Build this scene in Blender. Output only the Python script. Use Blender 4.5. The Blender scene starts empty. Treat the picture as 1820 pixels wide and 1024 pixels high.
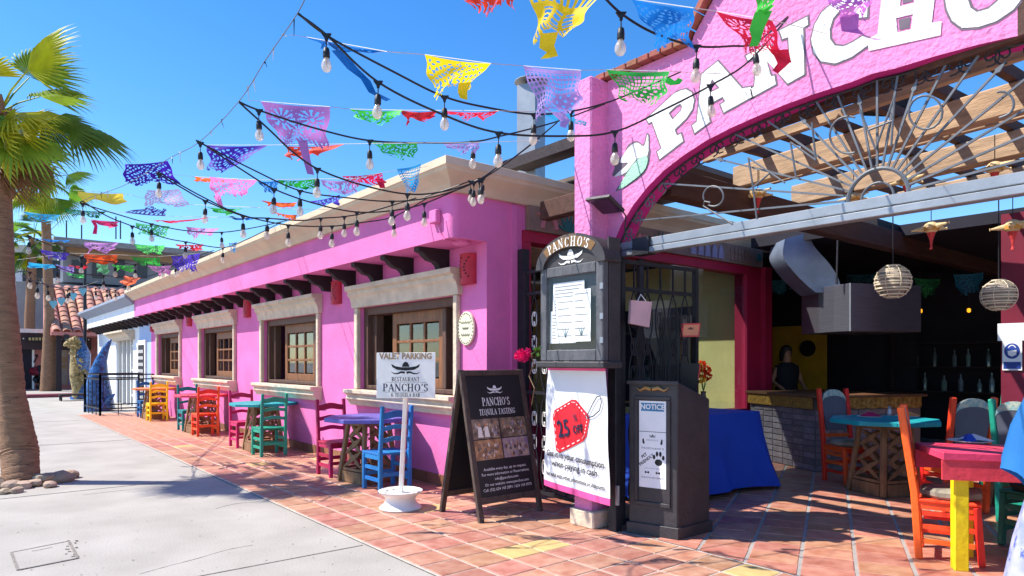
import bpy, bmesh, math, random
from mathutils import Vector, Matrix
R = math.radians
random.seed(7)
sc = bpy.context.scene
COL = sc.collection

# ------------------------------------------------------------------ camera, sky, sun, exposure
YAW = math.atan2(.773, .635)
CS, SN = math.cos(YAW), math.sin(YAW)          # camera right = (CS, SN), camera forward = (-SN, CS)
CAMH, FPX, CX, HY = 1.5, 1200.0, 910.0, 642.0
cam_d = bpy.data.cameras.new('camera'); cam = bpy.data.objects.new('camera', cam_d); COL.objects.link(cam)
cam.location = (0, 0, CAMH); cam.rotation_euler = (R(90), 0, YAW)
cam_d.sensor_width = 36; cam_d.lens = 36*FPX/1820; cam_d.shift_y = 130/1820
cam_d.clip_start = .05; cam_d.clip_end = 2000
sc.camera = cam
SUN_EL, SUN_AZ = R(51), YAW + R(-1)            # light travels along camera right
w = bpy.data.worlds.new('World'); sc.world = w; w.use_nodes = True
nt = w.node_tree; bg = nt.nodes['Background']
sky = nt.nodes.new('ShaderNodeTexSky'); sky.sky_type = 'NISHITA'; sky.sun_disc = False
sdir = Vector((math.cos(SUN_AZ)*math.cos(SUN_EL), math.sin(SUN_AZ)*math.cos(SUN_EL), -math.sin(SUN_EL)))
sky.sun_elevation = SUN_EL; sky.sun_rotation = math.atan2(-sdir.x, -sdir.y)
sky.air_density = 1.0; sky.dust_density = .15; sky.ozone_density = 3.6
hs = nt.nodes.new('ShaderNodeHueSaturation'); hs.inputs['Hue'].default_value = .505; hs.inputs['Saturation'].default_value = 1.32; hs.inputs['Value'].default_value = .95
nt.links.new(sky.outputs[0], hs.inputs['Color']); nt.links.new(hs.outputs[0], bg.inputs[0]); bg.inputs[1].default_value = .12
sl = bpy.data.lights.new('sun', 'SUN'); sl.energy = 3.7; sl.angle = R(.53); sl.color = (1, .95, .87)
so = bpy.data.objects.new('sun', sl); COL.objects.link(so); so.rotation_euler = sdir.to_track_quat('-Z', 'Y').to_euler()
sc.view_settings.view_transform = 'Standard'; sc.view_settings.look = 'None'
sc.view_settings.exposure = 1.12; sc.view_settings.gamma = 1; sc.view_settings.use_curve_mapping = False
sc.cycles.use_denoising = True; sc.cycles.max_bounces = 12; sc.cycles.diffuse_bounces = 8; sc.cycles.transparent_max_bounces = 24

# ------------------------------------------------------------------ survey helpers (photo sight line met with a known plane)
def Yp(u, v, Y):
    a = (u-CX)/FPX; D = Y/(SN*a+CS); return Vector(((CS*a-SN)*D, Y, CAMH+(HY-v)/FPX*D))
def Xp(u, v, X):
    a = (u-CX)/FPX; D = X/(CS*a-SN); return Vector((X, (SN*a+CS)*D, CAMH+(HY-v)/FPX*D))
def Dp(u, v, D):
    a = (u-CX)/FPX; return Vector(((CS*a-SN)*D, (SN*a+CS)*D, CAMH+(HY-v)/FPX*D))
def Gp(u, v, z=0):
    return Dp(u, v, FPX*(CAMH-z)/(v-HY))

# ------------------------------------------------------------------ materials
def lin(c):
    if isinstance(c, str):
        c = [int(c[i:i+2], 16)/255 for i in (0, 2, 4)]
        c = [x/12.92 if x <= .04045 else ((x+.055)/1.055)**2.4 for x in c]
    return tuple(c)
MATS = {}
def mat(name, col, rough=.6, var=.12, scale=5., bump=0., bscale=60., metal=0., spec=.4, rand=0., col2=None, stretch=None,
        wear=None, wscale=14., wamt=.55, transl=0., detail=5., emit=0.):
    if name in MATS: return MATS[name]
    m = bpy.data.materials.new(name); m.use_nodes = True; MATS[name] = m
    n, l = m.node_tree.nodes, m.node_tree.links; b = n['Principled BSDF']
    c = lin(col); b.inputs['Roughness'].default_value = rough; b.inputs['Metallic'].default_value = metal
    b.inputs['Specular IOR Level'].default_value = spec
    tc = n.new('ShaderNodeTexCoord'); mp = n.new('ShaderNodeMapping'); l.new(tc.outputs['Object'], mp.inputs[0])
    if stretch: mp.inputs['Scale'].default_value = stretch
    oi = n.new('ShaderNodeObjectInfo')
    if rand:
        ad = n.new('ShaderNodeVectorMath'); ad.operation = 'MULTIPLY_ADD'
        cb = n.new('ShaderNodeCombineXYZ'); [l.new(oi.outputs['Random'], cb.inputs[i]) for i in range(3)]
        l.new(cb.outputs[0], ad.inputs[0]); ad.inputs[1].default_value = (37, 53, 71); l.new(tc.outputs['Object'], ad.inputs[2])
        l.new(ad.outputs[0], mp.inputs[0])
    nz = n.new('ShaderNodeTexNoise'); nz.inputs['Scale'].default_value = scale; nz.inputs['Detail'].default_value = detail
    l.new(mp.outputs[0], nz.inputs[0])
    rp = n.new('ShaderNodeValToRGB'); rp.color_ramp.elements[0].position = .3; rp.color_ramp.elements[1].position = .72
    c2 = lin(col2) if col2 else tuple(min(1, x*(1+var)) for x in c)
    c1 = c if col2 else tuple(x*(1-var) for x in c)
    rp.color_ramp.elements[0].color = (*c1, 1); rp.color_ramp.elements[1].color = (*c2, 1)
    l.new(nz.outputs['Fac'], rp.inputs[0]); out = rp.outputs[0]
    if rand:
        hv = n.new('ShaderNodeHueSaturation'); mr = n.new('ShaderNodeMapRange')
        mr.inputs['To Min'].default_value = 1-rand; mr.inputs['To Max'].default_value = 1+rand
        l.new(oi.outputs['Random'], mr.inputs[0]); l.new(mr.outputs[0], hv.inputs['Value']); l.new(out, hv.inputs['Color'])
        mh = n.new('ShaderNodeMapRange'); mh.inputs['To Min'].default_value = .5-.035*rand*3; mh.inputs['To Max'].default_value = .5+.035*rand*3
        ml = n.new('ShaderNodeMath'); ml.operation = 'MULTIPLY'; ml.inputs[1].default_value = 7.13
        fr = n.new('ShaderNodeMath'); fr.operation = 'FRACT'; l.new(oi.outputs['Random'], ml.inputs[0]); l.new(ml.outputs[0], fr.inputs[0])
        l.new(fr.outputs[0], mh.inputs[0]); l.new(mh.outputs[0], hv.inputs['Hue']); out = hv.outputs[0]
    if wear:
        wn = n.new('ShaderNodeTexNoise'); wn.inputs['Scale'].default_value = wscale; wn.inputs['Detail'].default_value = 9; wn.inputs['Roughness'].default_value = .7
        l.new(mp.outputs[0], wn.inputs[0])
        wr = n.new('ShaderNodeValToRGB'); wr.color_ramp.elements[0].position = wamt; wr.color_ramp.elements[1].position = wamt+.05
        l.new(wn.outputs['Fac'], wr.inputs[0]); mx = n.new('ShaderNodeMix'); mx.data_type = 'RGBA'
        l.new(wr.outputs[0], mx.inputs[0]); l.new(out, mx.inputs[6]); mx.inputs[7].default_value = (*lin(wear), 1); out = mx.outputs[2]
    l.new(out, b.inputs['Base Color'])
    if bump:
        bn = n.new('ShaderNodeTexNoise'); bn.inputs['Scale'].default_value = bscale; bn.inputs['Detail'].default_value = 6
        l.new(mp.outputs[0], bn.inputs[0]); bp = n.new('ShaderNodeBump'); bp.inputs['Strength'].default_value = min(1, bump); bp.inputs['Distance'].default_value = .02*max(1, bump)
        l.new(bn.outputs['Fac'], bp.inputs['Height']); l.new(bp.outputs[0], b.inputs['Normal'])
    if emit:
        b.inputs['Emission Color'].default_value = (*c, 1); b.inputs['Emission Strength'].default_value = emit
    if transl:
        tr = n.new('ShaderNodeBsdfTranslucent'); ms = n.new('ShaderNodeMixShader'); ms.inputs[0].default_value = transl
        l.new(out, tr.inputs[0]); l.new(b.outputs[0], ms.inputs[1]); l.new(tr.outputs[0], ms.inputs[2])
        l.new(ms.outputs[0], n['Material Output'].inputs['Surface'])
    return m
def glass(name, tint=(.9, .95, .95), mixf=.12):
    if name in MATS: return MATS[name]
    m = bpy.data.materials.new(name); m.use_nodes = True; MATS[name] = m
    n, l = m.node_tree.nodes, m.node_tree.links; n.remove(n['Principled BSDF'])
    t = n.new('ShaderNodeBsdfTransparent'); t.inputs[0].default_value = (*tint, 1)
    g = n.new('ShaderNodeBsdfGlossy'); g.inputs['Roughness'].default_value = .03
    lw = n.new('ShaderNodeLayerWeight'); lw.inputs[0].default_value = .5; f = n.new('ShaderNodeMath'); f.operation = 'POWER'; f.inputs[1].default_value = 4; l.new(lw.outputs['Facing'], f.inputs[0])
    a = n.new('ShaderNodeMath'); a.operation = 'ADD'; a.inputs[1].default_value = mixf+.03; a.use_clamp = True
    s = n.new('ShaderNodeMixShader'); l.new(f.outputs[0], a.inputs[0]); l.new(a.outputs[0], s.inputs[0])
    l.new(t.outputs[0], s.inputs[1]); l.new(g.outputs[0], s.inputs[2]); l.new(s.outputs[0], n['Material Output'].inputs[0])
    return m
def paint(name, hexc): return mat('paint_'+name, hexc, rough=.5, var=.16, scale=7, bump=.22, bscale=26, wear='8a7560', wscale=22, wamt=.665, spec=.4, rand=.1)

PINK = mat('pink_wall', 'da74ae', .78, var=.12, scale=1.8, bump=.25, bscale=28, spec=.2, wear='d078aa', wscale=3.4, wamt=.62)
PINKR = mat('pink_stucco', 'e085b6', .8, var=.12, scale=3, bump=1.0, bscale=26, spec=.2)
CORN = mat('cornice_plaster', 'cdbb9f', .8, var=.1, scale=3, bump=.15, bscale=40)
CANT = mat('cantera_stone', 'cdbba4', .85, var=.16, scale=6, bump=.6, bscale=22, wear='6f5c50', wscale=17, wamt=.66)
WOODD = mat('dark_beam_wood', '2b2024', .75, var=.25, scale=10, bump=.3, bscale=30)
WOODB = mat('brown_wood', '5a4034', .6, var=.25, scale=4, bump=.25, bscale=18, stretch=(6, 6, 1))
WOODO = mat('oiled_wood', '80522f', .5, var=.28, scale=4, bump=.15, bscale=20, stretch=(7, 7, 1))
BEAM = mat('pergola_wood', 'ad9072', .8, var=.3, scale=3, bump=.35, bscale=14, stretch=(.6, 8, 8), wear='6a4a36', wscale=9, wamt=.68)
BEAMD = mat('pergola_wood_dark', '4d3228', .8, var=.28, scale=3, bump=.3, bscale=14, stretch=(6, .8, 6))
LATT = mat('lattice_wood', '8a6747', .75, var=.3, scale=5, bump=.3, bscale=22, stretch=(3, 3, 1))
BLACKW = mat('black_painted_wood', '3b3739', .5, var=.2, scale=8, bump=.25, bscale=25, wear='8b6a45', wscale=13, wamt=.69)
IRON = mat('wrought_iron', '2b2b30', .5, var=.2, scale=12, bump=.15, bscale=50, metal=.3)
STEEL = mat('galvanised_steel', '8f949a', .45, var=.14, scale=6, metal=.55, bump=.05)
GREYI = mat('grey_painted_iron', '63666b', .5, var=.2, scale=8, metal=.3)
REDP = mat('red_paint_wall', 'a8173f', .6, var=.12, scale=3, bump=.08)
MAROON = mat('maroon_wall', '74142f', .55, var=.14, scale=3, bump=.08)
YELW = mat('yellow_plaster', 'e6d48e', .8, var=.1, scale=2)
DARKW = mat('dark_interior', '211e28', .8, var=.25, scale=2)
WHITEW = mat('white_wall', 'e4e6ea', .75, var=.06, scale=2, bump=.08)
BLUEW = mat('pale_blue_wall', 'a9bde0', .75, var=.06, scale=2)
GREYC = mat('grey_cornice', '8c93a3', .75, var=.08, scale=3)
RUBBER = mat('black_rubber', '101012', .55, var=.15, scale=20)
BULB = glass('bulb_glass', (.95, .93, .88), .16)
FROST = mat('frosted_bulb', 'efe8da', .25, var=.08, scale=20, transl=.5)
WHITEP = mat('white_paint', 'e9e6df', .5, var=.06, scale=7, wear='9a8266', wscale=20, wamt=.7)
PAPER = mat('white_paper', 'eeeeec', .7, var=.05, scale=5)
BLK = mat('black_print', '17171b', .6, var=.1)
WPR = mat('white_print', 'e8e6e2', .6, var=.05)
TAN = mat('tan_print', 'a08464', .6, var=.1, wear='d8d0c2', wscale=60, wamt=.74)
REDPR = mat('red_print', 'dd1c2c', .5, var=.08)
PINKPR = mat('pink_print', 'f0569a', .5, var=.1)
BLUEPR = mat('blue_print', '3a7fa6', .5, var=.1)
GLASS = glass('window_glass'); GLASSD = glass('old_window_glass', (.6, .64, .66), .04)

# ------------------------------------------------------------------ mesh builder
class MB:
    def __init__(s): s.v = []; s.f = []
    def add(s, vs, fs):
        o = len(s.v); s.v += [tuple(x) for x in vs]; s.f += [tuple(i+o for i in f) for f in fs]; return s
    def b(s, x0, x1, y0, y1, z0, z1, M=None):
        vs = [(x, y, z) for z in (z0, z1) for y in (y0, y1) for x in (x0, x1)]
        if M is not None: vs = [M @ Vector(p) for p in vs]
        return s.add(vs, [(0, 2, 3, 1), (4, 5, 7, 6), (0, 1, 5, 4), (2, 6, 7, 3), (0, 4, 6, 2), (1, 3, 7, 5)])
    def bar(s, p, q, a, b, up=(0, 0, 1)):          # square bar from p to q
        p, q = Vector(p), Vector(q); d = (q-p).normalized(); u = Vector(up)
        if abs(d.dot(u)) > .97: u = Vector((1, 0, 0))
        r = d.cross(u).normalized(); u = r.cross(d).normalized()
        vs = [e+r*x*a/2+u*y*b/2 for e in (p, q) for x, y in ((-1, -1), (1, -1), (1, 1), (-1, 1))]
        return s.add(vs, [(3, 2, 1, 0), (4, 5, 6, 7)]+[(i, (i+1) % 4, 4+(i+1) % 4, 4+i) for i in range(4)])
    def tube(s, pts, r, n=6, cap=True):
        pts = [Vector(p) for p in pts]; m = len(pts); rr = r if isinstance(r, (list, tuple)) else [r]*m
        vs = []; prev = None
        for i, p in enumerate(pts):
            d = (pts[min(i+1, m-1)]-pts[max(i-1, 0)])
            d = d.normalized() if d.length > 1e-9 else Vector((0, 0, 1))
            if prev is None:
                u = Vector((0, 0, 1)) if abs(d.z) < .9 else Vector((1, 0, 0)); a = d.cross(u).normalized()
            else:
                a = (prev-d*prev.dot(d)); a = a.normalized() if a.length > 1e-6 else d.orthogonal().normalized()
            prev = a; bb = d.cross(a)
            vs += [p+(a*math.cos(t)+bb*math.sin(t))*rr[i] for t in (2*math.pi*k/n for k in range(n))]
        fs = [(i*n+k, i*n+(k+1) % n, (i+1)*n+(k+1) % n, (i+1)*n+k) for i in range(m-1) for k in range(n)]
        if cap: fs += [tuple(range(n-1, -1, -1)), tuple((m-1)*n+k for k in range(n))]
        return s.add(vs, fs)
    def lathe(s, prof, c=(0, 0, 0), n=16, sx=1, sy=1, cap=True):
        c = Vector(c); vs = [c+Vector((r*math.cos(t)*sx, r*math.sin(t)*sy, z)) for r, z in prof for t in (2*math.pi*k/n for k in range(n))]
        m = len(prof); fs = [(i*n+k, i*n+(k+1) % n, (i+1)*n+(k+1) % n, (i+1)*n+k) for i in range(m-1) for k in range(n)]
        if cap: fs += [tuple(range(n-1, -1, -1)), tuple((m-1)*n+k for k in range(n))]
        return s.add(vs, fs)
    def prism(s, poly, fn, t0, t1):                # poly 2D, fn(a, b, t) -> 3D
        n = len(poly); vs = [fn(a, b, t) for t in (t0, t1) for a, b in poly]
        return s.add(vs, [tuple(range(n-1, -1, -1)), tuple(range(n, 2*n))]+[(i, (i+1) % n, n+(i+1) % n, n+i) for i in range(n)])
    def loft(s, rings, cap=True, closed=True):
        n = len(rings[0]); o = [p for r in rings for p in r]; k2 = n if closed else n-1
        fs = [(i*n+k, i*n+(k+1) % n, (i+1)*n+(k+1) % n, (i+1)*n+k) for i in range(len(rings)-1) for k in range(k2)]
        if cap and closed: fs += [tuple(range(n-1, -1, -1)), tuple((len(rings)-1)*n+k for k in range(n))]
        return s.add(o, fs)
    def mesh(s, name, m, smooth=False, bevel=0):
        me = bpy.data.meshes.new(name); me.from_pydata(s.v, [], s.f)
        bm = bmesh.new(); bm.from_mesh(me)
        bmesh.ops.recalc_face_normals(bm, faces=bm.faces)
        if bevel: bmesh.ops.bevel(bm, geom=[e for e in bm.edges if len(e.link_faces) == 2 and e.calc_face_angle(0) > .6], offset=bevel, segments=1, affect='EDGES', profile=.7)
        bm.to_mesh(me); bm.free(); me.materials.append(m)
        if smooth:
            for p in me.polygons: p.use_smooth = True
            try: me.set_sharp_from_angle(angle=R(40))
            except Exception: pass
        return me
    def build(s, name, m, parent=None, smooth=False, bevel=0):
        return put(name, s.mesh(name, m, smooth, bevel), parent)
ROOTS = {}
def put(name, me, parent=None):
    o = bpy.data.objects.new(name, me); COL.objects.link(o)
    if parent is not None:
        o.parent = parent
        if parent.name in ROOTS: o.matrix_parent_inverse = ROOTS[parent.name].inverted()
    return o
def tag(o, label=None, cat=None, group=None, kind=None):
    if label: o['label'] = label
    if cat: o['category'] = cat
    if group: o['group'] = group
    if kind: o['kind'] = kind
    return o
def thing(name, label, cat, loc=(0, 0, 0), rz=0, group=None, world=True):
    o = bpy.data.objects.new(name, None); COL.objects.link(o); o.empty_display_size = .1
    o.location = loc; o.rotation_euler = (0, 0, rz)
    if world: ROOTS[o.name] = Matrix.Translation(loc) @ Matrix.Rotation(rz, 4, 'Z')
    return tag(o, label, cat, group)
def copy_tree(o, parent=None):
    c = o.copy(); COL.objects.link(c)
    if parent is not None: c.parent = parent
    for ch in list(o.children): copy_tree(ch, c)
    return c
def text(s, size, fn, m, parent, name='lettering', align='CENTER', bold=0, space=1.0):
    cu = bpy.data.curves.new('t', 'FONT'); cu.body = s; cu.size = size; cu.align_x = align; cu.align_y = 'CENTER'; cu.offset = bold; cu.resolution_u = 2
    cu.space_character = space
    o = bpy.data.objects.new('t', cu); COL.objects.link(o)
    me = bpy.data.meshes.new_from_object(o); bpy.data.objects.remove(o)
    for v in me.vertices: v.co = fn(v.co.x, v.co.y)
    me.materials.clear(); me.materials.append(m); me.name = name
    return put(name, me, parent)
# serif capitals drawn as strokes: l = line (x0,y0,x1,y1,width), a = arc (cx,cy,rx,ry,a0,a1)
K, TH = .17, .065
def _st(x, y0=0, y1=1): return [('l', x, y0, x, y1, K)]
def _sf(x, y, w=.34): return [('l', x-w/2, y, x+w/2, y, TH)]
GL = {'P': (.66, _st(.16)+_sf(.16, .03)+_sf(.12, .97, .25)+[('a', .3, .73, .3, .24, -90, 90), ('l', .16, .97, .32, .97, TH), ('l', .16, .49, .32, .49, TH)]),
 'A': (.8, [('l', .1, .03, .38, .97, TH), ('l', .38, .97, .68, .03, K), ('l', .2, .34, .56, .34, TH)]+_sf(.1, .03, .26)+_sf(.68, .03, .3)),
 'N': (.84, [('l', .14, .03, .14, .97, TH), ('l', .7, .03, .7, .97, TH), ('l', .16, .93, .68, .07, K)]+_sf(.13, .03, .26)+_sf(.1, .97, .2)+_sf(.7, .97, .26)),
 'C': (.74, [('a', .4, .5, .32, .47, 40, 320), ('l', .68, .7, .68, .93, TH), ('l', .68, .08, .68, .25, TH)]),
 'H': (.86, _st(.16)+_st(.66)+_sf(.16, .03)+_sf(.16, .97)+_sf(.66, .03)+_sf(.66, .97)+[('l', .16, .5, .66, .5, TH)]),
 'O': (.84, [('a', .42, .5, .34, .47, 0, 360)]), 'Q': (.84, [('a', .42, .5, .34, .47, 0, 360), ('l', .44, .1, .74, -.16, .1)]),
 'S': (.6, [('a', .3, .73, .2, .24, 20, 270), ('a', .3, .26, .22, .24, -160, 90), ('l', .5, .76, .5, .95, TH), ('l', .07, .05, .07, .24, TH)]),
 "'": (.28, [('l', .13, .7, .15, 1, .12)]),
 'T': (.7, _st(.35)+_sf(.35, .03)+[('l', .06, .96, .64, .96, TH), ('l', .07, .8, .07, .97, TH), ('l', .63, .8, .63, .97, TH)]),
 'E': (.66, _st(.16)+[('l', .06, .97, .56, .97, TH), ('l', .06, .03, .58, .03, TH), ('l', .16, .5, .42, .5, TH), ('l', .56, .8, .56, .97, TH), ('l', .58, .03, .58, .22, TH)]),
 'U': (.8, _st(.18, .3, 1)+_sf(.18, .97)+_sf(.62, .97, .24)+[('l', .62, .3, .62, .97, TH), ('a', .4, .3, .22, .27, 180, 360)]),
 'I': (.4, _st(.18)+_sf(.18, .03)+_sf(.18, .97)), 'L': (.62, _st(.16)+_sf(.16, .97)+[('l', .06, .03, .56, .03, TH), ('l', .56, .03, .56, .24, TH)]),
 'R': (.74, _st(.16)+_sf(.16, .03)+_sf(.12, .97, .25)+[('a', .3, .74, .28, .23, -90, 90), ('l', .16, .97, .32, .97, TH), ('l', .16, .51, .32, .51, TH), ('l', .34, .5, .64, .02, .14)]),
 'B': (.68, _st(.16)+[('a', .3, .75, .26, .22, -90, 90), ('a', .3, .27, .3, .25, -90, 90), ('l', .06, .97, .32, .97, TH), ('l', .06, .03, .32, .03, TH), ('l', .16, .52, .32, .52, TH)]),
 'G': (.8, [('a', .4, .5, .32, .47, 40, 330), ('l', .66, .1, .66, .42, .14), ('l', .5, .44, .78, .44, TH), ('l', .68, .7, .68, .93, TH)]),
 '&': (.8, [('a', .32, .75, .16, .21, 0, 360), ('a', .3, .26, .24, .24, 60, 330), ('l', .2, .62, .68, .04, .13), ('l', .52, .2, .7, .48, TH)]), ' ': (.34, [])}
def serif(s, h, fn, m, parent, name='lettering', center=True, wide=1.0):
    mb = MB(); x = 0; lay = 0
    tot = sum(GL[ch][0]+.06 for ch in s)*h*wide; x0 = -tot/2 if center else 0
    def pt(px, py): return (x0+(x+px)*h*wide, (py-.5)*h)
    for ch in s:
        for st in GL[ch][1]:
            lay = (lay+1) % 5; e = lay*.00012
            if st[0] == 'l':
                _, a, b, c, d, wd = st; dx, dy = c-a, d-b; L = math.hypot(dx, dy); nx, ny = -dy/L*wd/2, dx/L*wd/2
                q = [(a+nx, b+ny), (a-nx, b-ny), (c-nx, d-ny), (c+nx, d+ny)]
                mb.add([fn(*pt(*p))+NRM(fn)*e for p in q], [(0, 1, 2, 3)])
            else:
                _, cx, cy, rx, ry, a0, a1 = st; n = 14; vs = []
                for i in range(n+1):
                    t = R(a0+(a1-a0)*i/n); wd = TH/2+(K-TH)/2*abs(math.cos(t))
                    for sg in (-1, 1): vs.append(fn(*pt(cx+(rx-.04+sg*wd)*math.cos(t), cy+(ry-.0+sg*wd*.6)*math.sin(t)))+NRM(fn)*e)
                mb.add(vs, [(2*i, 2*i+1, 2*i+3, 2*i+2) for i in range(n)])
        x += GL[ch][0]+.06
    return mb.build(name, m, parent)
def NRM(fn):
    o = fn(0, 0); return (fn(1e-2, 0)-o).cross(fn(0, 1e-2)-o).normalized()
def frame(o, r, u):                                # 2D -> 3D on a plane
    o, r, u = Vector(o), Vector(r).normalized(), Vector(u).normalized()
    return lambda a, b, o=o, r=r, u=u: o+r*a+u*b
def lift(fn, d):
    n = NRM(fn)*d; return lambda a, b: fn(a, b)+n
def flat(poly, fn, m, parent, name):
    mb = MB(); mb.add([fn(a, b) for a, b in poly], [tuple(range(len(poly)))]); return mb.build(name, m, parent)
def arcp(cx, cy, rx, ry, a0, a1, n=16): return [(cx+rx*math.cos(R(a0+(a1-a0)*i/n)), cy+ry*math.sin(R(a0+(a1-a0)*i/n))) for i in range(n+1)]
def stroke(pts, wd, fn, m, parent, name):
    mb = MB(); n = len(pts); vs = []
    for i, p in enumerate(pts):
        a, b = pts[max(i-1, 0)], pts[min(i+1, n-1)]; dx, dy = b[0]-a[0], b[1]-a[1]; L = math.hypot(dx, dy) or 1
        ww = wd(i/(n-1)) if callable(wd) else wd
        vs += [fn(p[0]-dy/L*ww/2, p[1]+dx/L*ww/2), fn(p[0]+dy/L*ww/2, p[1]-dx/L*ww/2)]
    mb.add(vs, [(2*i, 2*i+1, 2*i+3, 2*i+2) for i in range(n-1)]); return mb.build(name, m, parent)
def hat(s, fn, m, parent, nm='emblem'):            # sombrero over a moustache, s = brim width
    brim = [(-.5, .17), (-.46, .06), (-.3, -.03), (0, -.06), (.3, -.03), (.46, .06), (.5, .17), (.36, .09), (.15, .055), (-.15, .055), (-.36, .09)]
    flat([(a*s, b*s) for a, b in brim], fn, m, parent, nm)
    crown = [(-.13, .07), (-.1, .16), (-.06, .22), (0, .24), (.06, .22), (.1, .16), (.13, .07)]
    flat([(a*s, b*s) for a, b in crown], lift(fn, .0004), m, parent, nm)
    for k in (-1, 1):
        stroke([(k*s*a, s*b) for a, b in ((.03, -.13), (.15, -.11), (.28, -.16), (.4, -.16), (.52, -.09))], lambda t: s*.075*(1-t)**.7+.001, fn, m, parent, nm)
from mathutils.geometry import tessellate_polygon
def holed(loops, fn, m, parent, name):
    fl = [p for lp in loops for p in lp]
    tr = tessellate_polygon([[Vector((a, b, 0)) for a, b in lp] for lp in loops])
    mb = MB(); mb.add([fn(a, b) for a, b in fl], [tuple(t) for t in tr]); return mb.build(name, m, parent)
def struct(o): o['kind'] = 'structure'; return o
Z = Vector((0, 0, 1)); XR = Vector((1, 0, 0)); YR = Vector((0, 1, 0))

def catm(P, n=8):
    out = []
    for i in range(len(P)-1):
        p0, p1, p2, p3 = P[max(i-1, 0)], P[i], P[i+1], P[min(i+2, len(P)-1)]
        for k in range(n):
            t = k/n; out.append(.5*((2*p1)+(p2-p0)*t+(2*p0-5*p1+4*p2-p3)*t*t+(3*p1-p0-3*p2+p3)*t**3))
    return out+[P[-1]]
# ------------------------------------------------------------------ ground
CONC = mat('concrete', '9a948b', .85, scale=1.6, col2='aca69d', bump=.22, bscale=45, wear='908a80', wscale=1.4, wamt=.64, detail=12)
g = MB(); g.add([(-600, -600, 0), (600, -600, 0), (600, 600, 0), (-600, 600, 0)], [(0, 1, 2, 3)])
sidewalk = struct(g.build('sidewalk', CONC))
SEAM = mat('joint_dirt', '857d75', .9, var=.25, scale=20)
for x in (-9.2, -14.6, -20.2, -5.02):
    MB().b(x-.006, x+.006, -4, 2.55, .001, .004).build('expansion_joint', SEAM, sidewalk)
GROUT = mat('grout', 'bdb0a4', .9, var=.15, scale=8, bump=.2)
TILE = mat('terracotta_tile', 'a56b55', .5, var=.2, scale=9, col2='c2937c', rand=.16, bump=.12, bscale=30, spec=.5)
TILEY = mat('straw_tile', 'cfae72', .45, var=.12, scale=7, bump=.12)
g = MB(); g.add([(-22.4, 2.57, .0095), (3.2, 2.57, .0095), (3.2, 4.5, .0095), (-22.4, 4.5, .0095)], [(0, 1, 2, 3)])
terrace = struct(g.build('terrace_floor', GROUT))
T = .29
def tile_mesh(nm, w, d, m):
    mb = MB(); e = .006
    mb.add([(-w, -d, 0), (w, -d, 0), (w, d, 0), (-w, d, 0), (-w, -d, .006), (w, -d, .006), (w, d, .006), (-w, d, .006),
            (-w+e, -d+e, .010), (w-e, -d+e, .010), (w-e, d-e, .010), (-w+e, d-e, .010)],
           [(0, 1, 5, 4), (1, 2, 6, 5), (2, 3, 7, 6), (3, 0, 4, 7), (4, 5, 9, 8), (5, 6, 10, 9), (6, 7, 11, 10), (7, 4, 8, 11), (8, 9, 10, 11)])
    return mb.mesh(nm, m)
tm = tile_mesh('tile', T/2-.008, T/2-.007, TILE); tmy = tile_mesh('tile', T/2-.008, T/2-.007, TILEY)
far = MB(); cnt = 0
for i in range(0, 88):
    for j in range(6):
        x = 3.05-(i+.5)*.2915+((.0)) ; y = 2.585+.0+(j+.5)*.3165
        xx = 3.05-(i+.5)*T
        if xx < -22.3: continue
        u = CX+FPX*(CS*xx+SN*y)/max(.1, -SN*xx+CS*y); vv = HY+FPX*1.5/max(.1, -SN*xx+CS*y)
        if xx > -1.2 or vv > 1100 and xx > -2: 
            if xx > .5: continue
        if cnt < 300:
            o = put('tile', tmy if (abs(xx+3.98) < .15 and abs(y-3.53) < .17) or random.random() < .012 else tm, terrace)
            o.location = (xx, y, .0045+random.uniform(0, .0025)); o.scale = (1, 1.08, 1); cnt += 1
        else:
            far.b(xx-T/2+.006, xx+T/2-.006, y-.15, y+.15, .004, .0135)
far.build('far_tiles', TILE, terrace)['kind'] = 'stuff'
# courtyard behind the arch: tiles turned 25 degrees
g = MB(); g.add([(-11.8, 4.5, .009), (6, 4.5, .009), (6, 15, .009), (-11.8, 15, .009)], [(0, 1, 2, 3)])
court = struct(g.build('courtyard_floor', mat('pale_grout', '9c958f', .9, var=.12, scale=9)))
E1 = Vector((math.cos(R(-25)), math.sin(R(-25)))); E2 = Vector((-E1.y, E1.x))
def clip(poly, side):
    out = []
    for i, p in enumerate(poly):
        q = poly[(i+1) % len(poly)]; a, b = side(p), side(q)
        if a >= 0: out.append(p)
        if a*b < 0: out.append(p+(q-p)*(a/(a-b)))
    return out
TILEC = mat('courtyard_tile', 'ab6c54', .38, var=.18, scale=8, col2='c8937a', rand=.12, bump=.08, bscale=30, spec=.5)
ctm = tile_mesh('tile', .372/2-.014, .285/2-.007, TILEC)
T1 = Vector((math.cos(R(25.3)), math.sin(R(25.3)))); T2 = Vector((-T1.y, T1.x))
rest = MB(); n = 0; cand = []
for i in range(-40, 40):
    for j in range(-40, 40):
        c = Vector((-3.357, 7.488))+T1*(.372*(i+.5))+T2*(.285*(j+.5))
        if -5.8 < c.x < 2.5 and 4.3 < c.y < 12.6: cand.append((c.length, c))
cand.sort(key=lambda t: t[0])
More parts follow.
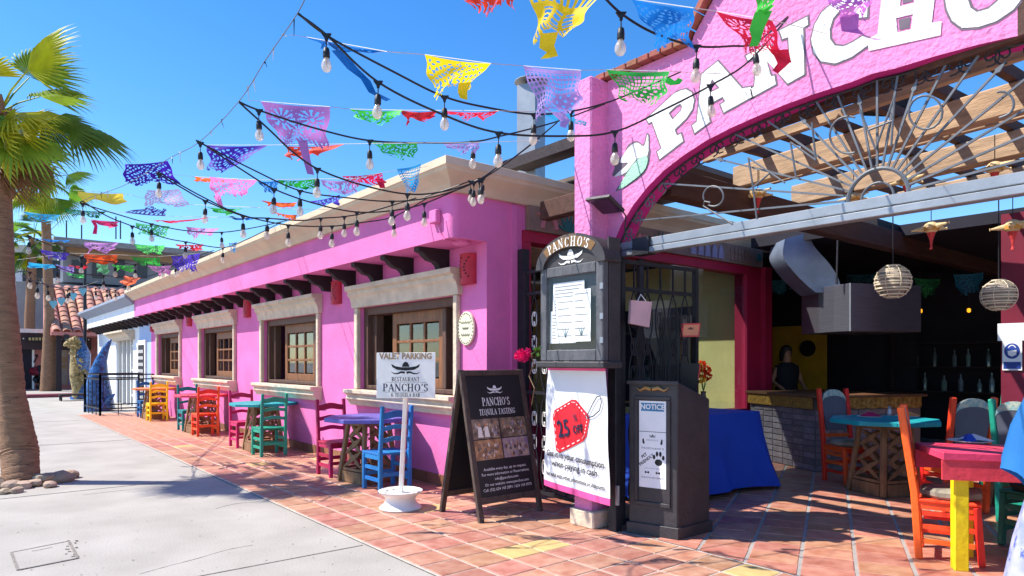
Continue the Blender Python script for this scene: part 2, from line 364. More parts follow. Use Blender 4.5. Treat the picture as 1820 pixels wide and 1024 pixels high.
for d, c in cand:
    D = -SN*c.x+CS*c.y; u = CX+FPX*(CS*c.x+SN*c.y)/max(D, .1)
    hw, hd = .372/2-.014, .285/2-.007
    pl = [c-T1*hw-T2*hd, c+T1*hw-T2*hd, c+T1*hw+T2*hd, c-T1*hw+T2*hd]
    if min(p.y for p in pl) < 4.51 or u < 1050 or u > 1950 or n >= 290:
        pl = clip(pl, lambda p: p.y-4.51)
        if len(pl) > 2: rest.add([(p.x, p.y, .0135) for p in pl], [tuple(range(len(pl)))])
        continue
    o = put('tile', ctm, court); o.location = (c.x, c.y, .0035+random.uniform(0, .0025)); o.rotation_euler = (0, 0, R(25.3)); n += 1
rest.build('edge_tiles', TILEC, court)['kind'] = 'stuff'
# access cover let into the concrete
cv = thing('access_cover', 'rectangular concrete utility cover with lifting slot set in the pale sidewalk', 'cover', (-6.35, .52, 0))
P = [Gp(20, 983), Gp(122, 963), Gp(138, 993), Gp(32, 1014)]
for a, b in zip(P, P[1:]+P[:1]):
    MB().bar((a.x, a.y, .004), (b.x, b.y, .004), .018, .006).build('rim', SEAM, cv)
a, b = Gp(57, 981), Gp(93, 974); MB().bar((a.x, a.y, .003), (b.x, b.y, .003), .012, .006).build('slot', SEAM, cv)
m_ = (P[0]+P[1]+P[2]+P[3])/4
MB().add([(m_.x+(p.x-m_.x)*.97, m_.y+(p.y-m_.y)*.97, .0045) for p in P], [(0, 1, 2, 3)]).build('lid', CONC, cv)
# red painted kerb island at the far end of the walk
kb = struct(MB().b(-34.5, -33.6, -6, 4.4, 0, .13).build('kerb', mat('dull_red_kerb', '7d3b46', .8, var=.15, scale=2)))
struct(MB().b(-60, -34.5, -14, 4.4, 0, .125).build('pavement', CONC))

# ------------------------------------------------------------------ pink restaurant building
XB = -5.85
bd = thing('restaurant_building', 'long bright pink restaurant building with carved black beam ends and stone window frames', 'building', (-14, 4.6, 0))
wins = [(-8.82, -6.42), (-12.75, -10.25), (-16.95, -14.45), (-21.35, -18.85)]
wl = MB(); xs = [XB]+[x for a, b in wins for x in (b, a)]+[-22.3]
for k in range(0, len(xs), 2): wl.b(xs[k+1], xs[k], 4.45, 4.75, 0, 2.8)
for a, b in wins: wl.b(a, b, 4.45, 4.75, 0, 1.0); wl.b(a, b, 4.45, 4.75, 2.26, 2.8)
wl.b(XB-.25, XB, 4.75, 4.95, 0, 2.8); wl.b(-22.3, -22.05, 4.75, 10, 0, 3.2)
wl.build('wall', PINK, bd)
up = MB(); r_ = .1
poly = [(-22.3, 4.0)]+[(XB-r_+r_*math.sin(R(t)), 4.0+r_-r_*math.cos(R(t))) for t in range(0, 91, 15)]+[(XB, 4.95), (XB-.25, 4.95), (XB-.25, 4.75), (-22.3, 4.75)]
up.prism(poly, lambda a, b, t: (a, b, t), 2.801, 3.3); up.build('upper_wall', PINK, bd, smooth=True)
MB().b(XB-.25, XB, 4.951, 10, 2.99, 3.3).build('side_wall', PINK, bd)
MB().b(XB-.02, XB+.03, 4.78, 4.86, 0, 3.25).build('drain_pipe', PINK, bd)
prof = [(-.05, 3.27), (.05, 3.27), (.07, 3.30), (.10, 3.34), (.16, 3.39), (.22, 3.43), (.235, 3.46), (.25, 3.47), (.25, 3.55), (.2, 3.57), (-.3, 3.58)]
cr = MB(); cr.loft([[Vector((-22.3, 4.0-o, z)) for o, z in prof], [Vector((XB+o, 4.0-o, z)) for o, z in prof], [Vector((XB+o, 10.2, z)) for o, z in prof]], cap=True)
cr.build('cornice', CORN, bd)
for q_ in ((-22.3, -8.9, 4.3, 10.2), (-8.899, XB-.1, 4.3, 6.4), (-8.899, XB-.1, 9.0, 10.2), (-6.5, XB-.1, 6.401, 8.999)): MB().b(*q_, 3.3, 3.56).build('roof', CORN, bd)  # roof pieces leave an added opening that lets sun into the room
MB().b(-8.899, -6.501, 6.401, 8.999, 3.5, 3.51).build('added_skylight', GLASS, bd)  # added glass over that opening, put in to brighten the room below
# black corbels
cp = [(0, 0), (.42, 0), (.42, -.05), (.36, -.065), (.33, -.10), (.27, -.14), (.19, -.155), (.15, -.19), (.13, -.23), (0, -.23)]
cm = MB(); cm.prism(cp, lambda a, b, t: Vector((t, -a, b)), -.055, .055); cm = cm.mesh('beam_end', WOODD, bevel=.006)
for i in range(20):
    o = put('beam_end', cm, bd); o.location = (-6.62-.8*i, 4.45, 2.80); o.matrix_parent_inverse = ROOTS[bd.name].inverted()
# skirting tiles
sk = MB().b(-.145, .145, -.012, 0, 0, .14).mesh('skirting_tile', mat('brown_skirting', '8a5a45', .5, rand=.12), bevel=.003)
for i in range(40):
    o = put('skirting_tile', sk, bd); o.location = (-6.0-.3*i, 4.449, .012); o.matrix_parent_inverse = ROOTS[bd.name].inverted()
# room inside, dull plaster
inn = MB()
inn.b(-22, -11.3, 10.2, 10.4, 0, 3.2); inn.b(-22, -6.1, 4.9, 10.1, -.02, .02); inn.b(-11.5, -11.3, 4.76, 10.2, 0, 3.2)
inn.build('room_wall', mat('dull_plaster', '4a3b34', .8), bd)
MB().b(-11.3, XB-.26, 9.9, 10.1, 0, 3.2).build('room_end_wall', YELW, bd)
MB().b(-11.3, XB-.26, 4.76, 6.4, 2.86, 2.9).build('room_ceiling', mat('pale_ceiling', 'b7a48c', .8), bd); MB().b(-11.3, -8.9, 6.401, 9.9, 2.86, 2.9).build('room_ceiling', mat('pale_ceiling', 'b7a48c', .8), bd)
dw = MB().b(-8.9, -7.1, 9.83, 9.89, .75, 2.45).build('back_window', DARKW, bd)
for x in (-8.9, -8.3, -7.7, -7.1): MB().b(x-.03, x+.03, 9.8, 9.828, .75, 2.45).build('glazing_bar', BLACKW, dw)
MB().b(-8.93, -7.07, 9.8, 9.827, 2.0, 2.05).build('glazing_bar', BLACKW, dw)
SILLP = [(.0, .88), (-.1, .88), (-.12, .93), (-.16, .97), (-.14, 1.02), (-.2, 1.05), (-.2, 1.10), (0, 1.10)]
LINP = [(0, 2.26), (-.07, 2.26), (-.08, 2.34), (-.1, 2.40), (-.14, 2.44), (-.13, 2.48), (-.18, 2.50), (-.18, 2.56), (0, 2.57)]
def window(x0, x1, k):
    W = MB().b(x0, x0+.12, 4.5, 4.74, 1.105, 2.258); W.b(x1-.12, x1, 4.5, 4.74, 1.105, 2.258); W.b(x0+.12, x1-.12, 4.5, 4.74, 2.15, 2.258); W.b(x0+.12, x1-.12, 4.5, 4.74, 1.105, 1.16)
    W.b(x0+.12, x0+.22, 4.58, 4.7, 1.16, 2.15); W.b(x1-.5, x1-.42, 4.58, 4.7, 1.16, 2.15)
    win = W.build('window', WOODB, bd, bevel=.006)
    MB().prism(LINP, lambda a, b, t: Vector((t, 4.452+a*(1), b)), x0-.16, x1+.12).build('stone_lintel', CANT, win, bevel=.004)
    s_ = MB().prism(SILLP, lambda a, b, t: Vector((t, 4.452+a, b)), x0-.16, x1+.12); s_.build('stone_sill', CANT, win, bevel=.006)
    for a, b in ((x0-.1, x0+.0), (x1, x1+.08)): MB().b(a, b, 4.39, 4.452, 1.103, 2.258).build('stone_jamb', CANT, win, bevel=.01)
    # sash left of centre, 3 x 3 panes
    sx0, sx1, y0, y1 = x0+.62, x1-.52, 4.615, 4.665
    S = MB(); S.b(sx0, sx0+.11, y0, y1, 1.16, 2.15); S.b(sx1-.11, sx1, y0, y1, 1.16, 2.15); S.b(sx0+.11, sx1-.11, y0, y1, 2.0, 2.15); S.b(sx0+.11, sx1-.11, y0, y1, 1.16, 1.28)
    gx0, gx1 = sx0+.11, sx1-.11; w3 = (gx1-gx0)/3; h3 = .72/3
    for i in (1, 2): S.b(gx0+w3*i-.02, gx0+w3*i+.02, y0+.004, y1-.004, 1.28, 2.0)
    for j in (1, 2):
        for i in range(3): S.b(gx0+w3*i+(.02 if i else 0), gx0+w3*(i+1)-(.02 if i < 2 else 0), y0+.006, y1-.006, 1.28+h3*j-.018, 1.28+h3*j+.018)
    S.build('sash', WOODO, win, bevel=.004)
    for i in range(3):
        for j in range(3):
            MB().b(gx0+w3*i+.022, gx0+w3*(i+1)-.022, 4.638, 4.642, 1.28+h3*j+.02, 1.28+h3*(j+1)-.02).build('pane', GLASSD, win)
for k, (a, b) in enumerate(wins): window(a, b, k)
# side opening toward the courtyard: red frame, carved board, glass
MB().b(XB-.2, XB+.02, 4.951, 5.07, 0, 2.86).build('red_jamb', REDP, bd)
MB().b(XB-.2, XB+.02, 9.55, 9.95, 0, 2.86).build('red_jamb', REDP, bd)
MB().b(XB-.2, XB+.025, 4.951, 9.95, 2.862, 2.985).build('red_lintel', REDP, bd)
MB().b(XB-.2, XB+.015, 5.07, 9.55, 0, .76).build('low_wall', MAROON, bd)
MB().b(XB-.22, XB+.1, 9.951, 10.15, 0, 3.0).build('end_pier', REDP, bd)
ow = MB().b(XB-.03, XB-.026, 7.1, 9.54, .762, 2.86).build('window', GLASS, bd)
MB().b(XB-.06, XB, 7.0, 7.09, .762, 2.86).build('mullion', BLACKW, ow)
BRD = mat('carved_board_wood', '8b7264', .75, var=.2, scale=5, bump=.5, bscale=25)
brd = MB().b(XB+.001, XB+.07, 5.0, 9.93, 2.99, 3.268).build('carved_board', BRD, bd)
RT, RP, RL = mat('carved_teal', '2f7373', .7, var=.2), mat('carved_rose', 'c77d84', .7, var=.15), mat('carved_lilac', '8f8aa6', .7, var=.15)
BF = frame((XB+.071, 0, 3.13), (0, 1, 0), (0, 0, 1))
def relief(poly, m, t=.018):
    mb = MB(); n_ = Vector((1, 0, 0)); mb.prism(poly, lambda a, b, q: BF(a, b)+n_*q, 0, t); mb.build('relief', m, brd)
def agave(y, s, m):
    for a in (-70, -40, -12, 12, 40, 70):
        c, d = math.sin(R(a)), math.cos(R(a)); L = s*(1 if abs(a) < 50 else .9)
        relief([(y, -.1), (y+c*L*.5-d*.022, -.1+d*L*.5+c*.022), (y+c*L, -.1+d*L), (y+c*L*.5+d*.022, -.1+d*L*.5-c*.022)], m, .012+.004*(abs(a) % 3))
for y in (5.62, 6.5, 7.35): agave(y, .22, RT)
relief(arcp(5.3, -.1, .13, .16, 0, 180, 8)+arcp(5.3, -.1, .09, .12, 180, 0, 8), RP, .03)
relief([(5.1, .06), (5.2, .03), (5.3, .05), (5.42, .03), (5.5, .07), (5.4, .085), (5.34, .12), (5.26, .12), (5.2, .085)], RP, .025)
for y in (6.1, 6.9, 7.0): relief(arcp(y, -.06, .06, .1, 0, 180, 8), RP, .02)
for i in range(5): relief([(8.0+i*.17, -.11), (8.13+i*.17, -.11), (8.12+i*.17, .03), (8.06+i*.17, .1), (8.02+i*.17, .03)], RL, .02+.004*(i % 2))
for i in range(6):
    for j in range(2): relief([(9.0+i*.1, -.1+j*.11), (9.05+i*.1, -.11+j*.11), (9.07+i*.1, -.02+j*.11), (9.02+i*.1, -.01+j*.11)], BRD, .02)
relief(arcp(9.8, 0, .06, .06, 0, 360, 8)[:-1], RT, .02)
# junction box and cable on the fascia corner
jb = MB().b(-6.2, -6.06, 3.93, 3.998, 2.98, 3.12).build('junction_box', PINK, bd, bevel=.01)
MB().tube([(-6.1, 3.97, 2.98), (-6.05, 3.985, 2.86), (-5.99, 3.99, 2.79), (-6.0, 4.2, 2.785)], .008).build('conduit', PINK, jb)
MB().lathe([(.09, 0), (.1, -.03), (.06, -.05)], (-6.0, 4.22, 2.80), 12).build('ceiling_fitting', PINK, jb)

# ------------------------------------------------------------------ red pierced wall lamps
def sconce(x, label):
    t = thing('wall_lamp', label, 'lamp', (x, 4.449, 2.36), 0, 'red pierced lamps on the pink wall', world=False)
    mb = MB(); n_ = 12; ring = [(.125*math.cos(R(a)), -.105*math.sin(R(a))) for a in range(0, 181, 15)]
    mb.prism(ring, lambda a, b, q: Vector((a, b, q)), 0, .34); mb.build('shade', mat('red_ceramic', 'b01a35', .5, var=.12, scale=8), t, smooth=True)
    hm = MB()
    for k in range(7):
        a = 92+26*math.sin(k*.55); z = .08+.035*k
        for da in (0, 52):
            aa = R(a+da-40); p = Vector((.128*math.cos(aa), -.108*math.sin(aa), z)); hm.b(-.009, .009, -.003, .003, -.007, .007, Matrix.Translation(p) @ Matrix.Rotation(R(90)-aa, 4, 'Z'))
    hm.build('pierced_holes', mat('hole_dark', '2a0710', .8), t)
for x, l in ((-6.16, 'red pierced ceramic wall lamp above the oval plaque'), (-9.55, 'red pierced wall lamp between the two nearest windows'),
             (-13.6, 'red pierced wall lamp between second and third windows'), (-17.9, 'red pierced wall lamp between third and fourth windows'),
             (-21.95, 'red pierced wall lamp at the far end of the pink wall')): sconce(x, l)
# oval plaque
pc = Yp(831, 584, 4.44)
t = thing('oval_plaque', 'oval cream ceramic plaque with faded script on the pink wall', 'plaque', pc)
pf = frame(pc+Vector((0, -.012, 0)), (1, 0, 0), (0, 0, 1))
MB().prism(arcp(0, 0, .155, .19, 0, 360, 28)[:-1], lambda a, b, q: pf(a, b)-Vector((0, q, 0)), -.012, .016).build('plate', mat('cream_ceramic', 'd9d4b4', .3, var=.08), t, bevel=.004)
for k in range(26):
    a = 2*math.pi*k/26; c = pf(.135*math.cos(a), .168*math.sin(a)); MB().b(c.x-.006, c.x+.006, c.y-.02, c.y-.0165, c.z-.006, c.z+.006).build('rim_dot', BLK, t)
for j, wd in ((.065, .2), (0, .12), (-.075, .17)):
    stroke([(-wd/2+wd*i/40, j+.014*math.sin(i*1.3)+.008*math.sin(i*.7)) for i in range(41)], .006, lift(pf, .018), mat('faded_ink', '5b5a4c', .7), t, 'faded_script')

# ------------------------------------------------------------------ neighbouring white building
wb = thing('white_building', 'white and pale blue shop building beyond the pink one with grey cornice', 'building', (-27, 4.6, 0))
m_ = MB(); m_.b(-24.0, -22.301, 4.45, 4.75, 0, 2.8); m_.build('blue_wall', BLUEW, wb)
m_ = MB(); m_.b(-25.0, -24.0, 4.45, 4.75, 2.3, 2.8); m_.b(-28.4, -28.0, 4.45, 4.75, 0, 2.8); m_.b(-28, -25, 4.45, 4.75, 2.35, 2.8); m_.b(-25, -24.001, 4.45, 4.75, 0, 2.3); m_.b(-32, -28.4, 4.45, 4.75, 0, 2.8)
m_.build('wall', WHITEW, wb)
MB().b(-32.2, -22.302, 4.0, 4.75, 2.801, 3.2).build('fascia', WHITEW, wb)
c2 = MB(); pr2 = [(o, z-.1) for o, z in prof]
c2.loft([[Vector((-32.2, 4.0-o, z)) for o, z in pr2], [Vector((-22.302, 4.0-o, z)) for o, z in pr2]]); c2.build('cornice', GREYC, wb)
MB().b(-32.2, -22.31, 4.3, 10, 3.2, 3.45).build('roof', GREYC, wb)
for i in range(12):
    o = put('beam_end', cm, wb); o.location = (-22.7-.8*i, 4.45, 2.80); o.matrix_parent_inverse = ROOTS[wb.name].inverted()
d = MB().b(-24.0, -22.9, 4.40, 4.448, 0, 2.15).build('door', WHITEP, wb)
dd = MB().b(-23.85, -23.05, 4.385, 4.399, .2, 2.0).build('dark_panel', DARKW, d)
for i in range(5):
    for j in range(8): MB().b(-23.8+i*.15, -23.72+i*.15, 4.375, 4.384, .35+j*.2, .45+j*.2).build('grille_piece', WHITEP, dd)
MB().prism([(a*1.3, b) for a, b in LINP], lambda a, b, t: Vector((t, 4.452+a*1.6, b-.05)), -28.3, -24.7).build('stone_lintel', CANT, wb)
sw = MB().b(-28, -25, 4.6, 4.64, 0, 2.34).build('shopfront', mat('shop_dark', '6a7580', .3), wb)
for x in (-28, -27.2, -26.4, -25.7, -25.05): MB().b(x-.06, x+.06, 4.5, 4.598, 0, 2.34).build('shopfront_post', WHITEP, sw)
for z in (.35, 1.2, 2.0): MB().b(-25.6, -25.12, 4.52, 4.59, z-.03, z+.03).build('shopfront_bar', WHITEP, sw)
MB().b(-32.2, -32.0, 4.45, 10, 0, 3.2).build('end_wall', WHITEW, wb)

# ------------------------------------------------------------------ entrance arch
YA, YT = 4.58, .24                                  # front face of the arch wall and its thickness
ar = thing('entrance_arch', 'pink rough stucco entrance arch painted with big white letters and a chilli', 'arch', (-1.9, 4.6, 0))
XC = -1.9
ip = [Yp(u, v, YA) for u, v in ((1092, 428), (1104, 400), (1125, 365), (1150, 333), (1180, 303), (1215, 276), (1255, 250), (1300, 227), (1345, 207), (1395, 186), (1450, 166), (1510, 147), (1570, 130), (1640, 112))]
il = [(p.x, p.z) for p in ip if p.x < XC-.05]
il = [(-4.2, 0), (-4.2, il[0][1]-.02)]+il+[(XC, max(p[1] for p in il)+.012)]
def mir(p): return (2*XC-p[0], p[1])
inner = il+[mir(p) for p in reversed(il[:-1])]
tl = [(-4.2, 4.05), (-3.3, 4.05), (-3.27, 4.12), (-3.2, 4.2), (-3.12, 4.3), (-3.0, 4.42), (-2.8, 4.56), (-2.5, 4.70), (-2.2, 4.78), (XC, 4.8)]
outer = tl+[mir(p) for p in reversed(tl[:-1])]
fa = lambda a, b, y=YA: Vector((a, y, b))
mb = MB(); ni, no = len(inner), len(outer)
loops = [[(a, b) for a, b in outer]+[(a, b) for a, b in reversed(inner)]]
lp = loops[0]; nn = len(lp); tr = tessellate_polygon([[Vector((a, b, 0)) for a, b in lp]])
vs = [Vector((a, YA, b)) for a, b in lp]+[Vector((a, YA+YT, b)) for a, b in lp]
mb.add(vs, [tuple(t) for t in tr]+[tuple(i+nn for i in reversed(t)) for t in tr]+[(i, (i+1) % nn, nn+(i+1) % nn, nn+i) for i in range(nn)])
mb.build('arch_wall', PINKR, ar)
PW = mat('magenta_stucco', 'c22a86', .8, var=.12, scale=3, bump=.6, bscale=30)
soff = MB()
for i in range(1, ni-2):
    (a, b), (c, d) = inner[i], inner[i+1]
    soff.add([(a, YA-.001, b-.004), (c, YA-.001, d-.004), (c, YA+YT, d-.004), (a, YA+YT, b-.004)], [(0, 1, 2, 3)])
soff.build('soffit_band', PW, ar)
for sx in (0, 1):
    x0, x1 = (-4.42, -4.2) if sx == 0 else (2*XC+4.2, 2*XC+4.42)
    MB().b(x0, x1, 4.36, YA+YT, .14, 4.05).build('pillar', PINKR, ar, bevel=.015)
    MB().b(x0-.02, x1+.06, 4.325, YA+YT+.05, .01, .165).build('plinth', CANT, ar, bevel=.012)
BRK = mat('cap_brick', '9a5a44', .8, var=.2, scale=9, bump=.4, rand=.18)
cl = [(-4.24, 4.05)]+tl[1:]; cl = cl+[mir(p) for p in reversed(cl[:-1])]
def along(pl, step):
    out = []; carry = 0
    for (a, b), (c, d) in zip(pl, pl[1:]):
        L = math.hypot(c-a, d-b); s = carry
        while s < L: out.append((a+(c-a)*s/L, b+(d-b)*s/L, math.atan2(d-b, c-a))); s += step
        carry = s-L
    return out
bkm = MB().b(-.058, .058, -.19, .19, 0, .055).mesh('cap_brick', BRK, bevel=.006)
for a, b, an in along(cl, .125):
    o = put('cap_brick', bkm, ar); o.matrix_parent_inverse = ROOTS[ar.name].inverted()
    o.location = (a-.03*math.sin(an), YA+YT/2, b+.004); o.rotation_euler = (random.uniform(-.03, .03), -an+random.uniform(-.04, .04), 0)
# painted letters, traced on the wall plane
z1 = lambda L: [(1000+a*.3907, 60+b*.3907) for a, b in L]
z2 = lambda L: [(1200+a*.3418, b*.3418) for a, b in L]
z3 = lambda L: [(1400+a*.2929, b*.2929) for a, b in L]
LET = [
 (z1([(383, 388), (510, 272), (540, 258), (565, 254), (588, 268), (600, 302), (592, 345), (565, 385), (512, 438), (522, 465), (540, 455), (550, 490), (443, 572), (432, 538), (452, 522), (408, 400), (394, 408)]),
  [z1([(484, 362), (520, 328), (538, 320), (546, 332), (540, 350), (502, 392)])]),
 (z1([(634, 185), (708, 126), (818, 250), (858, 243), (868, 286), (735, 360), (720, 322), (742, 308), (730, 288), (668, 322), (660, 348), (672, 402), (603, 453), (591, 418), (612, 402)]),
  [z1([(670, 238), (682, 208), (716, 248), (672, 270)])]),
 (z2([(370, 292), (455, 242), (500, 240), (598, 312), (590, 195), (560, 205), (545, 160), (690, 88), (693, 130), (668, 146), (674, 388), (588, 436), (478, 318), (500, 398), (518, 395), (526, 440), (400, 508), (392, 465), (414, 452), (424, 300), (380, 316)]), []),
 (z2([(880, -10), (820, 18), (765, 65), (728, 130), (709, 205), (722, 275), (762, 320), (835, 332), (920, 298), (1003, 238), (1008, 200), (975, 190), (925, 222), (875, 243), (832, 238), (808, 205), (806, 155), (822, 100), (860, 55), (905, 40), (930, 60), (945, 95), (1000, 90), (1004, 10), (1002, -60), (975, -70), (955, -40)]), []),
 (z3([(488, 242), (494, 312), (930, 216), (936, 130), (876, 140), (898, -40), (930, -260), (985, -290), (980, -360), (700, -300), (705, -235), (770, -250), (755, -140), (690, -120), (695, -200), (740, -215), (742, -290), (520, -230), (512, -170), (560, -180), (572, -20), (548, 205)]),
  [z3([(660, 112), (762, 88), (750, 180), (668, 198)]), z3([(684, 40), (770, 18), (776, -60), (690, -42)])]),
 (z3([(960, -130), (955, -20), (968, 60), (1000, 128), (1060, 172), (1160, 166), (1270, 130), (1370, 62), (1430, -15), (1470, -130), (1450, -250), (1380, -320), (1260, -340), (1130, -310), (1020, -230)]),
  [z3([(1100, -100), (1096, 0), (1112, 50), (1150, 75), (1220, 56), (1285, 0), (1320, -110), (1290, -210), (1220, -230), (1140, -190)])])]
def grow(poly, d):
    n = len(poly); ar2 = sum(poly[i][0]*poly[(i+1) % n][1]-poly[(i+1) % n][0]*poly[i][1] for i in range(n)); sg = 1 if ar2 > 0 else -1; out = []
    for i in range(n):
        a, p, b = Vector(poly[i-1]), Vector(poly[i]), Vector(poly[(i+1) % n])
        e, f = (p-a).normalized(), (b-p).normalized(); n1, n2 = Vector((e.y, -e.x))*sg, Vector((f.y, -f.x))*sg
        m = (n1+n2); m = m/max(.35, m.length_squared/2) if m.length > 1e-6 else n1
        m = m if m.length < 1.8 else m.normalized()*1.8
        out.append(tuple(p+m*d))
    return out
LWH = mat('letter_white', 'dedbd6', .8, var=.06, scale=8, bump=.8, bscale=28, spec=.2); LOUT = mat('letter_outline', '6d5f6b', .8, var=.15)
for out, holes in LET:
    W3 = lambda L: [(Yp(u, v, YA).x, Yp(u, v, YA).z) for u, v in L]
    po = W3(out); ph = [W3(h) for h in holes]
    holed([grow(po, .012)]+[grow(h, -.012) for h in ph], lambda a, b: Vector((a, YA-.003, b)), LOUT, ar, 'letter_outline')
    holed([po]+ph, lambda a, b: Vector((a, YA-.006, b)), LWH, ar, 'painted_letter')
# painted chilli with a hat-like white pepper behind
for nm, pts, m, y in (('chilli_outline', [(228, 648), (238, 610), (232, 580), (275, 555), (300, 505), (340, 488), (368, 505), (382, 455), (397, 462), (396, 510), (400, 540), (385, 615), (340, 665), (250, 716), (250, 700), (285, 648)], LOUT, .003),
                      ('white_pepper', [(236, 650), (300, 590), (262, 585), (300, 520), (340, 496), (372, 512), (386, 462), (392, 475), (388, 555), (340, 570), (290, 632)], LWH, .006),
                      ('green_pepper', [(256, 710), (300, 628), (345, 572), (388, 560), (380, 612), (335, 660)], mat('mint_paint', 'a3d2b4', .8, var=.12, bump=.6), .009)):
    cpts = [Vector((Yp(u, v, YA).x, Yp(u, v, YA).z)) for u, v in z1(pts)]; m2 = len(cpts); sm = []
    for i_ in range(m2):
        p0, p1, p2, p3 = cpts[i_-1], cpts[i_], cpts[(i_+1) % m2], cpts[(i_+2) % m2]
        for t_ in (0, .33, .66): sm.append(tuple(.5*((2*p1)+(p2-p0)*t_+(2*p0-5*p1+4*p2-p3)*t_*t_+(3*p1-p0-3*p2+p3)*t_**3)))
    holed([sm], lambda a, b, y=y: Vector((a, YA-y, b)), m, ar, nm)

# ------------------------------------------------------------------ steel beam and iron fanlight in the arch
YF = 4.66
gb = thing('gate_beam', 'grey steel beam crossing the entrance arch above head height', 'beam', (-1.9, YF, 2.4))
MB().b(-4.18, .38, YF-.03, YF+.03, 2.50, 2.57).build('tube', STEEL, gb, bevel=.005)
MB().b(-4.18, .38, YF-.05, YF+.04, 2.44, 2.49).build('lower_tube', STEEL, gb, bevel=.005)
MB().b(-3.93, -3.75, YF-.06, YF+.05, 2.43, 2.58).build('black_tape', IRON, gb)
fn = thing('iron_fanlight', 'grey iron sunburst fanlight with letters and scrolls filling the arch', 'fanlight', (-1.9, YF, 2.57))
hub = Vector((XC-.0, YF, 2.57))
def iz(x):                                         # arch soffit height above x
    for (a, b), (c, d) in zip(inner, inner[1:]):
        if a <= x <= c and c > a: return b+(d-b)*(x-a)/(c-a)
    return 2.3
MB().tube([hub+Vector((.19*math.cos(R(a)), 0, .19*math.sin(R(a)))) for a in range(0, 181, 10)], .014, 6).build('hub_ring', GREYI, fn, smooth=True)
MB().tube([hub+Vector((.1*math.cos(R(a)), 0, .1*math.sin(R(a)))) for a in range(0, 181, 12)], .008, 6).build('inner_ring', GREYI, fn, smooth=True)
for k in range(19):
    an = R(5+170*k/18); d = Vector((math.cos(an), 0, math.sin(an))); L = .19
    while L < 2.3:
        p = hub+d*L
        if p.x < -4.15 or p.x > .35 or p.z > iz(p.x)-.04: break
        L += .02
    if k % 3 == 1: L *= .86
    mb = MB().bar(hub+d*.19, hub+d*L, .013, .013, up=(0, 1, 0))
    s_ = mb.build('spoke', GREYI, fn)
    if k % 3 == 1:
        t_ = MB(); e = hub+d*L; pr = Vector((-d.z, 0, d.x)); t_.prism([(0, -.016), (.065, 0), (0, .016), (-.02, 0)], lambda a, b, q: e+d*a+pr*b+Vector((0, q, 0)), -.008, .008); t_.build('spear_tip', GREYI, s_)
def fp(L): return [Vector((Yp(u, v, YF-.03).x, YF-.03, Yp(u, v, YF-.03).z)) for u, v in L]
def circ(cu, cv, r, a0, a1, n=18): return [(cu+r*math.cos(R(a0+(a1-a0)*i/n)), cv-r*math.sin(R(a0+(a1-a0)*i/n))) for i in range(n+1)]
for L in ([(1315, 405), (1280, 380), (1258, 365), (1256, 358), (1266, 356), (1285, 352), (1288, 338), (1278, 328), (1262, 330), (1252, 345), (1250, 365), (1247, 378)],):
    MB().tube(fp([(1302, 398), (1262, 374), (1250, 366), (1252, 358), (1262, 360)]+circ(1268, 349, 18, -120, 200)), .007, 6).build('iron_letter', GREYI, fn, smooth=True)
for segs in ([[(1330, 280), (1338, 330), (1345, 388)], [(1330, 280), (1395, 325)], [(1340, 332), (1368, 308)]],
             [[(1405, 253), (1415, 315)], [(1405, 253), (1450, 285)], [(1443, 218), (1450, 285)]],
             [circ(1508, 240, 33, 70, 290)], [[(1590, 172), (1556, 265)], [(1528, 195), (1556, 265)], [(1590, 172), (1584, 260)], [(1542, 232), (1586, 215)]],
             [circ(1645, 200, 30, 0, 360)], [circ(1780, 185, 22, 110, -70, 10)+[(1776, 210)]]):
    mb = MB()
    for L in segs: mb.tube(fp(L), .007, 6)
    mb.build('iron_letter', GREYI, fn, smooth=True)
sp = [(t, .012+.058*t) for t in [i/14 for i in range(15)]]
for a, b, an in along(inner[2:-2], .19):
    nx, nz = math.sin(an), -math.cos(an); tx, tz = math.cos(an), math.sin(an)
    for sg in (-1, 1):
        mb = MB(); pts = []
        for t, rr in sp:
            th = t*math.pi*2.6; ca = .06*sg+sg*rr*math.cos(th)*.8; cn = .062+rr*math.sin(th)*.8
            pts.append(Vector((a+tx*ca+nx*cn, YF, b+tz*ca+nz*cn)))
        mb.tube(pts, .006, 5); mb.build('scroll', IRON if a > -3.6 else GREYI, fn, smooth=True)
il2 = [Vector((a, YF, b-.02)) for a, b in inner[2:-2]]
MB().tube(il2, .009, 5).build('arch_bar', IRON, fn)

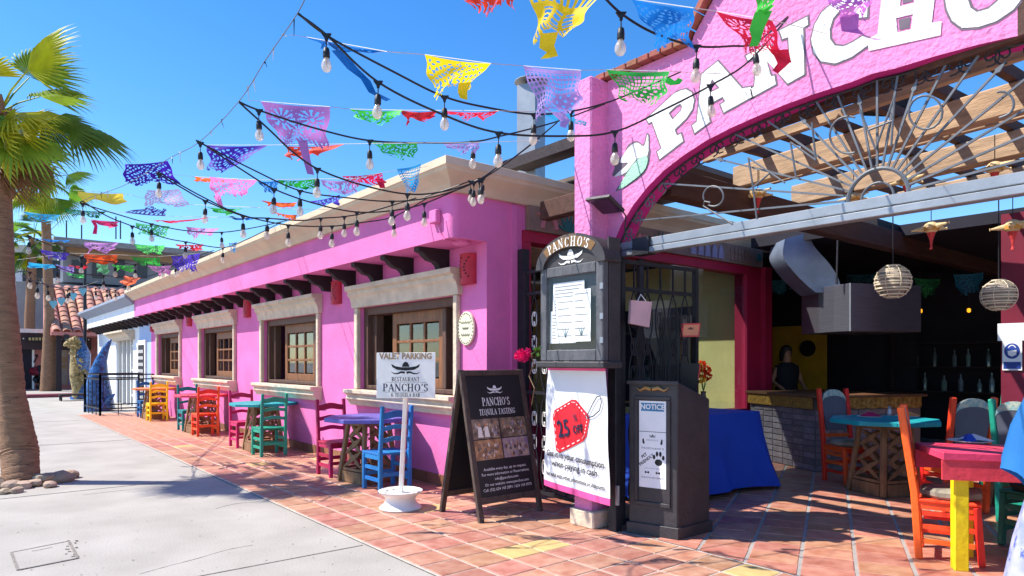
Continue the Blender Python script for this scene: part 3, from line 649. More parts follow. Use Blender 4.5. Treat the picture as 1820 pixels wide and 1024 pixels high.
# ------------------------------------------------------------------ gates
def gate_panel(root, p0, p1, z0, z1, m, scm=None):
    p0, p1 = Vector(p0), Vector(p1); d = (p1-p0); W = d.length; d.normalize(); f = lambda a, z: Vector((p0.x+d.x*a, p0.y+d.y*a, z))
    for a in (.02, W-.02): MB().bar(f(a, z0), f(a, z1), .045, .045, up=(1, 0, 0)).build('stile', m, root)
    for z in (z0+.03, z0+(z1-z0)*.45, z1-.26, z1-.02): MB().bar(f(.045, z), f(W-.045, z), .03, .035).build('rail', m, root)
    n = max(3, int(W/.2))
    for i in range(1, n+1):
        a = W*i/(n+1)
        MB().bar(f(a, z1-.25), f(a, z1-.04), .014, .014, up=(1, 0, 0)).build('baluster', m, root)
        zc = [(z0+.05, z0+(z1-z0)*.44), (z0+(z1-z0)*.46, z1-.28)]
        for q, (za, zb) in enumerate(zc):
            h = zb-za
            for sg in (-1, 1):
                mb = MB(); mb.tube([f(a+sg*.07*math.sin(math.pi*2*t)*(1 if t < .5 else -1)*.9+sg*.006, za+h*t) for t in [k/14 for k in range(15)]], .0075, 5); mb.build('baluster', m, root)
            for zz in (.25, .5, .75):
                for sg in (-1, 1):
                    ps_ = [(0., 0.)]; K_ = 30
                    for k in range(-K_, K_):
                        s__ = (k+.5)/K_; th = 5.2*s__*s__*(1 if s__ > 0 else -1)*sg+math.pi/2*1.0; ps_.append((ps_[-1][0]+math.cos(th), ps_[-1][1]+math.sin(th)))
                    mx_, mz_ = ps_[K_]; q_ = .11/K_
                    mb = MB(); mb.tube([f(a+sg*.04+(x-mx_)*q_*1.1, za+h*zz+(z-mz_)*q_*1.6) for x, z in ps_], .005, 5); mb.build('scroll', scm or m, root, smooth=True)
gt = thing('iron_gate', 'black wrought iron gate leaf standing open behind the notice stand', 'gate', (-3.98, 4.5, 0), group='entrance gate leaves')
gate_panel(gt, (-3.98, 4.5, 0), (-3.93, 5.55, 0), .06, 2.40, IRON)
gt2 = thing('iron_gate', 'black iron gate panel with pale scrolls between pink wall and menu case', 'gate', (-5.2, 4.78, 0), group='entrance gate leaves')
gate_panel(gt2, (-5.72, 4.88, 0), (-4.45, 4.78, 0), .06, 2.5, IRON, scm=WHITEP)
MB().b(-5.83, -5.73, 4.86, 4.96, 0, 2.75).build('post', IRON, gt2)
MB().b(-4.05, -3.96, 4.42, 4.5, 0, 2.5).build('post', IRON, gt, bevel=.005)
MB().tube([(-3.95, 4.43, .25), (-3.95, 4.43, .42)], .02, 8).build('hinge', STEEL, gt)

# ------------------------------------------------------------------ menu display case on the pillar
mc = thing('menu_case', 'weathered black wooden menu display case with rounded lettered top on the pillar', 'menu case', (-4.2, 4.2, 1.48))
y0, y1, x0, x1 = 4.13, 4.34, -4.62, -3.84; zb, zt = 1.50, 2.34
MB().b(x0+.02, x1-.02, y0+.07, y1, zb+.01, zt).build('back_box', mat('case_inside', '4a4a4c', .7), mc)
fr = MB().b(x0, x0+.085, y0, y0+.068, zb, zt); fr.b(x1-.085, x1, y0, y0+.068, zb, zt); fr.b(x0+.085, x1-.085, y0, y0+.068, zt-.09, zt); fr.b(x0+.085, x1-.085, y0, y0+.068, zb, zb+.1)
GW = mat('grey_weathered_wood', '55565a', .65, var=.25, scale=6, bump=.4, bscale=24, wear='a99c86', wscale=16, wamt=.68, stretch=(3, 3, 1))
fr.build('door_frame', GW, mc, bevel=.008)
MB().b(x1-.018, x1, y0+.07, y1, zb-.02, zt+.2).build('side_board', BLACKW, mc)
MB().b(x0-.03, x1+.03, y0-.03, y1, zb-.06, zb-.003).build('base_moulding', BLACKW, mc, bevel=.01)
MB().add([(x0+.085, y0+.018, zb+.1), (x1-.085, y0+.018, zb+.1), (x1-.085, y0+.018, zt-.09), (x0+.085, y0+.018, zt-.09)], [(0, 1, 2, 3)]).build('glass_pane', glass('case_glass', (.97, .98, .98), .0), mc)
mf = frame(((x0+x1)/2, y0, 0), (1, 0, 0), (0, 0, 1)); xm = (x0+x1)/2
top = arcp(0, 2.33, .42, .27, 0, 180, 24)+[(-.42, 2.33)]
MB().prism(top, lambda a, b, q: mf(a, b)+Vector((0, q, 0)), .01, .2).build('arched_top', BLACKW, mc, bevel=.01)
MB().prism(arcp(0, 2.33, .43, .28, 0, 180, 24)+arcp(0, 2.33, .33, .16, 180, 0, 24), lambda a, b, q: mf(a, b)+Vector((0, q, 0)), -.02, .009).build('arched_rim', BLACKW, mc)
band = MB().prism(arcp(0, 2.33, .415, .255, 38, 142, 18)+arcp(0, 2.33, .345, .165, 142, 38, 18), lambda a, b, q: mf(a, b)+Vector((0, q, 0)), -.024, -.021).build('name_band', mat('gold_brown_band', '7a5a34', .6), mc)
wds = [GL[c][0] for c in "PANCHO'S"]; tot = sum(wds); acc = 0
for c, wd in zip("PANCHO'S", wds):
    an = 132-84*(acc+wd/2)/tot; acc += wd; t = R(an)
    o = (.38*math.cos(t), 2.33+.21*math.sin(t)); rt = Vector((math.sin(t)*.38, 0, -math.cos(t)*.21)).normalized()
    f2 = frame(mf(*o)+Vector((0, -.026, 0)), rt, Vector((-rt.z, 0, rt.x))); serif(c, .085, f2, WPR, mc, wide=.85)
text('RESTAURANT', .032, lambda a, b: mf(a, 2.33+.262-a*a*.9+b)+Vector((0, -.022, 0)), TAN, mc)
hf = lift(frame((xm, y0+.008, 2.405), (1, 0, 0), (0, 0, 1)), .004); hat(.3, hf, WPR, mc)
for k, (a, b, c, d, sh) in enumerate(((-.26, .0, .26, .42, 0), (-.28, -.5, .0, 0, 1), (-.2, -.02, .22, .02, 1))):
    pass
for k, (a, b, c, d) in enumerate(((-.27, 2.2, .13, 1.86), (-.30, 1.95, -.05, 1.66), (-.22, 2.06, .04, 1.66), (.0, 2.12, .22, 1.67))):
    pp = MB(); yy = y0+.044-.005*k; pp.add([(xm+a, yy, d), (xm+c, yy, d), (xm+c, yy, b), (xm+a+.01, yy, b)], [(0, 1, 2, 3)])
    pg = pp.build('menu_page', PAPER, mc)
    for q in range(int((b-d)/.03)-1):
        if k < 2 or q % 2 == 0: MB().add([(xm+a+.03, yy-.002, b-.04-q*.03), (xm+c-.03-.03*(q % 3), yy-.002, b-.04-q*.03), (xm+c-.03-.03*(q % 3), yy-.002, b-.032-q*.03), (xm+a+.03, yy-.002, b-.032-q*.03)], [(0, 1, 2, 3)]).build('print_line', mat('grey_print', '8a8a90', .7), pg)
    if k >= 2:
        for e in (-1, 0, 1): stroke([(0, -.06), (e*.018, -.02), (e*.045, .03)], lambda t: .012*(1-t)+.002, frame((xm+(a+c)/2, yy-.003, d+.11), (1, 0, 0), (0, 0, 1)), mat('agave_print', '6f8790', .7), pg, 'agave_print')
for z in (2.1, 1.85, 1.65): MB().b(x1-.03, x1+.006, y0-.01, y0+.0, z, z+.05).build('hinge', STEEL, mc)
# ------------------------------------------------------------------ hanging discount banner
bn = thing('discount_banner', 'white vinyl banner with red 25% OFF tag hanging below the menu case', 'banner', (-4.28, 4.28, .29))
bx0, bx1, bz0, bz1, by = -4.70, -3.87, .34, 1.45, 4.25
def bw(a, b):                                      # a 0..1 across, b 0..1 up; bulging vinyl
    return Vector((bx0+(bx1-bx0)*a+(.5-a)*.10*b, by-.012*math.sin(a*9+1.5*b)*(1-b)**.8*.5-.015*math.sin(math.pi*a)-.006*math.sin(b*11+3*a), bz0-.06*(a)*(1-b)+(bz1-bz0)*b))
def vgrid(f, nu, nv, u0=0, u1=1, v0=0, v1=1):
    mb = MB(); mb.add([f(u0+(u1-u0)*i/nu, v0+(v1-v0)*j/nv) for j in range(nv+1) for i in range(nu+1)], [(j*(nu+1)+i, j*(nu+1)+i+1, (j+1)*(nu+1)+i+1, (j+1)*(nu+1)+i) for j in range(nv) for i in range(nu)]); return mb
vgrid(bw, 60, 60, 0, 1, .05, .97).build('vinyl', mat('white_vinyl', 'e2e2e4', .4, var=.04, scale=3, bump=.1, bscale=6), bn, smooth=True)
vgrid(bw, 30, 4, 0, 1, 0, .05).build('pink_hem', PINKPR, bn, smooth=True); vgrid(bw, 30, 3, 0, 1, .97, 1).build('pink_hem', PINKPR, bn, smooth=True)
H_ = bz1-bz0; W_ = bx1-bx0
def bf(dd): return lambda a, b: bw(.5+a/W_, .5+b/H_)+Vector((0, -dd, 0))
def dense(poly, k=4): return [(p[0]+(q[0]-p[0])*i/k, p[1]+(q[1]-p[1])*i/k) for p, q in zip(poly, poly[1:]+poly[:1]) for i in range(k)]
ca, sa = math.cos(R(12)), math.sin(R(12))
tagp = [(-.29, -.03), (-.27, .13), (-.22, .17), (.02, .26), (.09, .25), (.24, .14), (.25, .09), (.2, -.06), (.14, -.1), (-.18, -.22), (-.24, -.2), (-.27, -.13)]
tagp = [(-.30, .10), (-.27, .16), (-.03, .27), (.03, .27), (.19, .16), (.21, .12), (.17, -.03), (.13, -.07), (-.20, -.22), (-.25, -.2)]
def ongrid(poly, dd, m, nm):
    import mathutils
    xs_ = [p[0] for p in poly]; ys_ = [p[1] for p in poly]; pl = [Vector(p) for p in dense(poly, 6)]; step = .03
    mb = MB(); f = bf(dd); i0 = math.floor(min(xs_)/step); i1 = math.ceil(max(xs_)/step); j0 = math.floor(min(ys_)/step); j1 = math.ceil(max(ys_)/step)
    tri = tessellate_polygon([[Vector((a, b, 0)) for a, b in poly]])
    for t_ in tri:
        T3 = [Vector(poly[k]) for k in t_]
        if (T3[1]-T3[0]).cross(T3[2]-T3[0]) < 0: T3 = [T3[0], T3[2], T3[1]]
        for i in range(i0, i1):
            for j in range(j0, j1):
                q = [Vector((i*step, j*step)), Vector(((i+1)*step, j*step)), Vector(((i+1)*step, (j+1)*step)), Vector((i*step, (j+1)*step))]
                for k in range(3):
                    a, b = T3[k], T3[(k+1) % 3]; q = clip(q, lambda p: (b-a).cross(p-a))
                    if len(q) < 3: break
                if len(q) >= 3: mb.add([f(*p) for p in q], [tuple(range(len(q)))])
    return mb.build(nm, m, bn)
ongrid(tagp, .006, REDPR, 'red_tag')
sti = grow(tagp, -.022); L = dense(sti, 9)
for i in range(0, len(L)-1, 2): stroke([L[i], L[i+1]], .008, bf(.012), WPR, bn, 'stitch')
stroke([(.16, .13), (.2, .17), (.25, .25), (.3, .31), (.34, .32), (.355, .27), (.33, .2), (.26, .15), (.18, .125)], .010, bf(.012), mat('navy_print', '1d2440', .6), bn, 'tag_string')
rot = lambda a, b, s, ox, oy: (ox+a*ca-b*sa, oy+a*sa+b*ca)
text('25', .21, lambda a, b: bf(.014)(*rot(a*.85, b, 1, -.135, .0)), mat('navy_print', '1d2440', .6), bn, bold=.004)
text('%', .09, lambda a, b: bf(.014)(*rot(a, b, 1, .03, .115)), mat('navy_print', '1d2440', .6), bn, bold=.001)
text('OFF', .095, lambda a, b: bf(.014)(*rot(a*.85, b, 1, .065, .02)), mat('navy_print', '1d2440', .6), bn, bold=.003)
def wtext(s, sz, oy, wd):
    o = text(s, sz, lambda a, b: Vector((a, b, 0)), BLK, bn, bold=.0012); xs_ = [v.co.x for v in o.data.vertices]; k = wd/(max(xs_)-min(xs_))
    for v in o.data.vertices: v.co = bf(.013)(v.co.x*k, v.co.y+oy)
wtext('Get it in your consumption', .08, -.24, .74); wtext('when paying in cash', .08, -.32, .58); wtext('Not valid with other promotions or discounts', .046, -.425, .74)
# floodlight on the arch
fl = thing('floodlight', 'thin dark floodlight panel tilted on the pink arch', 'floodlight', Yp(1075, 365, 4.45))
c = Yp(1075, 364, 4.42); M_ = Matrix.Translation(c) @ Matrix.Rotation(R(-28), 4, 'X') @ Matrix.Rotation(R(6), 4, 'Y')
MB().b(-.15, .15, -.11, .11, -.012, .012, M_).build('panel', BLACKW, fl); MB().b(-.13, .13, -.09, .09, -.017, -.0125, M_).build('lens', GLASSD, fl)
MB().tube([c+Vector((.1, .05, 0)), c+Vector((.12, .14, -.1)), c+Vector((.1, .15, -.25)), c+Vector((.0, .15, -.4))], .007).build('wire', IRON, fl)
MB().bar(c+Vector((0, .08, 0)), c+Vector((0, .16, -.03)), .04, .02).build('bracket', IRON, fl)

# ------------------------------------------------------------------ sandwich board
ab = thing('sandwich_board', 'black wooden sandwich board advertising tequila tasting on the terrace', 'sandwich board', (-5.1, 3.85, 0))
A, B = Gp(848, 934), Gp(957, 912); zt_ = 1.40
A = Vector((A.x, A.y, .012)); B = Vector((B.x, B.y, .012))
A2, B2 = Gp(768, 914), None
rt = (B-A).normalized(); bk = Vector((-rt.y, rt.x, 0)); bk = -rt.cross(Z) if False else Vector((rt.y*-1, rt.x, 0))
bk = Vector((A2.x-A.x, A2.y-A.y, 0)); bk = (bk-rt*bk.dot(rt)).normalized()      # toward the rear frame
Wd = .80; spread = .62
A = A+rt*.02
ridge = A+bk*(spread/2)+Z*zt_
def board(o, toward, face):
    up_ = (ridge-o); L = up_.length; up_ = up_/L; return frame(o, rt, up_), L
ff, L = board(A, bk, 1); fu = (ridge-A).normalized(); nr = rt.cross(fu)
WWOOD = mat('worn_frame_wood', '4f4038', .75, var=.3, scale=6, bump=.5, bscale=22, wear='93816c', wscale=11, wamt=.62, stretch=(4, 4, 1.2))
def slab(f, n, a0, a1, b0, b1, t0, t1, m, nm, par):
    mb = MB(); mb.prism([(a0, b0), (a1, b0), (a1, b1), (a0, b1)], lambda a, b, q: f(a, b)+n*q, t0, t1); return mb.build(nm, m, par, bevel=.004)
for side, (O, n_) in enumerate(((A, nr), (A+bk*spread, None))):
    f = frame(O, rt, ridge-O); u_ = (ridge-O).normalized(); n_ = rt.cross(u_)*(1 if side == 0 else -1)
    for a in (0, Wd-.055): slab(f, n_, a, a+.055, -.0, L, -.018, .02, WWOOD, 'leg', ab)
    slab(f, n_, .056, Wd-.056, L-.055, L-.002, -.015, .015, WWOOD, 'top_rail', ab); slab(f, n_, .056, Wd-.056, .16, .22, -.015, .015, WWOOD, 'bottom_rail', ab)
    pn = slab(f, n_, .056, Wd-.056, .221, L-.056, -.008, .006, mat('blackboard', '1b1b1e', .55, var=.2, scale=4, wear='6b6864', wscale=9, wamt=.73), 'panel', ab)
    if side == 0: face = lambda a, b, dd=.0075, f=f, n_=n_: f(a, b)+n_*dd
fc = lambda oy, dd=.0085: (lambda a, b: face(Wd/2+a, oy+b, dd))
hat(.19, fc(1.235), WPR, ab); serif("PANCHO'S", .08, fc(1.12), WPR, ab, wide=.72); serif('TEQUILA TASTING', .058, fc(1.02), WPR, ab, wide=.72)
for i, s in enumerate(('Available every day, up on request.', 'For more information or Reservations:', 'info@panchos.com', 'Or our website: www.panchos.com', 'Call: (52) 624 143 2891 / 624 143 0973')):
    text(s, .038, fc(.475-.048*i), WPR, ab)
PH = [('b39b84', '4d4138'), ('a89478', '3c332c'), ('c9996b', '6d4a36'), ('c0a98f', '7a6788')]
for k in range(4):
    cx, cy = (-.172, .172)[k % 2], (.86, .66)[k//2]
    ph = flat([(cx-.165, cy-.095), (cx+.165, cy-.095), (cx+.165, cy+.095), (cx-.165, cy+.095)], fc(0, .0085), mat('photo%d' % k, PH[k][1], .35, col2=PH[k][0], scale=16), ab, 'photo_print')
    rr = random.Random(k)
    for q in range(44):
        a, b = cx-.14+.28*rr.random(), cy-.075+.13*rr.random(); c_ = rr.choice(('c2ab92', '8a6850', '5a4840', 'b5855f', 'd2c4b2', '7a665a', '8f8496'))
        w_, h_ = rr.uniform(.006, .02), rr.uniform(.012, .045)
        w_ *= .75; flat([(a-w_, b-h_/2), (a+w_, b-h_/2), (a+w_, b+h_*.15), (a+w_*.45, b+h_*.3), (a+w_*.35, b+h_/2), (a-w_*.35, b+h_/2), (a-w_*.45, b+h_*.3), (a-w_, b+h_*.15)], fc(0, .009+.0001*q), mat('photo_bit_'+c_, c_, .35), ph, 'photo_patch')
    if k == 0:
        for a in (-.08, .0): flat([(cx+a-.03, cy-.08), (cx+a+.035, cy-.08), (cx+a+.02, cy+.02), (cx+a-.02, cy+.02)], fc(0, .012), mat('photo_bit_e6ddd0', 'e6ddd0', .35), ph, 'photo_patch'); flat(arcp(cx+a, cy+.04, .014, .02, 0, 360, 10)[:-1], fc(0, .012), mat('photo_bit_c98a5c', 'c98a5c', .35), ph, 'photo_patch')

# ------------------------------------------------------------------ valet sign on a wheel rim
vc = Gp(712, 906); vc.z = .012
vs_ = thing('valet_sign', 'white valet parking sign on a leaning pole set in a painted wheel rim', 'sign', vc)
MB().lathe([(.10, .03), (.16, .02), (.205, .0), (.215, .015), (.2, .03), (.165, .055), (.15, .09), (.155, .12), (.19, .15), (.215, .165), (.222, .185), (.205, .19), (.16, .165), (.13, .16), (.10, .17)], vc, 28).build('wheel_rim', WHITEP, vs_, smooth=True)
MB().lathe([(.03, .02), (.1, .03), (.1, .165), (.03, .175)], vc, 20).build('rim_disc', WHITEP, vs_, smooth=True)
for k in range(10):
    a = R(36*k); MB().b(-.012, .012, -.008, .008, 0, .004, Matrix.Translation(vc+Vector((.145*math.cos(a), .145*math.sin(a), .172))) @ Matrix.Rotation(a, 4, 'Z')).build('vent_hole', BLK, vs_)
pt = Dp(722, 700, 6.48); MB().bar(vc+Z*.1, pt+Z*.06, .042, .042, up=(1, 1, 0)).build('pole', WHITEP, vs_, bevel=.004)
cr_ = Vector((CS, SN, 0)); sf_o = Dp(721, 667, 6.40); sr = (cr_*math.cos(R(6))+Vector((-SN, CS, 0))*math.sin(R(-6)))
sf = frame(sf_o, sr, Z+sr*.0); sn = NRM(sf)
mb = MB(); mb.prism([(-.285, -.22), (.285, -.215), (.287, .215), (-.283, .213)], lambda a, b, q: sf(a, b)+sn*q, -.008, 0); mb.build('plate', WHITEP, vs_, bevel=.003)
s1 = lambda oy: (lambda a, b: sf(a, oy+b)+sn*.002)
o = text('VALET PARKING', .078, s1(.178), TAN, vs_, bold=.0035)
xs_ = [sr.dot(v.co-sf_o) for v in o.data.vertices]; kx = .51/(max(xs_)-min(xs_))
for v in o.data.vertices: dx = sr.dot(v.co-sf_o); v.co += sr*(dx*kx-dx)
hat(.28, s1(.06), BLK, vs_); serif('RESTAURANT', .04, s1(-.038), BLK, vs_, wide=.85); serif("PANCHO'S", .074, s1(-.117), mat('navy_print', '1d2440', .6), vs_, wide=.98); serif('& TEQUILA BAR', .036, s1(-.188), BLK, vs_, wide=.85)
for y in (-.068, -.162): flat([(-.2, y-.001), (.2, y-.001), (.2, y+.001), (-.2, y+.001)], s1(0), BLK, vs_, 'rule')

# ------------------------------------------------------------------ terrace tables and chairs
def box_mesh(nm, m, x0, x1, y0, y1, z0, z1, bev=.006): return MB().b(x0, x1, y0, y1, z0, z1).mesh(nm, m, bevel=bev)
def ladder_chair(label, m, loc, rz, group):          # faces local +x, back at -x
    t = thing('wooden_chair', label, 'chair', loc, rz, group, world=False); w, d, sh = .42, .40, .45
    for sy in (-1, 1):
        y = sy*(w/2-.022)
        MB().bar((-d/2, y, .004), (-d/2, y, .48), .045, .045, up=(0, 1, 0)).bar((-d/2, y, .481), (-d/2-.05, y, .98), .045, .04, up=(0, 1, 0)).build('leg', m, t, bevel=.006)
        MB().bar((d/2-.02, y, .004), (d/2-.02, y, sh-.03), .045, .045, up=(0, 1, 0)).build('leg', m, t, bevel=.006)
        for z in (.14, .27): MB().bar((-d/2+.023, y, z), (d/2-.043, y, z), .022, .04).build('stretcher', m, t)
        MB().bar((-d/2+.023, y, sh-.055), (d/2-.043, y, sh-.055), .022, .05).build('apron', m, t)
    MB().bar((d/2-.02, -w/2+.045, sh-.055), (d/2-.02, w/2-.045, sh-.055), .022, .05).build('apron', m, t); MB().bar((-d/2, -w/2+.045, .2), (-d/2, w/2-.045, .2), .022, .045).build('stretcher', m, t)
    MB().bar((d/2-.02, -w/2+.045, .18), (d/2-.02, w/2-.045, .18), .022, .04).build('stretcher', m, t)
    for k in range(3): MB().b(-d/2+.024, d/2+.02, -w/2+.003+k*.1385, -w/2+.137+k*.1385, sh-.029, sh-.004).build('seat_board', m, t, bevel=.004)
    for k, z in enumerate((.60, .735, .88)):
        h = .05 if k < 2 else .075; mb = MB(); n_ = 10; f = lambda y, zz: Vector((-d/2-.05*(zz-.48)/.5, y, zz)); pr = []
        up_ = [( -w/2+.045+(w-.09)*i/n_, z+h/2+.014*math.cos(math.pi*2*(i/n_-.5))*(1 if k == 2 else .8)) for i in range(n_+1)]
        dn_ = [(y, z-h/2+(.010*math.cos(math.pi*2*(i/n_-.5)))) for i, (y, _) in reversed(list(enumerate(up_)))]
        mb.prism(up_+dn_, lambda a, b, q: f(a, b)+Vector((q, 0, 0)), -.011, .011); mb.build('back_slat', m, t)
    return t
def lattice_table(label, m, loc, rz, group, h=.80, r=.52, n=8):
    t = thing('lattice_table', label, 'table', loc, rz, group, world=False)
    b0, b1 = .255, .17; hh = h-.05
    cor = [(sx, sy) for sx, sy in ((-1, -1), (1, -1), (1, 1), (-1, 1))]
    for sx, sy in cor: MB().bar((sx*b0, sy*b0, .008), (sx*b1, sy*b1, hh), .05, .05, up=(1, 0, 0)).build('leg', LATT, t, bevel=.005)
    for i in range(4):
        a, b = cor[i], cor[(i+1) % 4]
        def q(s, z):
            k = b0+(b1-b0)*z/hh-.0; e = k-.03; return Vector((a[0]*k*(1-s)+b[0]*k*s, a[1]*k*(1-s)+b[1]*k*s, z))
        for z, hgt in ((.075, .13), (.165, .03), (hh-.03, .06)): MB().bar(q(.1, z), q(.9, z), .02, hgt).build('rail', LATT, t)
        for zc, zh in ((.29, .22), (.46, .22), (.62, .18)):
            for s0, s1_ in ((.1, .9), (.9, .1)):
                mb = MB(); p0, p1 = q(s0, zc-zh/2), q(s1_, zc+zh/2); mid = (p0+p1)/2; off = (Vector((a[0]+b[0], a[1]+b[1], 0)).normalized())*(.006 if s0 < .5 else -.006)
                d_ = (p1-p0).normalized(); pp = d_.cross(Vector((a[0]+b[0], a[1]+b[1], 0))).normalized(); pl = [(0, 0), (.25, .024), (.5, .03), (.75, .024), (1, 0), (.75, -.024), (.5, -.03), (.25, -.024)]
                nn_ = Vector((a[0]+b[0], a[1]+b[1], 0)).normalized()
                mb.prism(pl, lambda u, v, w_: p0+(p1-p0)*u+pp*v+off+nn_*w_, -.005, .005); mb.build('lattice_slat', LATT, t)
    oc = [(r*math.cos(R(22.5+45*k))/math.cos(R(22.5))*.96, r*math.sin(R(22.5+45*k))/math.cos(R(22.5))*.96) for k in range(8)]
    for k in range(4):                               # four planks clipped to the octagon
        y0, y1 = -r+k*r/2+.0015, -r+(k+1)*r/2-.0015
        pl = clip(clip([Vector(p) for p in oc], lambda p: p.y-y0), lambda p: y1-p.y)
        if len(pl) > 2: mb = MB(); mb.prism([(p.x, p.y) for p in pl], lambda a, b, q: Vector((a, b, q)), h-.05, h-.001*(k % 2)); mb.build('top_plank', m, t, bevel=.006)
    return t
CB, CM, CG, CO, CY = paint('blue', '1f72b4'), paint('magenta', 'b4164f'), paint('green', '1f9377'), paint('orange', 'ea4a20'), paint('yellow', 'f6cb14')
CT, CP, CTE, CPK, COT = paint('teal_dark', '167f80'), paint('purple', '655aa8'), paint('teal', '1f9aa2'), paint('rose', 'dd4258'), paint('tangerine', 'd97a38')
CBD = paint('deep_blue', '155f9c'); CPM = paint('pink_magenta', 'c8205f')
GT = 'tables along the pink wall'; GC = 'painted chairs along the pink wall'
zf = .013
lattice_table('purple topped table with wooden lattice base under the nearest window', CP, (-7.62, 3.95, zf), R(8), GT)
ladder_chair('blue painted wooden chair at the purple table behind the valet sign', CB, (-7.0, 3.86, zf), R(180), GC)
ladder_chair('dark red wooden chair on the far side of the purple table', CM, (-8.28, 3.86, zf), R(0), GC)
lattice_table('teal topped table with lattice base second from the valet sign', CTE, (-11.35, 3.95, zf), R(-4), GT)
ladder_chair('green wooden ladder-back chair at the teal table', CG, (-10.72, 3.82, zf), R(180), GC)
ladder_chair('magenta wooden chair on the far side of the teal table', CPM, (-12.05, 3.88, zf), R(0), GC)
lattice_table('pink topped table with lattice base beside the orange chair', CPK, (-15.0, 3.95, zf), R(5), GT)
ladder_chair('bright orange wooden chair at the pink topped table', CO, (-14.37, 3.84, zf), R(180), GC)
ladder_chair('dark teal wooden chair on the far side of the pink topped table', CT, (-15.65, 3.88, zf), R(0), GC)
lattice_table('orange topped table with lattice base farthest along the wall', COT, (-19.3, 3.95, zf), R(0), GT)
ladder_chair('yellow wooden chair at the orange topped table', CY, (-18.7, 3.86, zf), R(180), GC)
ladder_chair('deep blue wooden chair beside the iron railing', CBD, (-20.0, 3.9, zf), R(0), GC)

# ------------------------------------------------------------------ notice stand
ns = thing('notice_stand', 'worn black wooden host stand with sloping top and white notices', 'stand', (-3.68, 4.8, 0))
Pq = [Vector((-3.90, 4.52, 0)), Vector((-3.47, 4.635, 0)), Vector((-3.47+.0, 5.09, 0)), Vector((-3.90, 4.98, 0))]
h0, h1 = 1.33, 1.17
mb = MB(); mb.add([p+Z*.012 for p in Pq]+[Pq[0]+Z*h0, Pq[1]+Z*h0, Pq[2]+Z*h1, Pq[3]+Z*h1], [(3, 2, 1, 0), (4, 5, 6, 7)]+[(i, (i+1) % 4, 4+(i+1) % 4, 4+i) for i in range(4)]); mb.build('body', BLACKW, ns, bevel=.008)
er = (Pq[1]-Pq[0]).normalized(); ef = frame(Pq[0], er, Z); en = er.cross(Z)
def nslab(a0, a1, b0, b1, t0, t1, m, nm, bev=.004):
    mb = MB(); mb.prism([(a0, b0), (a1, b0), (a1, b1), (a0, b1)], lambda a, b, q: ef(a, b)+en*q, t0, t1); return mb.build(nm, m, ns, bevel=bev)
Wn = (Pq[1]-Pq[0]).length
nslab(-.012, Wn+.012, .012, .11, .001, .022, BLACKW, 'base_moulding'); nslab(-.01, Wn+.012, h0-.03, h0+.004, .001, .025, BLACKW, 'top_moulding')
for a0, a1, b0, b1 in ((.06, .09, .3, 1.17), (Wn-.09, Wn-.06, .3, 1.17), (.06, Wn-.06, .265, .299), (.06, Wn-.06, 1.171, 1.2)): nslab(a0, a1, b0, b1, .001, .016, BLACKW, 'panel_moulding')
sd = (Pq[2]-Pq[1]).normalized(); mb = MB(); mb.prism([(-.02, .012), (.475, .012), (.475, .11), (-.02, .11)], lambda a, b, q: Pq[1]+sd*a+Z*b+sd.cross(Z)*q, .001, .02); mb.build('base_moulding', BLACKW, ns, bevel=.004)
nf = lambda ox, oy, d=.004: (lambda a, b: ef(ox+a, oy+b)+en*d)
GOLD = mat('aged_brass', 'a5814f', .45, var=.2, metal=.5)
for k in (-1, 1):
    pts = [(k*.006, 0), (k*.06, .012), (k*.11, -.012), (k*.15, .012)]
    mb = MB(); mb.tube([ef(Wn/2+a, 1.262+b)+en*.012 for a, b in pts], [.018, .016, .011, .003], 8); mb.build('moustache_handle', GOLD, ns, smooth=True)
nslab(.1, Wn-.1, .90, 1.16, .002, .0035, PAPER, 'notice_sheet', 0); flat([(-.105, -.035), (.105, -.035), (.105, .035), (-.105, .035)], nf(Wn/2, 1.108), BLUEPR, ns, 'blue_strip')
o = text('NOTICE', .06, nf(Wn/2, 1.108, .005), WPR, ns, bold=.002)
nslab(.1, Wn-.1, .42, .895, .002, .0035, PAPER, 'pet_notice', 0)
hat(.06, nf(Wn/2, .86), BLK, ns); text('PANCHO\'S', .022, nf(Wn/2, .825), mat('grey_print', '8a8a90', .7), ns)
text('THIS RESTAURANT IS', .022, nf(Wn/2, .755), BLK, ns)
c8, s8 = math.cos(R(38)), math.sin(R(38))
text('PET', .036, lambda a, b: nf(Wn/2-.075, .69)(a*c8-b*s8, a*s8+b*c8), BLK, ns, bold=.001); text('FRIENDLY', .036, lambda a, b: nf(Wn/2-.055, .655)(a*c8-b*s8, a*s8+b*c8), BLK, ns, bold=.001)
for a, b, rx, ry in ((.055, .64, .034, .028), (.015, .685, .012, .02), (.042, .712, .012, .022), (.072, .712, .012, .022), (.098, .682, .012, .02)): flat(arcp(Wn/2+a, b, rx, ry, 0, 360, 14)[:-1], lambda p, q: ef(p, q)+en*.0045, BLK, ns, 'paw_print')
text('WITH LIMITED SPACE', .015, nf(Wn/2, .585), mat('grey_print', '8a8a90', .7), ns)
for a in (-.05, .05): flat([(-.02, .006), (-.012, .012), (-.008, .005), (.008, .005), (.012, .012), (.02, .006), (.02, -.006), (.012, -.012), (.008, -.005), (-.008, -.005), (-.012, -.012), (-.02, -.006)], nf(Wn/2+a, .55), BLK, ns, 'bone_print')
for a, k in ((-.085, 1), (.085, -1)): flat([(-.008*k, .02), (.004*k, .03), (.014*k, -.012), (.006*k, -.022), (-.006*k, -.01)], nf(Wn/2+a, .81), BLK, ns, 'bottle_print')
text('MASCOTAS BIENVENIDAS', .018, nf(Wn/2, .505), BLK, ns)

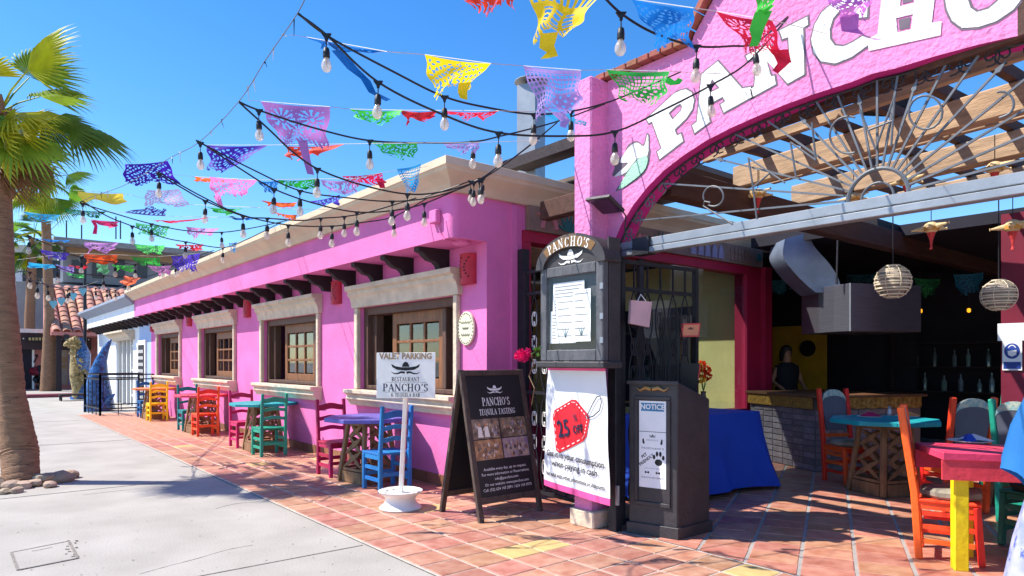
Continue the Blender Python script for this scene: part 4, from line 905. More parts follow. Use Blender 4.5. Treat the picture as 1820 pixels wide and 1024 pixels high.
# ------------------------------------------------------------------ brochure rack, paper bag, flowers
rk = thing('brochure_rack', 'tall black brochure rack with red leaflets behind the host stand', 'rack', Gp(1205, 920))
rc = Dp(1205, 640, 6.45); rc.z = 0
rr_ = Vector((CS, SN, 0)); rr_ = (rr_*math.cos(R(-18))+Vector((SN, -CS, 0))*math.sin(R(-18))*-1).normalized(); rd = Vector((-rr_.y, rr_.x, 0))
def rkb(a0, a1, d0, d1, z0, z1, m, nm, bev=.006):
    mb = MB(); mb.prism([(a0, d0), (a1, d0), (a1, d1), (a0, d1)], lambda a, b, q: rc+rr_*a+rd*b+Z*q, z0, z1); return mb.build(nm, m, rk, bevel=bev)
RB = mat('rack_black', '1c1c20', .4, var=.15)
rkb(-.18, .02, -.02, .2, .02, 1.92, RB, 'column'); rkb(-.2, .2, -.12, .22, .0, .02, RB, 'foot')
for z in (1.36, 1.0):
    mb = MB(); mb.add([rc+rr_*a+rd*b+Z*q for a, b, q in ((.02, 0, z-.14), (.17, -.0, z-.14), (.2, -.02, z+.12), (.02, -.02, z+.12), (.02, .05, z-.14), (.17, .05, z-.14), (.2, .03, z+.12), (.02, .03, z+.12))], [(0, 1, 2, 3), (5, 4, 7, 6), (0, 4, 5, 1), (1, 5, 6, 2), (3, 2, 6, 7), (0, 3, 7, 4)]); mb.build('pocket', RB, rk)
for z in (1.74, 1.345):
    q = frame(rc+rr_*.11+rd*.0+Z*(z+.05), rr_+Z*.0, Z*1+rr_*.12); nn_ = NRM(q)
    mb = MB(); mb.prism([(-.1, -.06), (.09, -.06), (.09, .07), (-.1, .07)], lambda a, b, t: q(a, b)+nn_*t, -.006, .004); lf = mb.build('leaflet', mat('leaflet_red', 'd8403e', .4, var=.1), rk)
    flat([(-.06, -.045), (.08, -.045), (.08, .055), (-.06, .055)], lambda a, b: q(a, b)+nn_*.005, mat('leaflet_peach', 'e0906a', .4), lf, 'print_panel'); hat(.06, lambda a, b: q(a+.005, b+.02)+nn_*.0065, BLK, lf)
pb = thing('paper_bag', 'small pale pink paper bag hanging on the open iron gate', 'bag', Xp(1133, 560, -3.90))
q = [Xp(u, v, -3.89) for u, v in ((1118, 534), (1155, 537), (1150, 582), (1116, 575))]
mb = MB(); n_ = Vector((.03, -.005, 0)); mb.add(q+[p+n_ for p in q], [(0, 1, 2, 3), (7, 6, 5, 4)]+[(i, (i+1) % 4, 4+(i+1) % 4, 4+i) for i in range(4)]); mb.build('sack', mat('pale_pink_paper', 'd3aeb4', .7, bump=.2), pb)
hm = (q[0]+q[1])/2+n_/2; MB().tube([q[0]*.7+q[1]*.3+n_, hm+Z*.06, q[0]*.3+q[1]*.7+n_], .004).build('handle', PAPER, pb)
def puff(c, r, m, nm, par, seed=0, n=26, leaf=.55):
    rr = random.Random(seed); mb = MB()
    for k in range(n):
        d = Vector((rr.gauss(0, 1), rr.gauss(0, 1), rr.gauss(0, 1))).normalized(); a = d.orthogonal().normalized(); b = d.cross(a); t = rr.random()*6.28
        a, b = a*math.cos(t)+b*math.sin(t), b*math.cos(t)-a*math.sin(t); o = Vector(c)+d*r*.35
        mb.add([o, o+d*r*.4+a*r*leaf*.6, o+d*r*.75, o+d*r*.4-a*r*leaf*.6], [(0, 1, 2, 3)])
    return mb.build(nm, m, par)
fw = thing('flower_vase', 'slim vase of orange marigolds standing on the blue table', 'flowers', Dp(1250, 735, 7.2))
vb = Dp(1250, 735, 7.2); vb.z = .90
MB().lathe([(.04, 0), (.05, .06), (.045, .16), (.025, .24), (.03, .28)], vb, 14).build('vase', mat('dark_glass_vase', '3a2f36', .2), fw, smooth=True)
for k, (u, v, c_) in enumerate(((1247, 648, 'e8501c'), (1256, 657, 'd9401c'), (1248, 664, 'ea5a1e'), (1258, 669, 'd9401c'), (1246, 674, 'f0b020'), (1241, 652, 'f0b020'))):
    p = Dp(u, v, 7.2); puff(p, .05, mat('petal_'+c_, c_, .6, var=.2, transl=.25), 'bloom', fw, k, 40); MB().tube([vb+Z*.27, p], .004, 5).build('stem', mat('stem_green', '3d6b2d', .6), fw)
bg_ = thing('bougainvillea', 'sprig of pink bougainvillea climbing the scrolled iron gate', 'plant', Yp(950, 700, 4.7))
for k, (u, v) in enumerate(((927, 628), (934, 633), (928, 637), (936, 627), (922, 633))): puff(Yp(u, v, 4.6), .055, mat('bougainvillea_pink', 'e0146e', .6, var=.15, transl=.3), 'bloom', bg_, k+30, 30)
MB().tube([Yp(u, v, 4.68) for u, v in ((935, 632), (948, 628), (962, 615), (968, 600))], .006, 5).build('stem', mat('stem_green', '3d6b2d', .6), bg_)
MB().tube([Yp(u, v, 4.68) for u, v in ((945, 630), (948, 650), (940, 668), (950, 690), (945, 720))], .007, 5).build('stem', mat('dry_stem', '8a7050', .7), bg_)
puff(Yp(958, 622, 4.66), .07, mat('leaf_green', '55852f', .6, transl=.3), 'leaves', bg_, 77, 16)

# ------------------------------------------------------------------ dining room: roof, walls, pergola
rm = thing('dining_room', 'dark covered dining room and bar behind the courtyard', 'building', (-2, 12, 0))
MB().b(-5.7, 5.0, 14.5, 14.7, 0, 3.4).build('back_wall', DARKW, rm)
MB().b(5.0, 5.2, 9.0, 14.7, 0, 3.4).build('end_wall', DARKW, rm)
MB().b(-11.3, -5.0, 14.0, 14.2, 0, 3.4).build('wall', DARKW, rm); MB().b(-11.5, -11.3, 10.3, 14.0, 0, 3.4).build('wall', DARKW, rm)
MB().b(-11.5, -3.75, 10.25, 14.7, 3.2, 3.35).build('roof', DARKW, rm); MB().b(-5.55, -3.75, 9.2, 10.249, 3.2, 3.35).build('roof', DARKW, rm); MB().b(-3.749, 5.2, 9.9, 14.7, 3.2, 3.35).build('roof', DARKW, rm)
MB().b(-7.3, -6.2, 12.9, 12.95, .8, 2.2).build('yellow_panel', mat('mustard_panel', 'b98d20', .7), rm)
MB().lathe([(.16, -.01), (.16, .01)], (0, 0, 0), 20).build('round_mark', BLK, rm).matrix_local = Matrix.Identity(4)
rmk = [o for o in rm.children if o.name.startswith('round_mark')][0]; rmk.matrix_parent_inverse = ROOTS[rm.name].inverted(); rmk.location = (-6.55, 12.88, 1.75); rmk.rotation_euler = (R(90), 0, 0)
pl_ = Gp(1782, 868); MB().b(-2.45, -1.7, 9.35, 9.8, 0, 3.2).build('maroon_pillar', MAROON, rm)
# shelves with bottles
sh = thing('bottle_shelf', 'dark back-bar shelf in the shadows behind the counter', 'shelf', (-3, 13.9, 0))
for z in (.95, 1.4, 1.85): MB().b(-5.4, .5, 13.9, 14.3, z-.03, z).build('shelf_board', WOODD, sh)
for x in (-5.4, -3.4, -1.4, .5): MB().b(x-.03, x+.03, 13.9, 14.3, 0, 2.2).build('upright', WOODD, sh)
bt = MB().lathe([(.04, 0), (.042, .17), (.015, .22), (.014, .28)], (0, 0, 0), 8).mesh('bottle', mat('bottle_glass', '5f7478', .12, var=.3, rand=.5, spec=.8), smooth=True)
rb = random.Random(3)
for k in range(40):
    z = (.95, 1.4)[k % 2]; o = put('bottle', bt); s9 = rb.uniform(.85, 1.2); o.scale = (s9, s9, rb.uniform(.8, 1.25)); o.location = (-5.1+5.2*k/40+rb.uniform(-.08, .08), 14.05, z+.001)
    tag(o, ('small glass bottle in the row on the lower back-bar shelf', 'small glass bottle in the row on the upper back-bar shelf')[k % 2], 'bottle', 'bottles behind the bar')
pg = thing('pergola', 'weathered timber pergola of heavy beams and slats over the courtyard', 'pergola', (-2, 7, 3))
MB().bar((-3.85, 4.95, 3.12), (-3.75, 14.4, 3.12), .16, .26).build('edge_beam', BEAMD, pg, bevel=.01)
MB().bar((-5.5, 4.98, 3.14), (-3.95, 4.9, 3.12), .14, .2).build('tie_beam', BEAMD, pg, bevel=.01)
for (y, z) in ((5.05, 3.42), (6.35, 3.42), (7.55, 3.42), (8.9, 3.42)):
    a = Vector((-4.0, y, z)); dr = Vector((math.cos(R(-8)), math.sin(R(-8)), 0)); b = a+dr*6.0
    MB().bar(a, b, .13, .23).build('beam', BEAM if y > 5.5 else BEAMD, pg, bevel=.012)
for y in (5.72, 6.98, 8.2): MB().bar((-3.95, y, 3.5), (2.0, y-.83, 3.5), .07, .07).build('rafter', BEAM, pg)
for k in range(15):
    x = -3.72+.43*k; MB().bar((x, 4.86, 3.585), (x+.35, 9.3, 3.585), .06, .09).build('slat', BEAMD, pg)
for y in (4.98, 5.35): MB().bar((-6.3, y, 3.78+(y-5)*.3), (-4.3, y, 3.78+(y-5)*.3), .12, .12).build('projecting_beam', WOODD, pg)
MB().b(-4.62, -4.40, 4.65, 4.9, 3.05, 3.35).build('beam_head', WOODB, pg)
MB().b(-6.2, -4.45, 5.6, 7.4, 3.62, 3.68).build('roof_sheet', mat('weathered_sheet', '6f625a', .8), pg)
sp_ = thing('speaker_box', 'black square speaker box hanging under the pergola', 'speaker', Dp(1570, 180, 5.9)); c = Dp(1573, 178, 5.9)
M_ = Matrix.Translation(c) @ Matrix.Rotation(YAW+R(6), 4, 'Z'); MB().b(-.17, .17, -.1, .1, -.11, .11, M_).build('cabinet', RB, sp_, bevel=.01); MB().b(-.15, .15, -.108, -.101, -.09, .09, M_).build('grille', mat('grille_dark', '2a2a2d', .8), sp_)
MB().tube([c+Z*.11, c+Z*.5], .01).build('hanger', IRON, sp_)
# chimney flue beside the arch
ch = thing('metal_flue', 'galvanised square metal flue with round cap on the roof', 'flue', Dp(943, 275, 8.4)); c = Dp(944, 280, 8.4)
M_ = Matrix.Translation(c) @ Matrix.Rotation(R(20), 4, 'Z'); MB().b(-.13, .13, -.13, .13, -.35, .88, M_).build('duct', STEEL, ch, bevel=.004); MB().lathe([(.0, .98), (.08, .97), (.21, .94), (.21, .93)], c, 18).build('cap', STEEL, ch)
for a in (-.09, .09): MB().bar(c+Vector((a, 0, .88)), c+Vector((a, 0, .95)), .02, .02).build('cap_strut', STEEL, ch)
# ------------------------------------------------------------------ brick counter, hood
ct = thing('brick_counter', 'dark brick bar counter topped by a band of patterned tiles', 'counter', (-4.4, 9.2, 0))
Cc = Vector((-4.40, 8.85, 0)); d1 = Vector((-E1.x, -E1.y, 0)); d2 = Vector((E2.x, E2.y, 0))
core = [Cc+(-d1)*-.03+d2*.03, Cc+d1*1.5+d2*.03, Cc+d1*1.5+d2*1.75, Cc+d1*.03+d2*1.75]
mb = MB(); mb.prism([(p.x, p.y) for p in core], lambda a, b, q: Vector((a, b, q)), 0, .99); mb.build('core', mat('dark_mortar', '746c6c', .9), ct)
DBR = mat('dark_brick', '8a7b80', .8, var=.25, scale=9, bump=.5, rand=.25)
bl = .225; bkm1 = MB().b(.006, bl-.006, -.012, .03, .005, .075).mesh('brick', DBR, bevel=.004)
for face, (dv, ang) in enumerate(((d1, math.atan2(d1.y, d1.x)), (d2, math.atan2(d2.y, d2.x)))):
    Ln = 1.5 if face == 0 else 1.72
    for row in range(10):
        s = -(row % 2)*bl/2+(.035 if row % 2 == 0 else .035+bl/2)
        while s < Ln-.2:
            o = put('brick', bkm1, ct); o.matrix_parent_inverse = ROOTS[ct.name].inverted(); p = Cc+dv*s
            if face == 0: o.location = (p.x+d2.x*.03, p.y+d2.y*.03, row*.083+.02); o.rotation_euler = (0, 0, ang); o.scale = (1, -1, 1)
            else: o.location = (p.x+d1.x*.03, p.y+d1.y*.03, row*.083+.02); o.rotation_euler = (0, 0, ang)
            if face == 0: o.scale = (1, -1, 1)
            s += bl
TAL = [mat('talavera_ochre', 'b98a3c', .3, col2='5a3a20', scale=30), mat('talavera_brown', '7a5230', .3, col2='c9a050', scale=34)]
tlm = [MB().b(-.055, .055, -.01, .012, 0, .15).mesh('patterned_tile', m, bevel=.003) for m in TAL]
for face, (dv, ot) in enumerate(((d1, d2), (d2, d1))):
    for k in range(13 if face == 0 else 15):
        p = Cc+dv*(.03+.113*(k+.5))-ot*.012; o = put('patterned_tile', tlm[k % 2], ct); o.matrix_parent_inverse = ROOTS[ct.name].inverted(); o.location = (p.x, p.y, .855); o.rotation_euler = (0, 0, math.atan2(dv.y, dv.x))
        q_ = MB().prism(arcp(0, 0, .035, .05, 0, 360, 4)[:-1], lambda a, b, q: p+dv*a+Z*(.93+b)-ot*q, .0125, .015); q_.build('tile_motif', TAL[(k+1) % 2], ct)
mb = MB(); mb.prism([(p.x, p.y) for p in (Cc-d1*.05-d2*.05, Cc+d1*1.52-d2*.05, Cc+d1*1.52+d2*1.8, Cc-d1*.05+d2*1.8)], lambda a, b, q: Vector((a, b, q)), 1.006, 1.045); mb.build('counter_top', mat('counter_top', '6b4a34', .4, var=.2), ct, bevel=.006)
hd = thing('extractor_hood', 'stainless extractor hood with curved duct hanging over the bar counter', 'hood', (-4.4, 9.6, 1.9))
INOX = mat('brushed_steel', '8d8b96', .36, var=.1, scale=4, metal=.85, stretch=(1, 1, 14)); DUCT = mat('galvanised_duct', '93a0b6', .45, var=.14, scale=5, metal=.6)
hc = Dp(1512, 600, 9.0); hc.z = 0; h1_, h2_ = d1*1.1, d2*1.3
for dd in (0,):
    ring = [hc, hc+d1*.28-d2*.03, hc+d1*.62+d2*.0, hc+d1*1.12+d2*.1, hc+d1*1.12+d2*1.1, hc+d2*1.15]
    mb = MB(); mb.loft([[p+Z*1.90 for p in ring], [p+Z*2.54 for p in ring]]); mb.build('canopy', INOX, hd, bevel=.004)
    MB().bar(hc+Z*1.9-d2*.006, hc+Z*2.54-d2*.006, .02, .02, up=(1, 0, 0)).build('corner_trim', STEEL, hd)
    MB().bar(hc+d2*.03+Z*1.93-d1*.008, hc+d2*1.1+Z*1.93-d1*.008, .012, .03).build('lower_trim', INOX, hd)
dl = [Dp(u, v, 9.5) for u, v in ((1395, 425), (1392, 455), (1408, 480), (1432, 505), (1450, 520))]; dr_ = [Dp(u, v, 9.5) for u, v in ((1440, 412), (1446, 436), (1475, 470), (1490, 495), (1496, 520))]
fw_ = Vector((-SN, CS, 0)); mb = MB(); mb.loft([[a, b, b+fw_*.5, a+fw_*.5] for a, b in zip(catm(dl, 5), catm(dr_, 5))]); mb.build('duct', DUCT, hd, smooth=True)
MB().bar(Dp(1487, 505, 9.1), Dp(1489, 425, 9.1), .02, .02).build('hanger_rod', IRON, hd)
# ------------------------------------------------------------------ blue clothed table
bc = thing('clothed_table', 'side table under a long royal blue cloth behind the host stand', 'table', (-4.75, 6.6, 0))
for x, y in ((-5.0, 5.7), (-4.5, 5.7), (-5.0, 7.3), (-4.5, 7.3)): MB().b(x-.03, x+.03, y-.03, y+.03, .01, .86).build('leg', STEEL, bc)
rings = []
for z, e in ((.905, 0), (.90, .015), (.6, .05), (.3, .10), (.07, .16)):
    ring = []
    for k in range(80):
        s = k/20; side = int(s); t = s-side; c0 = [(-5.1, 5.6), (-4.38, 5.6), (-4.38, 7.4), (-5.1, 7.4)][side]; c1_ = [(-4.38, 5.6), (-4.38, 7.4), (-5.1, 7.4), (-5.1, 5.6)][side]
        x, y = c0[0]+(c1_[0]-c0[0])*t, c0[1]+(c1_[1]-c0[1])*t; nx, ny = [(0, -1), (1, 0), (0, 1), (-1, 0)][side]; corner = max(0, 1-min(t, 1-t)*5)
        cx_, cy_ = x+4.74, y-6.5; rr2 = math.hypot(cx_, cy_); ee = e*(1+.9*corner)+(.9-z)*(.03*math.sin(k*1.1)+.018*math.sin(k*.47+2)+.012*math.sin(k*2.3)); ring.append(Vector((x+nx*ee+(cx_/rr2)*corner*e*.7, y+ny*ee+(cy_/rr2)*corner*e*.7, z-(corner*.03 if z < .2 else 0))))
    rings.append(ring)
mb = MB(); mb.loft(rings, cap=False); mb.add(rings[0], [tuple(range(80))]); mb.build('tablecloth', mat('royal_blue_cloth', '1248b8', .65, var=.1, scale=3, bump=.12, bscale=60), bc, smooth=True)
# ------------------------------------------------------------------ lanterns, pinatas
def lantern(u, v, r, D, vt, label):
    c = Dp(u, v, D); rr_ = r*D/FPX; t = thing('wicker_lantern', label, 'lantern', c, group='round slatted lanterns')
    WK = mat('wicker', 'd6c8ad', .7, var=.2, scale=12)
    MB().lathe([(rr_*.86*math.sin(R(a)), -rr_*.86*math.cos(R(a))) for a in range(12, 169, 12)], c, 20).build('inner_paper', mat('lantern_inner', '9a8f86', .8), t, smooth=True)
    for k in range(11):
        z = -rr_*.92+rr_*1.84*k/10; q = math.sqrt(max(.05, 1-(z/rr_)**2))*rr_
        MB().lathe([(q*.97, z-rr_*.05), (q*1.02, z-rr_*.045), (q*1.02, z+rr_*.04), (q*.97, z+rr_*.045)], c+Vector((0, 0, .004*(-1)**k)), 22, cap=False).build('hoop', WK, t)
    for k in range(8):
        a = R(45*k); MB().tube([c+Vector((rr_*1.03*math.sin(R(e))*math.cos(a), rr_*1.03*math.sin(R(e))*math.sin(a), -rr_*math.cos(R(e)))) for e in range(15, 166, 15)], .004, 4).build('rib', WK, t)
    MB().tube([c+Z*rr_*.95, Dp(u, vt, D)], .006).build('cord', IRON, t)
lantern(1587, 501, 30, 7.0, 330, 'round pale slatted lantern hanging nearer the extractor hood'); lantern(1775, 525, 28, 7.0, 330, 'round pale slatted lantern hanging by the maroon pillar')
def pinata(u, v, D, s, vt, label, k):
    c = Dp(u, v, D); t = thing('star_pinata', label, 'pinata', c, group='small star pinatas under the pergola'); rr = random.Random(k)
    PM = [mat('pinata_straw', 'd1b887', .7, var=.2, scale=20), mat('pinata_ochre', 'c08a3c', .7, var=.2, scale=20), mat('pinata_red', 'c23a3c', .7, var=.2, scale=20)]
    MB().lathe([(s*.42*math.sin(R(a)), -s*.36*math.cos(R(a))) for a in range(6, 175, 14)], c, 14).build('pot', PM[0], t, smooth=True)
    for i in range(5):
        a = YAW+R(10+72*i); dz = .15*math.sin(i*2); d = Vector((math.cos(a), math.sin(a), dz)).normalized()
        MB().tube([c+d*s*.28, c+d*s*1.0, c+d*s*1.06], [s*.2, s*.045, s*.09], 9).build('cone', PM[0], t)
    MB().tube([c-Z*s*.25, c-Z*s*.75, c-Z*s*1.1, c-Z*s*1.3], [s*.26, s*.1, s*.05, s*.1], 9).build('tail_cone', PM[2], t); MB().lathe([(s*.43, -.02), (s*.44, .0), (s*.43, .02)], c-Z*s*.08, 14, cap=False).build('band', PM[1], t)
    MB().tube([c+Z*s*.35, Dp(u, vt, D)], .004).build('cord', IRON, t)
for k, (u, v, D, s, vt, l) in enumerate(((1655, 405, 6.6, .16, 340, 'star pinata hanging between the two round lanterns'), (1800, 402, 6.3, .17, 310, 'star pinata at the right edge above a lantern'),
      (1347, 345, 6.8, .15, 300, 'star pinata hanging near the carved board'), (1517, 352, 6.9, .15, 300, 'star pinata hanging behind the fanlight hub'), (1768, 298, 5.9, .15, 240, 'star pinata hanging high under the right pergola beam'), (1612, 322, 6.2, .15, 280, 'star pinata hanging just right of the fanlight hub'))): pinata(u, v, D, s, vt, l, k)
for k, (u, v) in enumerate(((1636, 552), (1722, 551))):
    c = Dp(u, v, 12); t = thing('pendant_lamp', ('small glowing amber pendant lamp nearer the hood', 'small glowing amber pendant lamp nearer the maroon pillar')[k], 'lamp', c, group='amber pendant lamps')
    MB().lathe([(.012, .03), (.03, .015), (.03, -.03), (.012, -.045)], c, 10).build('lamp_glass', mat('amber_glow', 'f09a20', .4, emit=1.0), t, smooth=True); MB().tube([c+Z*.05, c+Z*.7], .006).build('cord', IRON, t)
# signs on the maroon pillar
sg = thing('mask_sign', 'blue and white face mask sign on the maroon pillar', 'sign', Yp(1798, 635, 9.34)); q = frame(Yp(1799, 632, 9.335), (1, 0, 0), (0, 0, 1)); n_ = Vector((0, -1, 0))
def stuck(poly, m, nm, par, t0, t1): mb = MB(); mb.prism(poly, lambda a, b, w_: q(a, b)+n_*w_, t0, t1); return mb.build(nm, m, par)
q0 = q; q = lambda a, b: q0(a*.72, b*.85)
stuck([(-.13, -.2), (.13, -.2), (.13, .2), (-.13, .2)], PAPER, 'plate', sg, 0, .004); stuck(arcp(0, .06, .105, .105, 0, 360, 24)[:-1], mat('sign_blue', '23408f', .5), 'blue_disc', sg, .0045, .006); stuck([(-.115, -.18), (.115, -.18), (.115, -.085), (-.115, -.085)], mat('sign_blue', '23408f', .5), 'caption_bar', sg, .0045, .006)
stuck(arcp(0, .07, .06, .075, 30, 150, 10)+arcp(0, .07, .05, .062, 150, 30, 10), WPR, 'head_line', sg, .0065, .007); stuck([(-.06, .06), (.06, .075), (.055, .01), (.0, -.015), (-.05, .005)], WPR, 'mask', sg, .0065, .008)
ps = thing('paper_sheet', 'plain white sheet taped above the mask sign', 'paper', Yp(1798, 592, 9.34)); q = frame(Yp(1799, 590, 9.335), (1, 0, 0), (0, 0, 1)); stuck([(-.14, -.1), (.14, -.1), (.14, .1), (-.14, .1)], PAPER, 'sheet', ps, 0, .003)
# ------------------------------------------------------------------ courtyard tables and chairs
def high_chair(label, m, loc, rz, group, cushion='b9b09a', panel=True):
    t = thing('painted_chair', label, 'chair', loc, rz, group, world=False); w, d, sh = .44, .42, .46
    for sy in (-1, 1):
        y = sy*(w/2-.025)
        MB().bar((-d/2+.03, y, .004), (-d/2, y, .5), .052, .05, up=(0, 1, 0)).bar((-d/2+.002, y, .485), (-d/2-.09, y, 1.14), .052, .05, up=(0, 1, 0)).build('leg', m, t, bevel=.008)
        MB().bar((d/2, y, .004), (d/2-.03, y, sh-.03), .048, .048, up=(0, 1, 0)).build('leg', m, t, bevel=.008)
        for z in (.14, .25, .35): MB().bar((-d/2+.05, y, z), (d/2-.04, y, z), .02, .034).build('stretcher', m, t)
        MB().bar((-d/2+.03, y, sh-.055), (d/2-.055, y, sh-.055), .024, .05).build('apron', m, t)
    for x, z in ((d/2-.03, sh-.055), (d/2-.01, .2), (d/2-.01, .32), (-d/2, .22), (-d/2-.005, .56)): MB().bar((x, -w/2+.05, z), (x, w/2-.05, z), .022, .04).build('stretcher', m, t)
    MB().b(-d/2+.03, d/2, -w/2, w/2, sh-.028, sh-.004).build('seat', m, t, bevel=.006)
    if panel:
        f = lambda a, b: Vector((-d/2-.09*(b-.5)/.64, a, b)); ar_ = arcp(0, 1.0, .165, .13, 0, 180, 12)
        mb = MB(); mb.prism([(-.14, .62), (.14, .62)]+[(.165, .9)]+ar_+[(-.165, .9)], lambda a, b, q: f(a, b)+Vector((q, 0, 0)), -.012, .012); bp = mb.build('back_panel', mat('slate_panel', '555a68', .5, var=.12, scale=5), t)
        for s_ in (-1, 1):
            mb = MB(); mb.prism(ar_+arcp(0, .98, .165, .07, 180, 0, 12), lambda a, b, q: f(a, b)+Vector((s_*(q+.0125), 0, 0)), 0, .004); mb.build('painted_crest', mat('crest_paint', '5d9aa8', .5, col2='d8cfae', scale=22), bp)
    mb = MB(); mb.loft([[Vector((x*k*.19+.02, y*k*.2, z)) for x, y in arcp(0, 0, 1.08, 1.08, 22, 382, 8)[:-1]] for z, k in ((sh, .95), (sh+.02, 1.04), (sh+.05, 1.04), (sh+.07, .9))]); mb.build('cushion', mat('cushion_'+cushion, cushion, .9, var=.2, scale=4, col2='34302c' if cushion == 'b9b09a' else None), t, smooth=True)
    return t
HG = 'painted chairs in the courtyard'; zc = .013
tt = lattice_table('teal octagonal table with wooden lattice base inside the courtyard', CTE, (-3.22, 8.08, zc), R(-25), 'courtyard tables', h=.84, r=.56)
high_chair('orange chair with slate back panel left of the teal courtyard table', CO, (-3.78, 8.45, zc), R(-28), HG)
high_chair('orange red chair nearest the camera pulled up to the pink table', CO, (-1.87, 5.83, zc), R(18), HG)
high_chair('red and orange chair right of the teal courtyard table', paint('red_orange', 'e0451e'), (-2.42, 7.72, zc), R(140), HG)
high_chair('green chair behind the far dark table facing the courtyard', CG, (-2.35, 9.3, zc), R(-100), HG)
high_chair('green chair seen from behind at the far dark table', CG, (-1.72, 7.55, zc), R(75), HG)
high_chair('dark green chair at the right side of the pink table', paint('dark_green', '1b6a55'), (-1.45, 6.65, zc), R(-110), HG, cushion='2a2724')
pt_ = thing('plank_table', 'square pink red table with yellow legs at the right edge', 'table', (-1.45, 5.95, zc), group='courtyard tables')
po = Gp(1676, 803, .86); po.z = 0; tr_ = Vector((math.cos(YAW-R(15)), math.sin(YAW-R(15)), 0)); tb = Vector((-tr_.y, tr_.x, 0)); 
for k in range(4):
    mb = MB(); mb.prism([(0, .16*k+.001), (.95, .16*k+.001), (.95, .16*k+.159), (0, .16*k+.159)], lambda a, b, q: po+tr_*a+tb*b+Z*q, .80, .855-.001*(k % 2)); mb.build('top_plank', CPK, pt_, bevel=.005)
mb = MB(); mb.prism([(.0, .012), (.95, .012), (.95, .035), (.0, .035)], lambda a, b, q: po+tr_*a+tb*b+Z*q, .66, .799); mb.build('apron', CPK, pt_)
mb = MB(); mb.prism([(.0, .61), (.95, .61), (.95, .63), (.0, .63)], lambda a, b, q: po+tr_*a+tb*b+Z*q, .66, .799); mb.build('apron', CPK, pt_)
for a, b in ((.13, .02), (.86, .02), (.3, .42), (.86, .48)): MB().b(-.045, .045, -.045, .045, .012, .799, Matrix.Translation(po+tr_*a+tb*(b+.06)) @ Matrix.Rotation(YAW-R(15), 4, 'Z')).build('leg', CY, pt_, bevel=.006)
dt = lattice_table('dark blue table with napkins farther back in the courtyard', CBD, (-2.05, 8.5, zc), R(10), 'courtyard tables', h=.82, r=.45)
def place(u, v, z, r, cols, label, k):
    c = Gp(u, v, z); c.z = z; t = thing('place_setting', label, 'place setting', c, group='plates with folded napkins')
    MB().lathe([(.04, 0), (r*.7, .004), (r, .014), (r*.98, .017), (r*.65, .008), (.0, .007)], c, 22).build('plate', mat('china', 'd8d5cd', .3), t, smooth=True)
    for i, cl_ in enumerate(cols):
        M_ = Matrix.Translation(c+Vector((.02*i, .03*i, .012))) @ Matrix.Rotation(R(40+70*i+k*20), 4, 'Z'); mb = MB(); s = r*1.0
        mb.add([M_ @ Vector(p) for p in ((-s, -s*.4, .004+i*.006), (s, -s*.5, .004+i*.006), (s*.3, s*.7, .006+i*.006), (-s*.1, 0, .055), (s*.2, -.1*s, .05))], [(0, 1, 4, 3), (1, 2, 4), (2, 0, 3), (2, 3, 4), (0, 2, 1)]); mb.build('napkin', mat('napkin_'+cl_, cl_, .8, bump=.1), t)
place(1545, 742, .84, .13, ['b0174f'], 'crimson napkin on a white plate on the teal table', 0); place(1612, 741, .84, .13, ['d98a50'], 'orange napkin plate on the teal table beside the salt shaker', 1)
place(1722, 786, .857, .15, ['1c48b0', 'c9c6c4'], 'blue and white napkins piled on the pink table', 2); place(1735, 735, .82, .14, ['c01a58', '2547a5'], 'pink and blue napkins on the far dark table', 3)
ss = thing('salt_shaker', 'small glass salt shaker standing on the teal table', 'shaker', Gp(1581, 738, .84)); c = Gp(1581, 738, .84); MB().lathe([(.02, 0), (.024, .02), (.016, .075), (.018, .08)], c, 12).build('glass_body', mat('shaker_glass', 'c4c9cc', .15), ss); MB().lathe([(.019, .081), (.019, .1), (.008, .11)], c, 12).build('metal_cap', STEEL, ss)

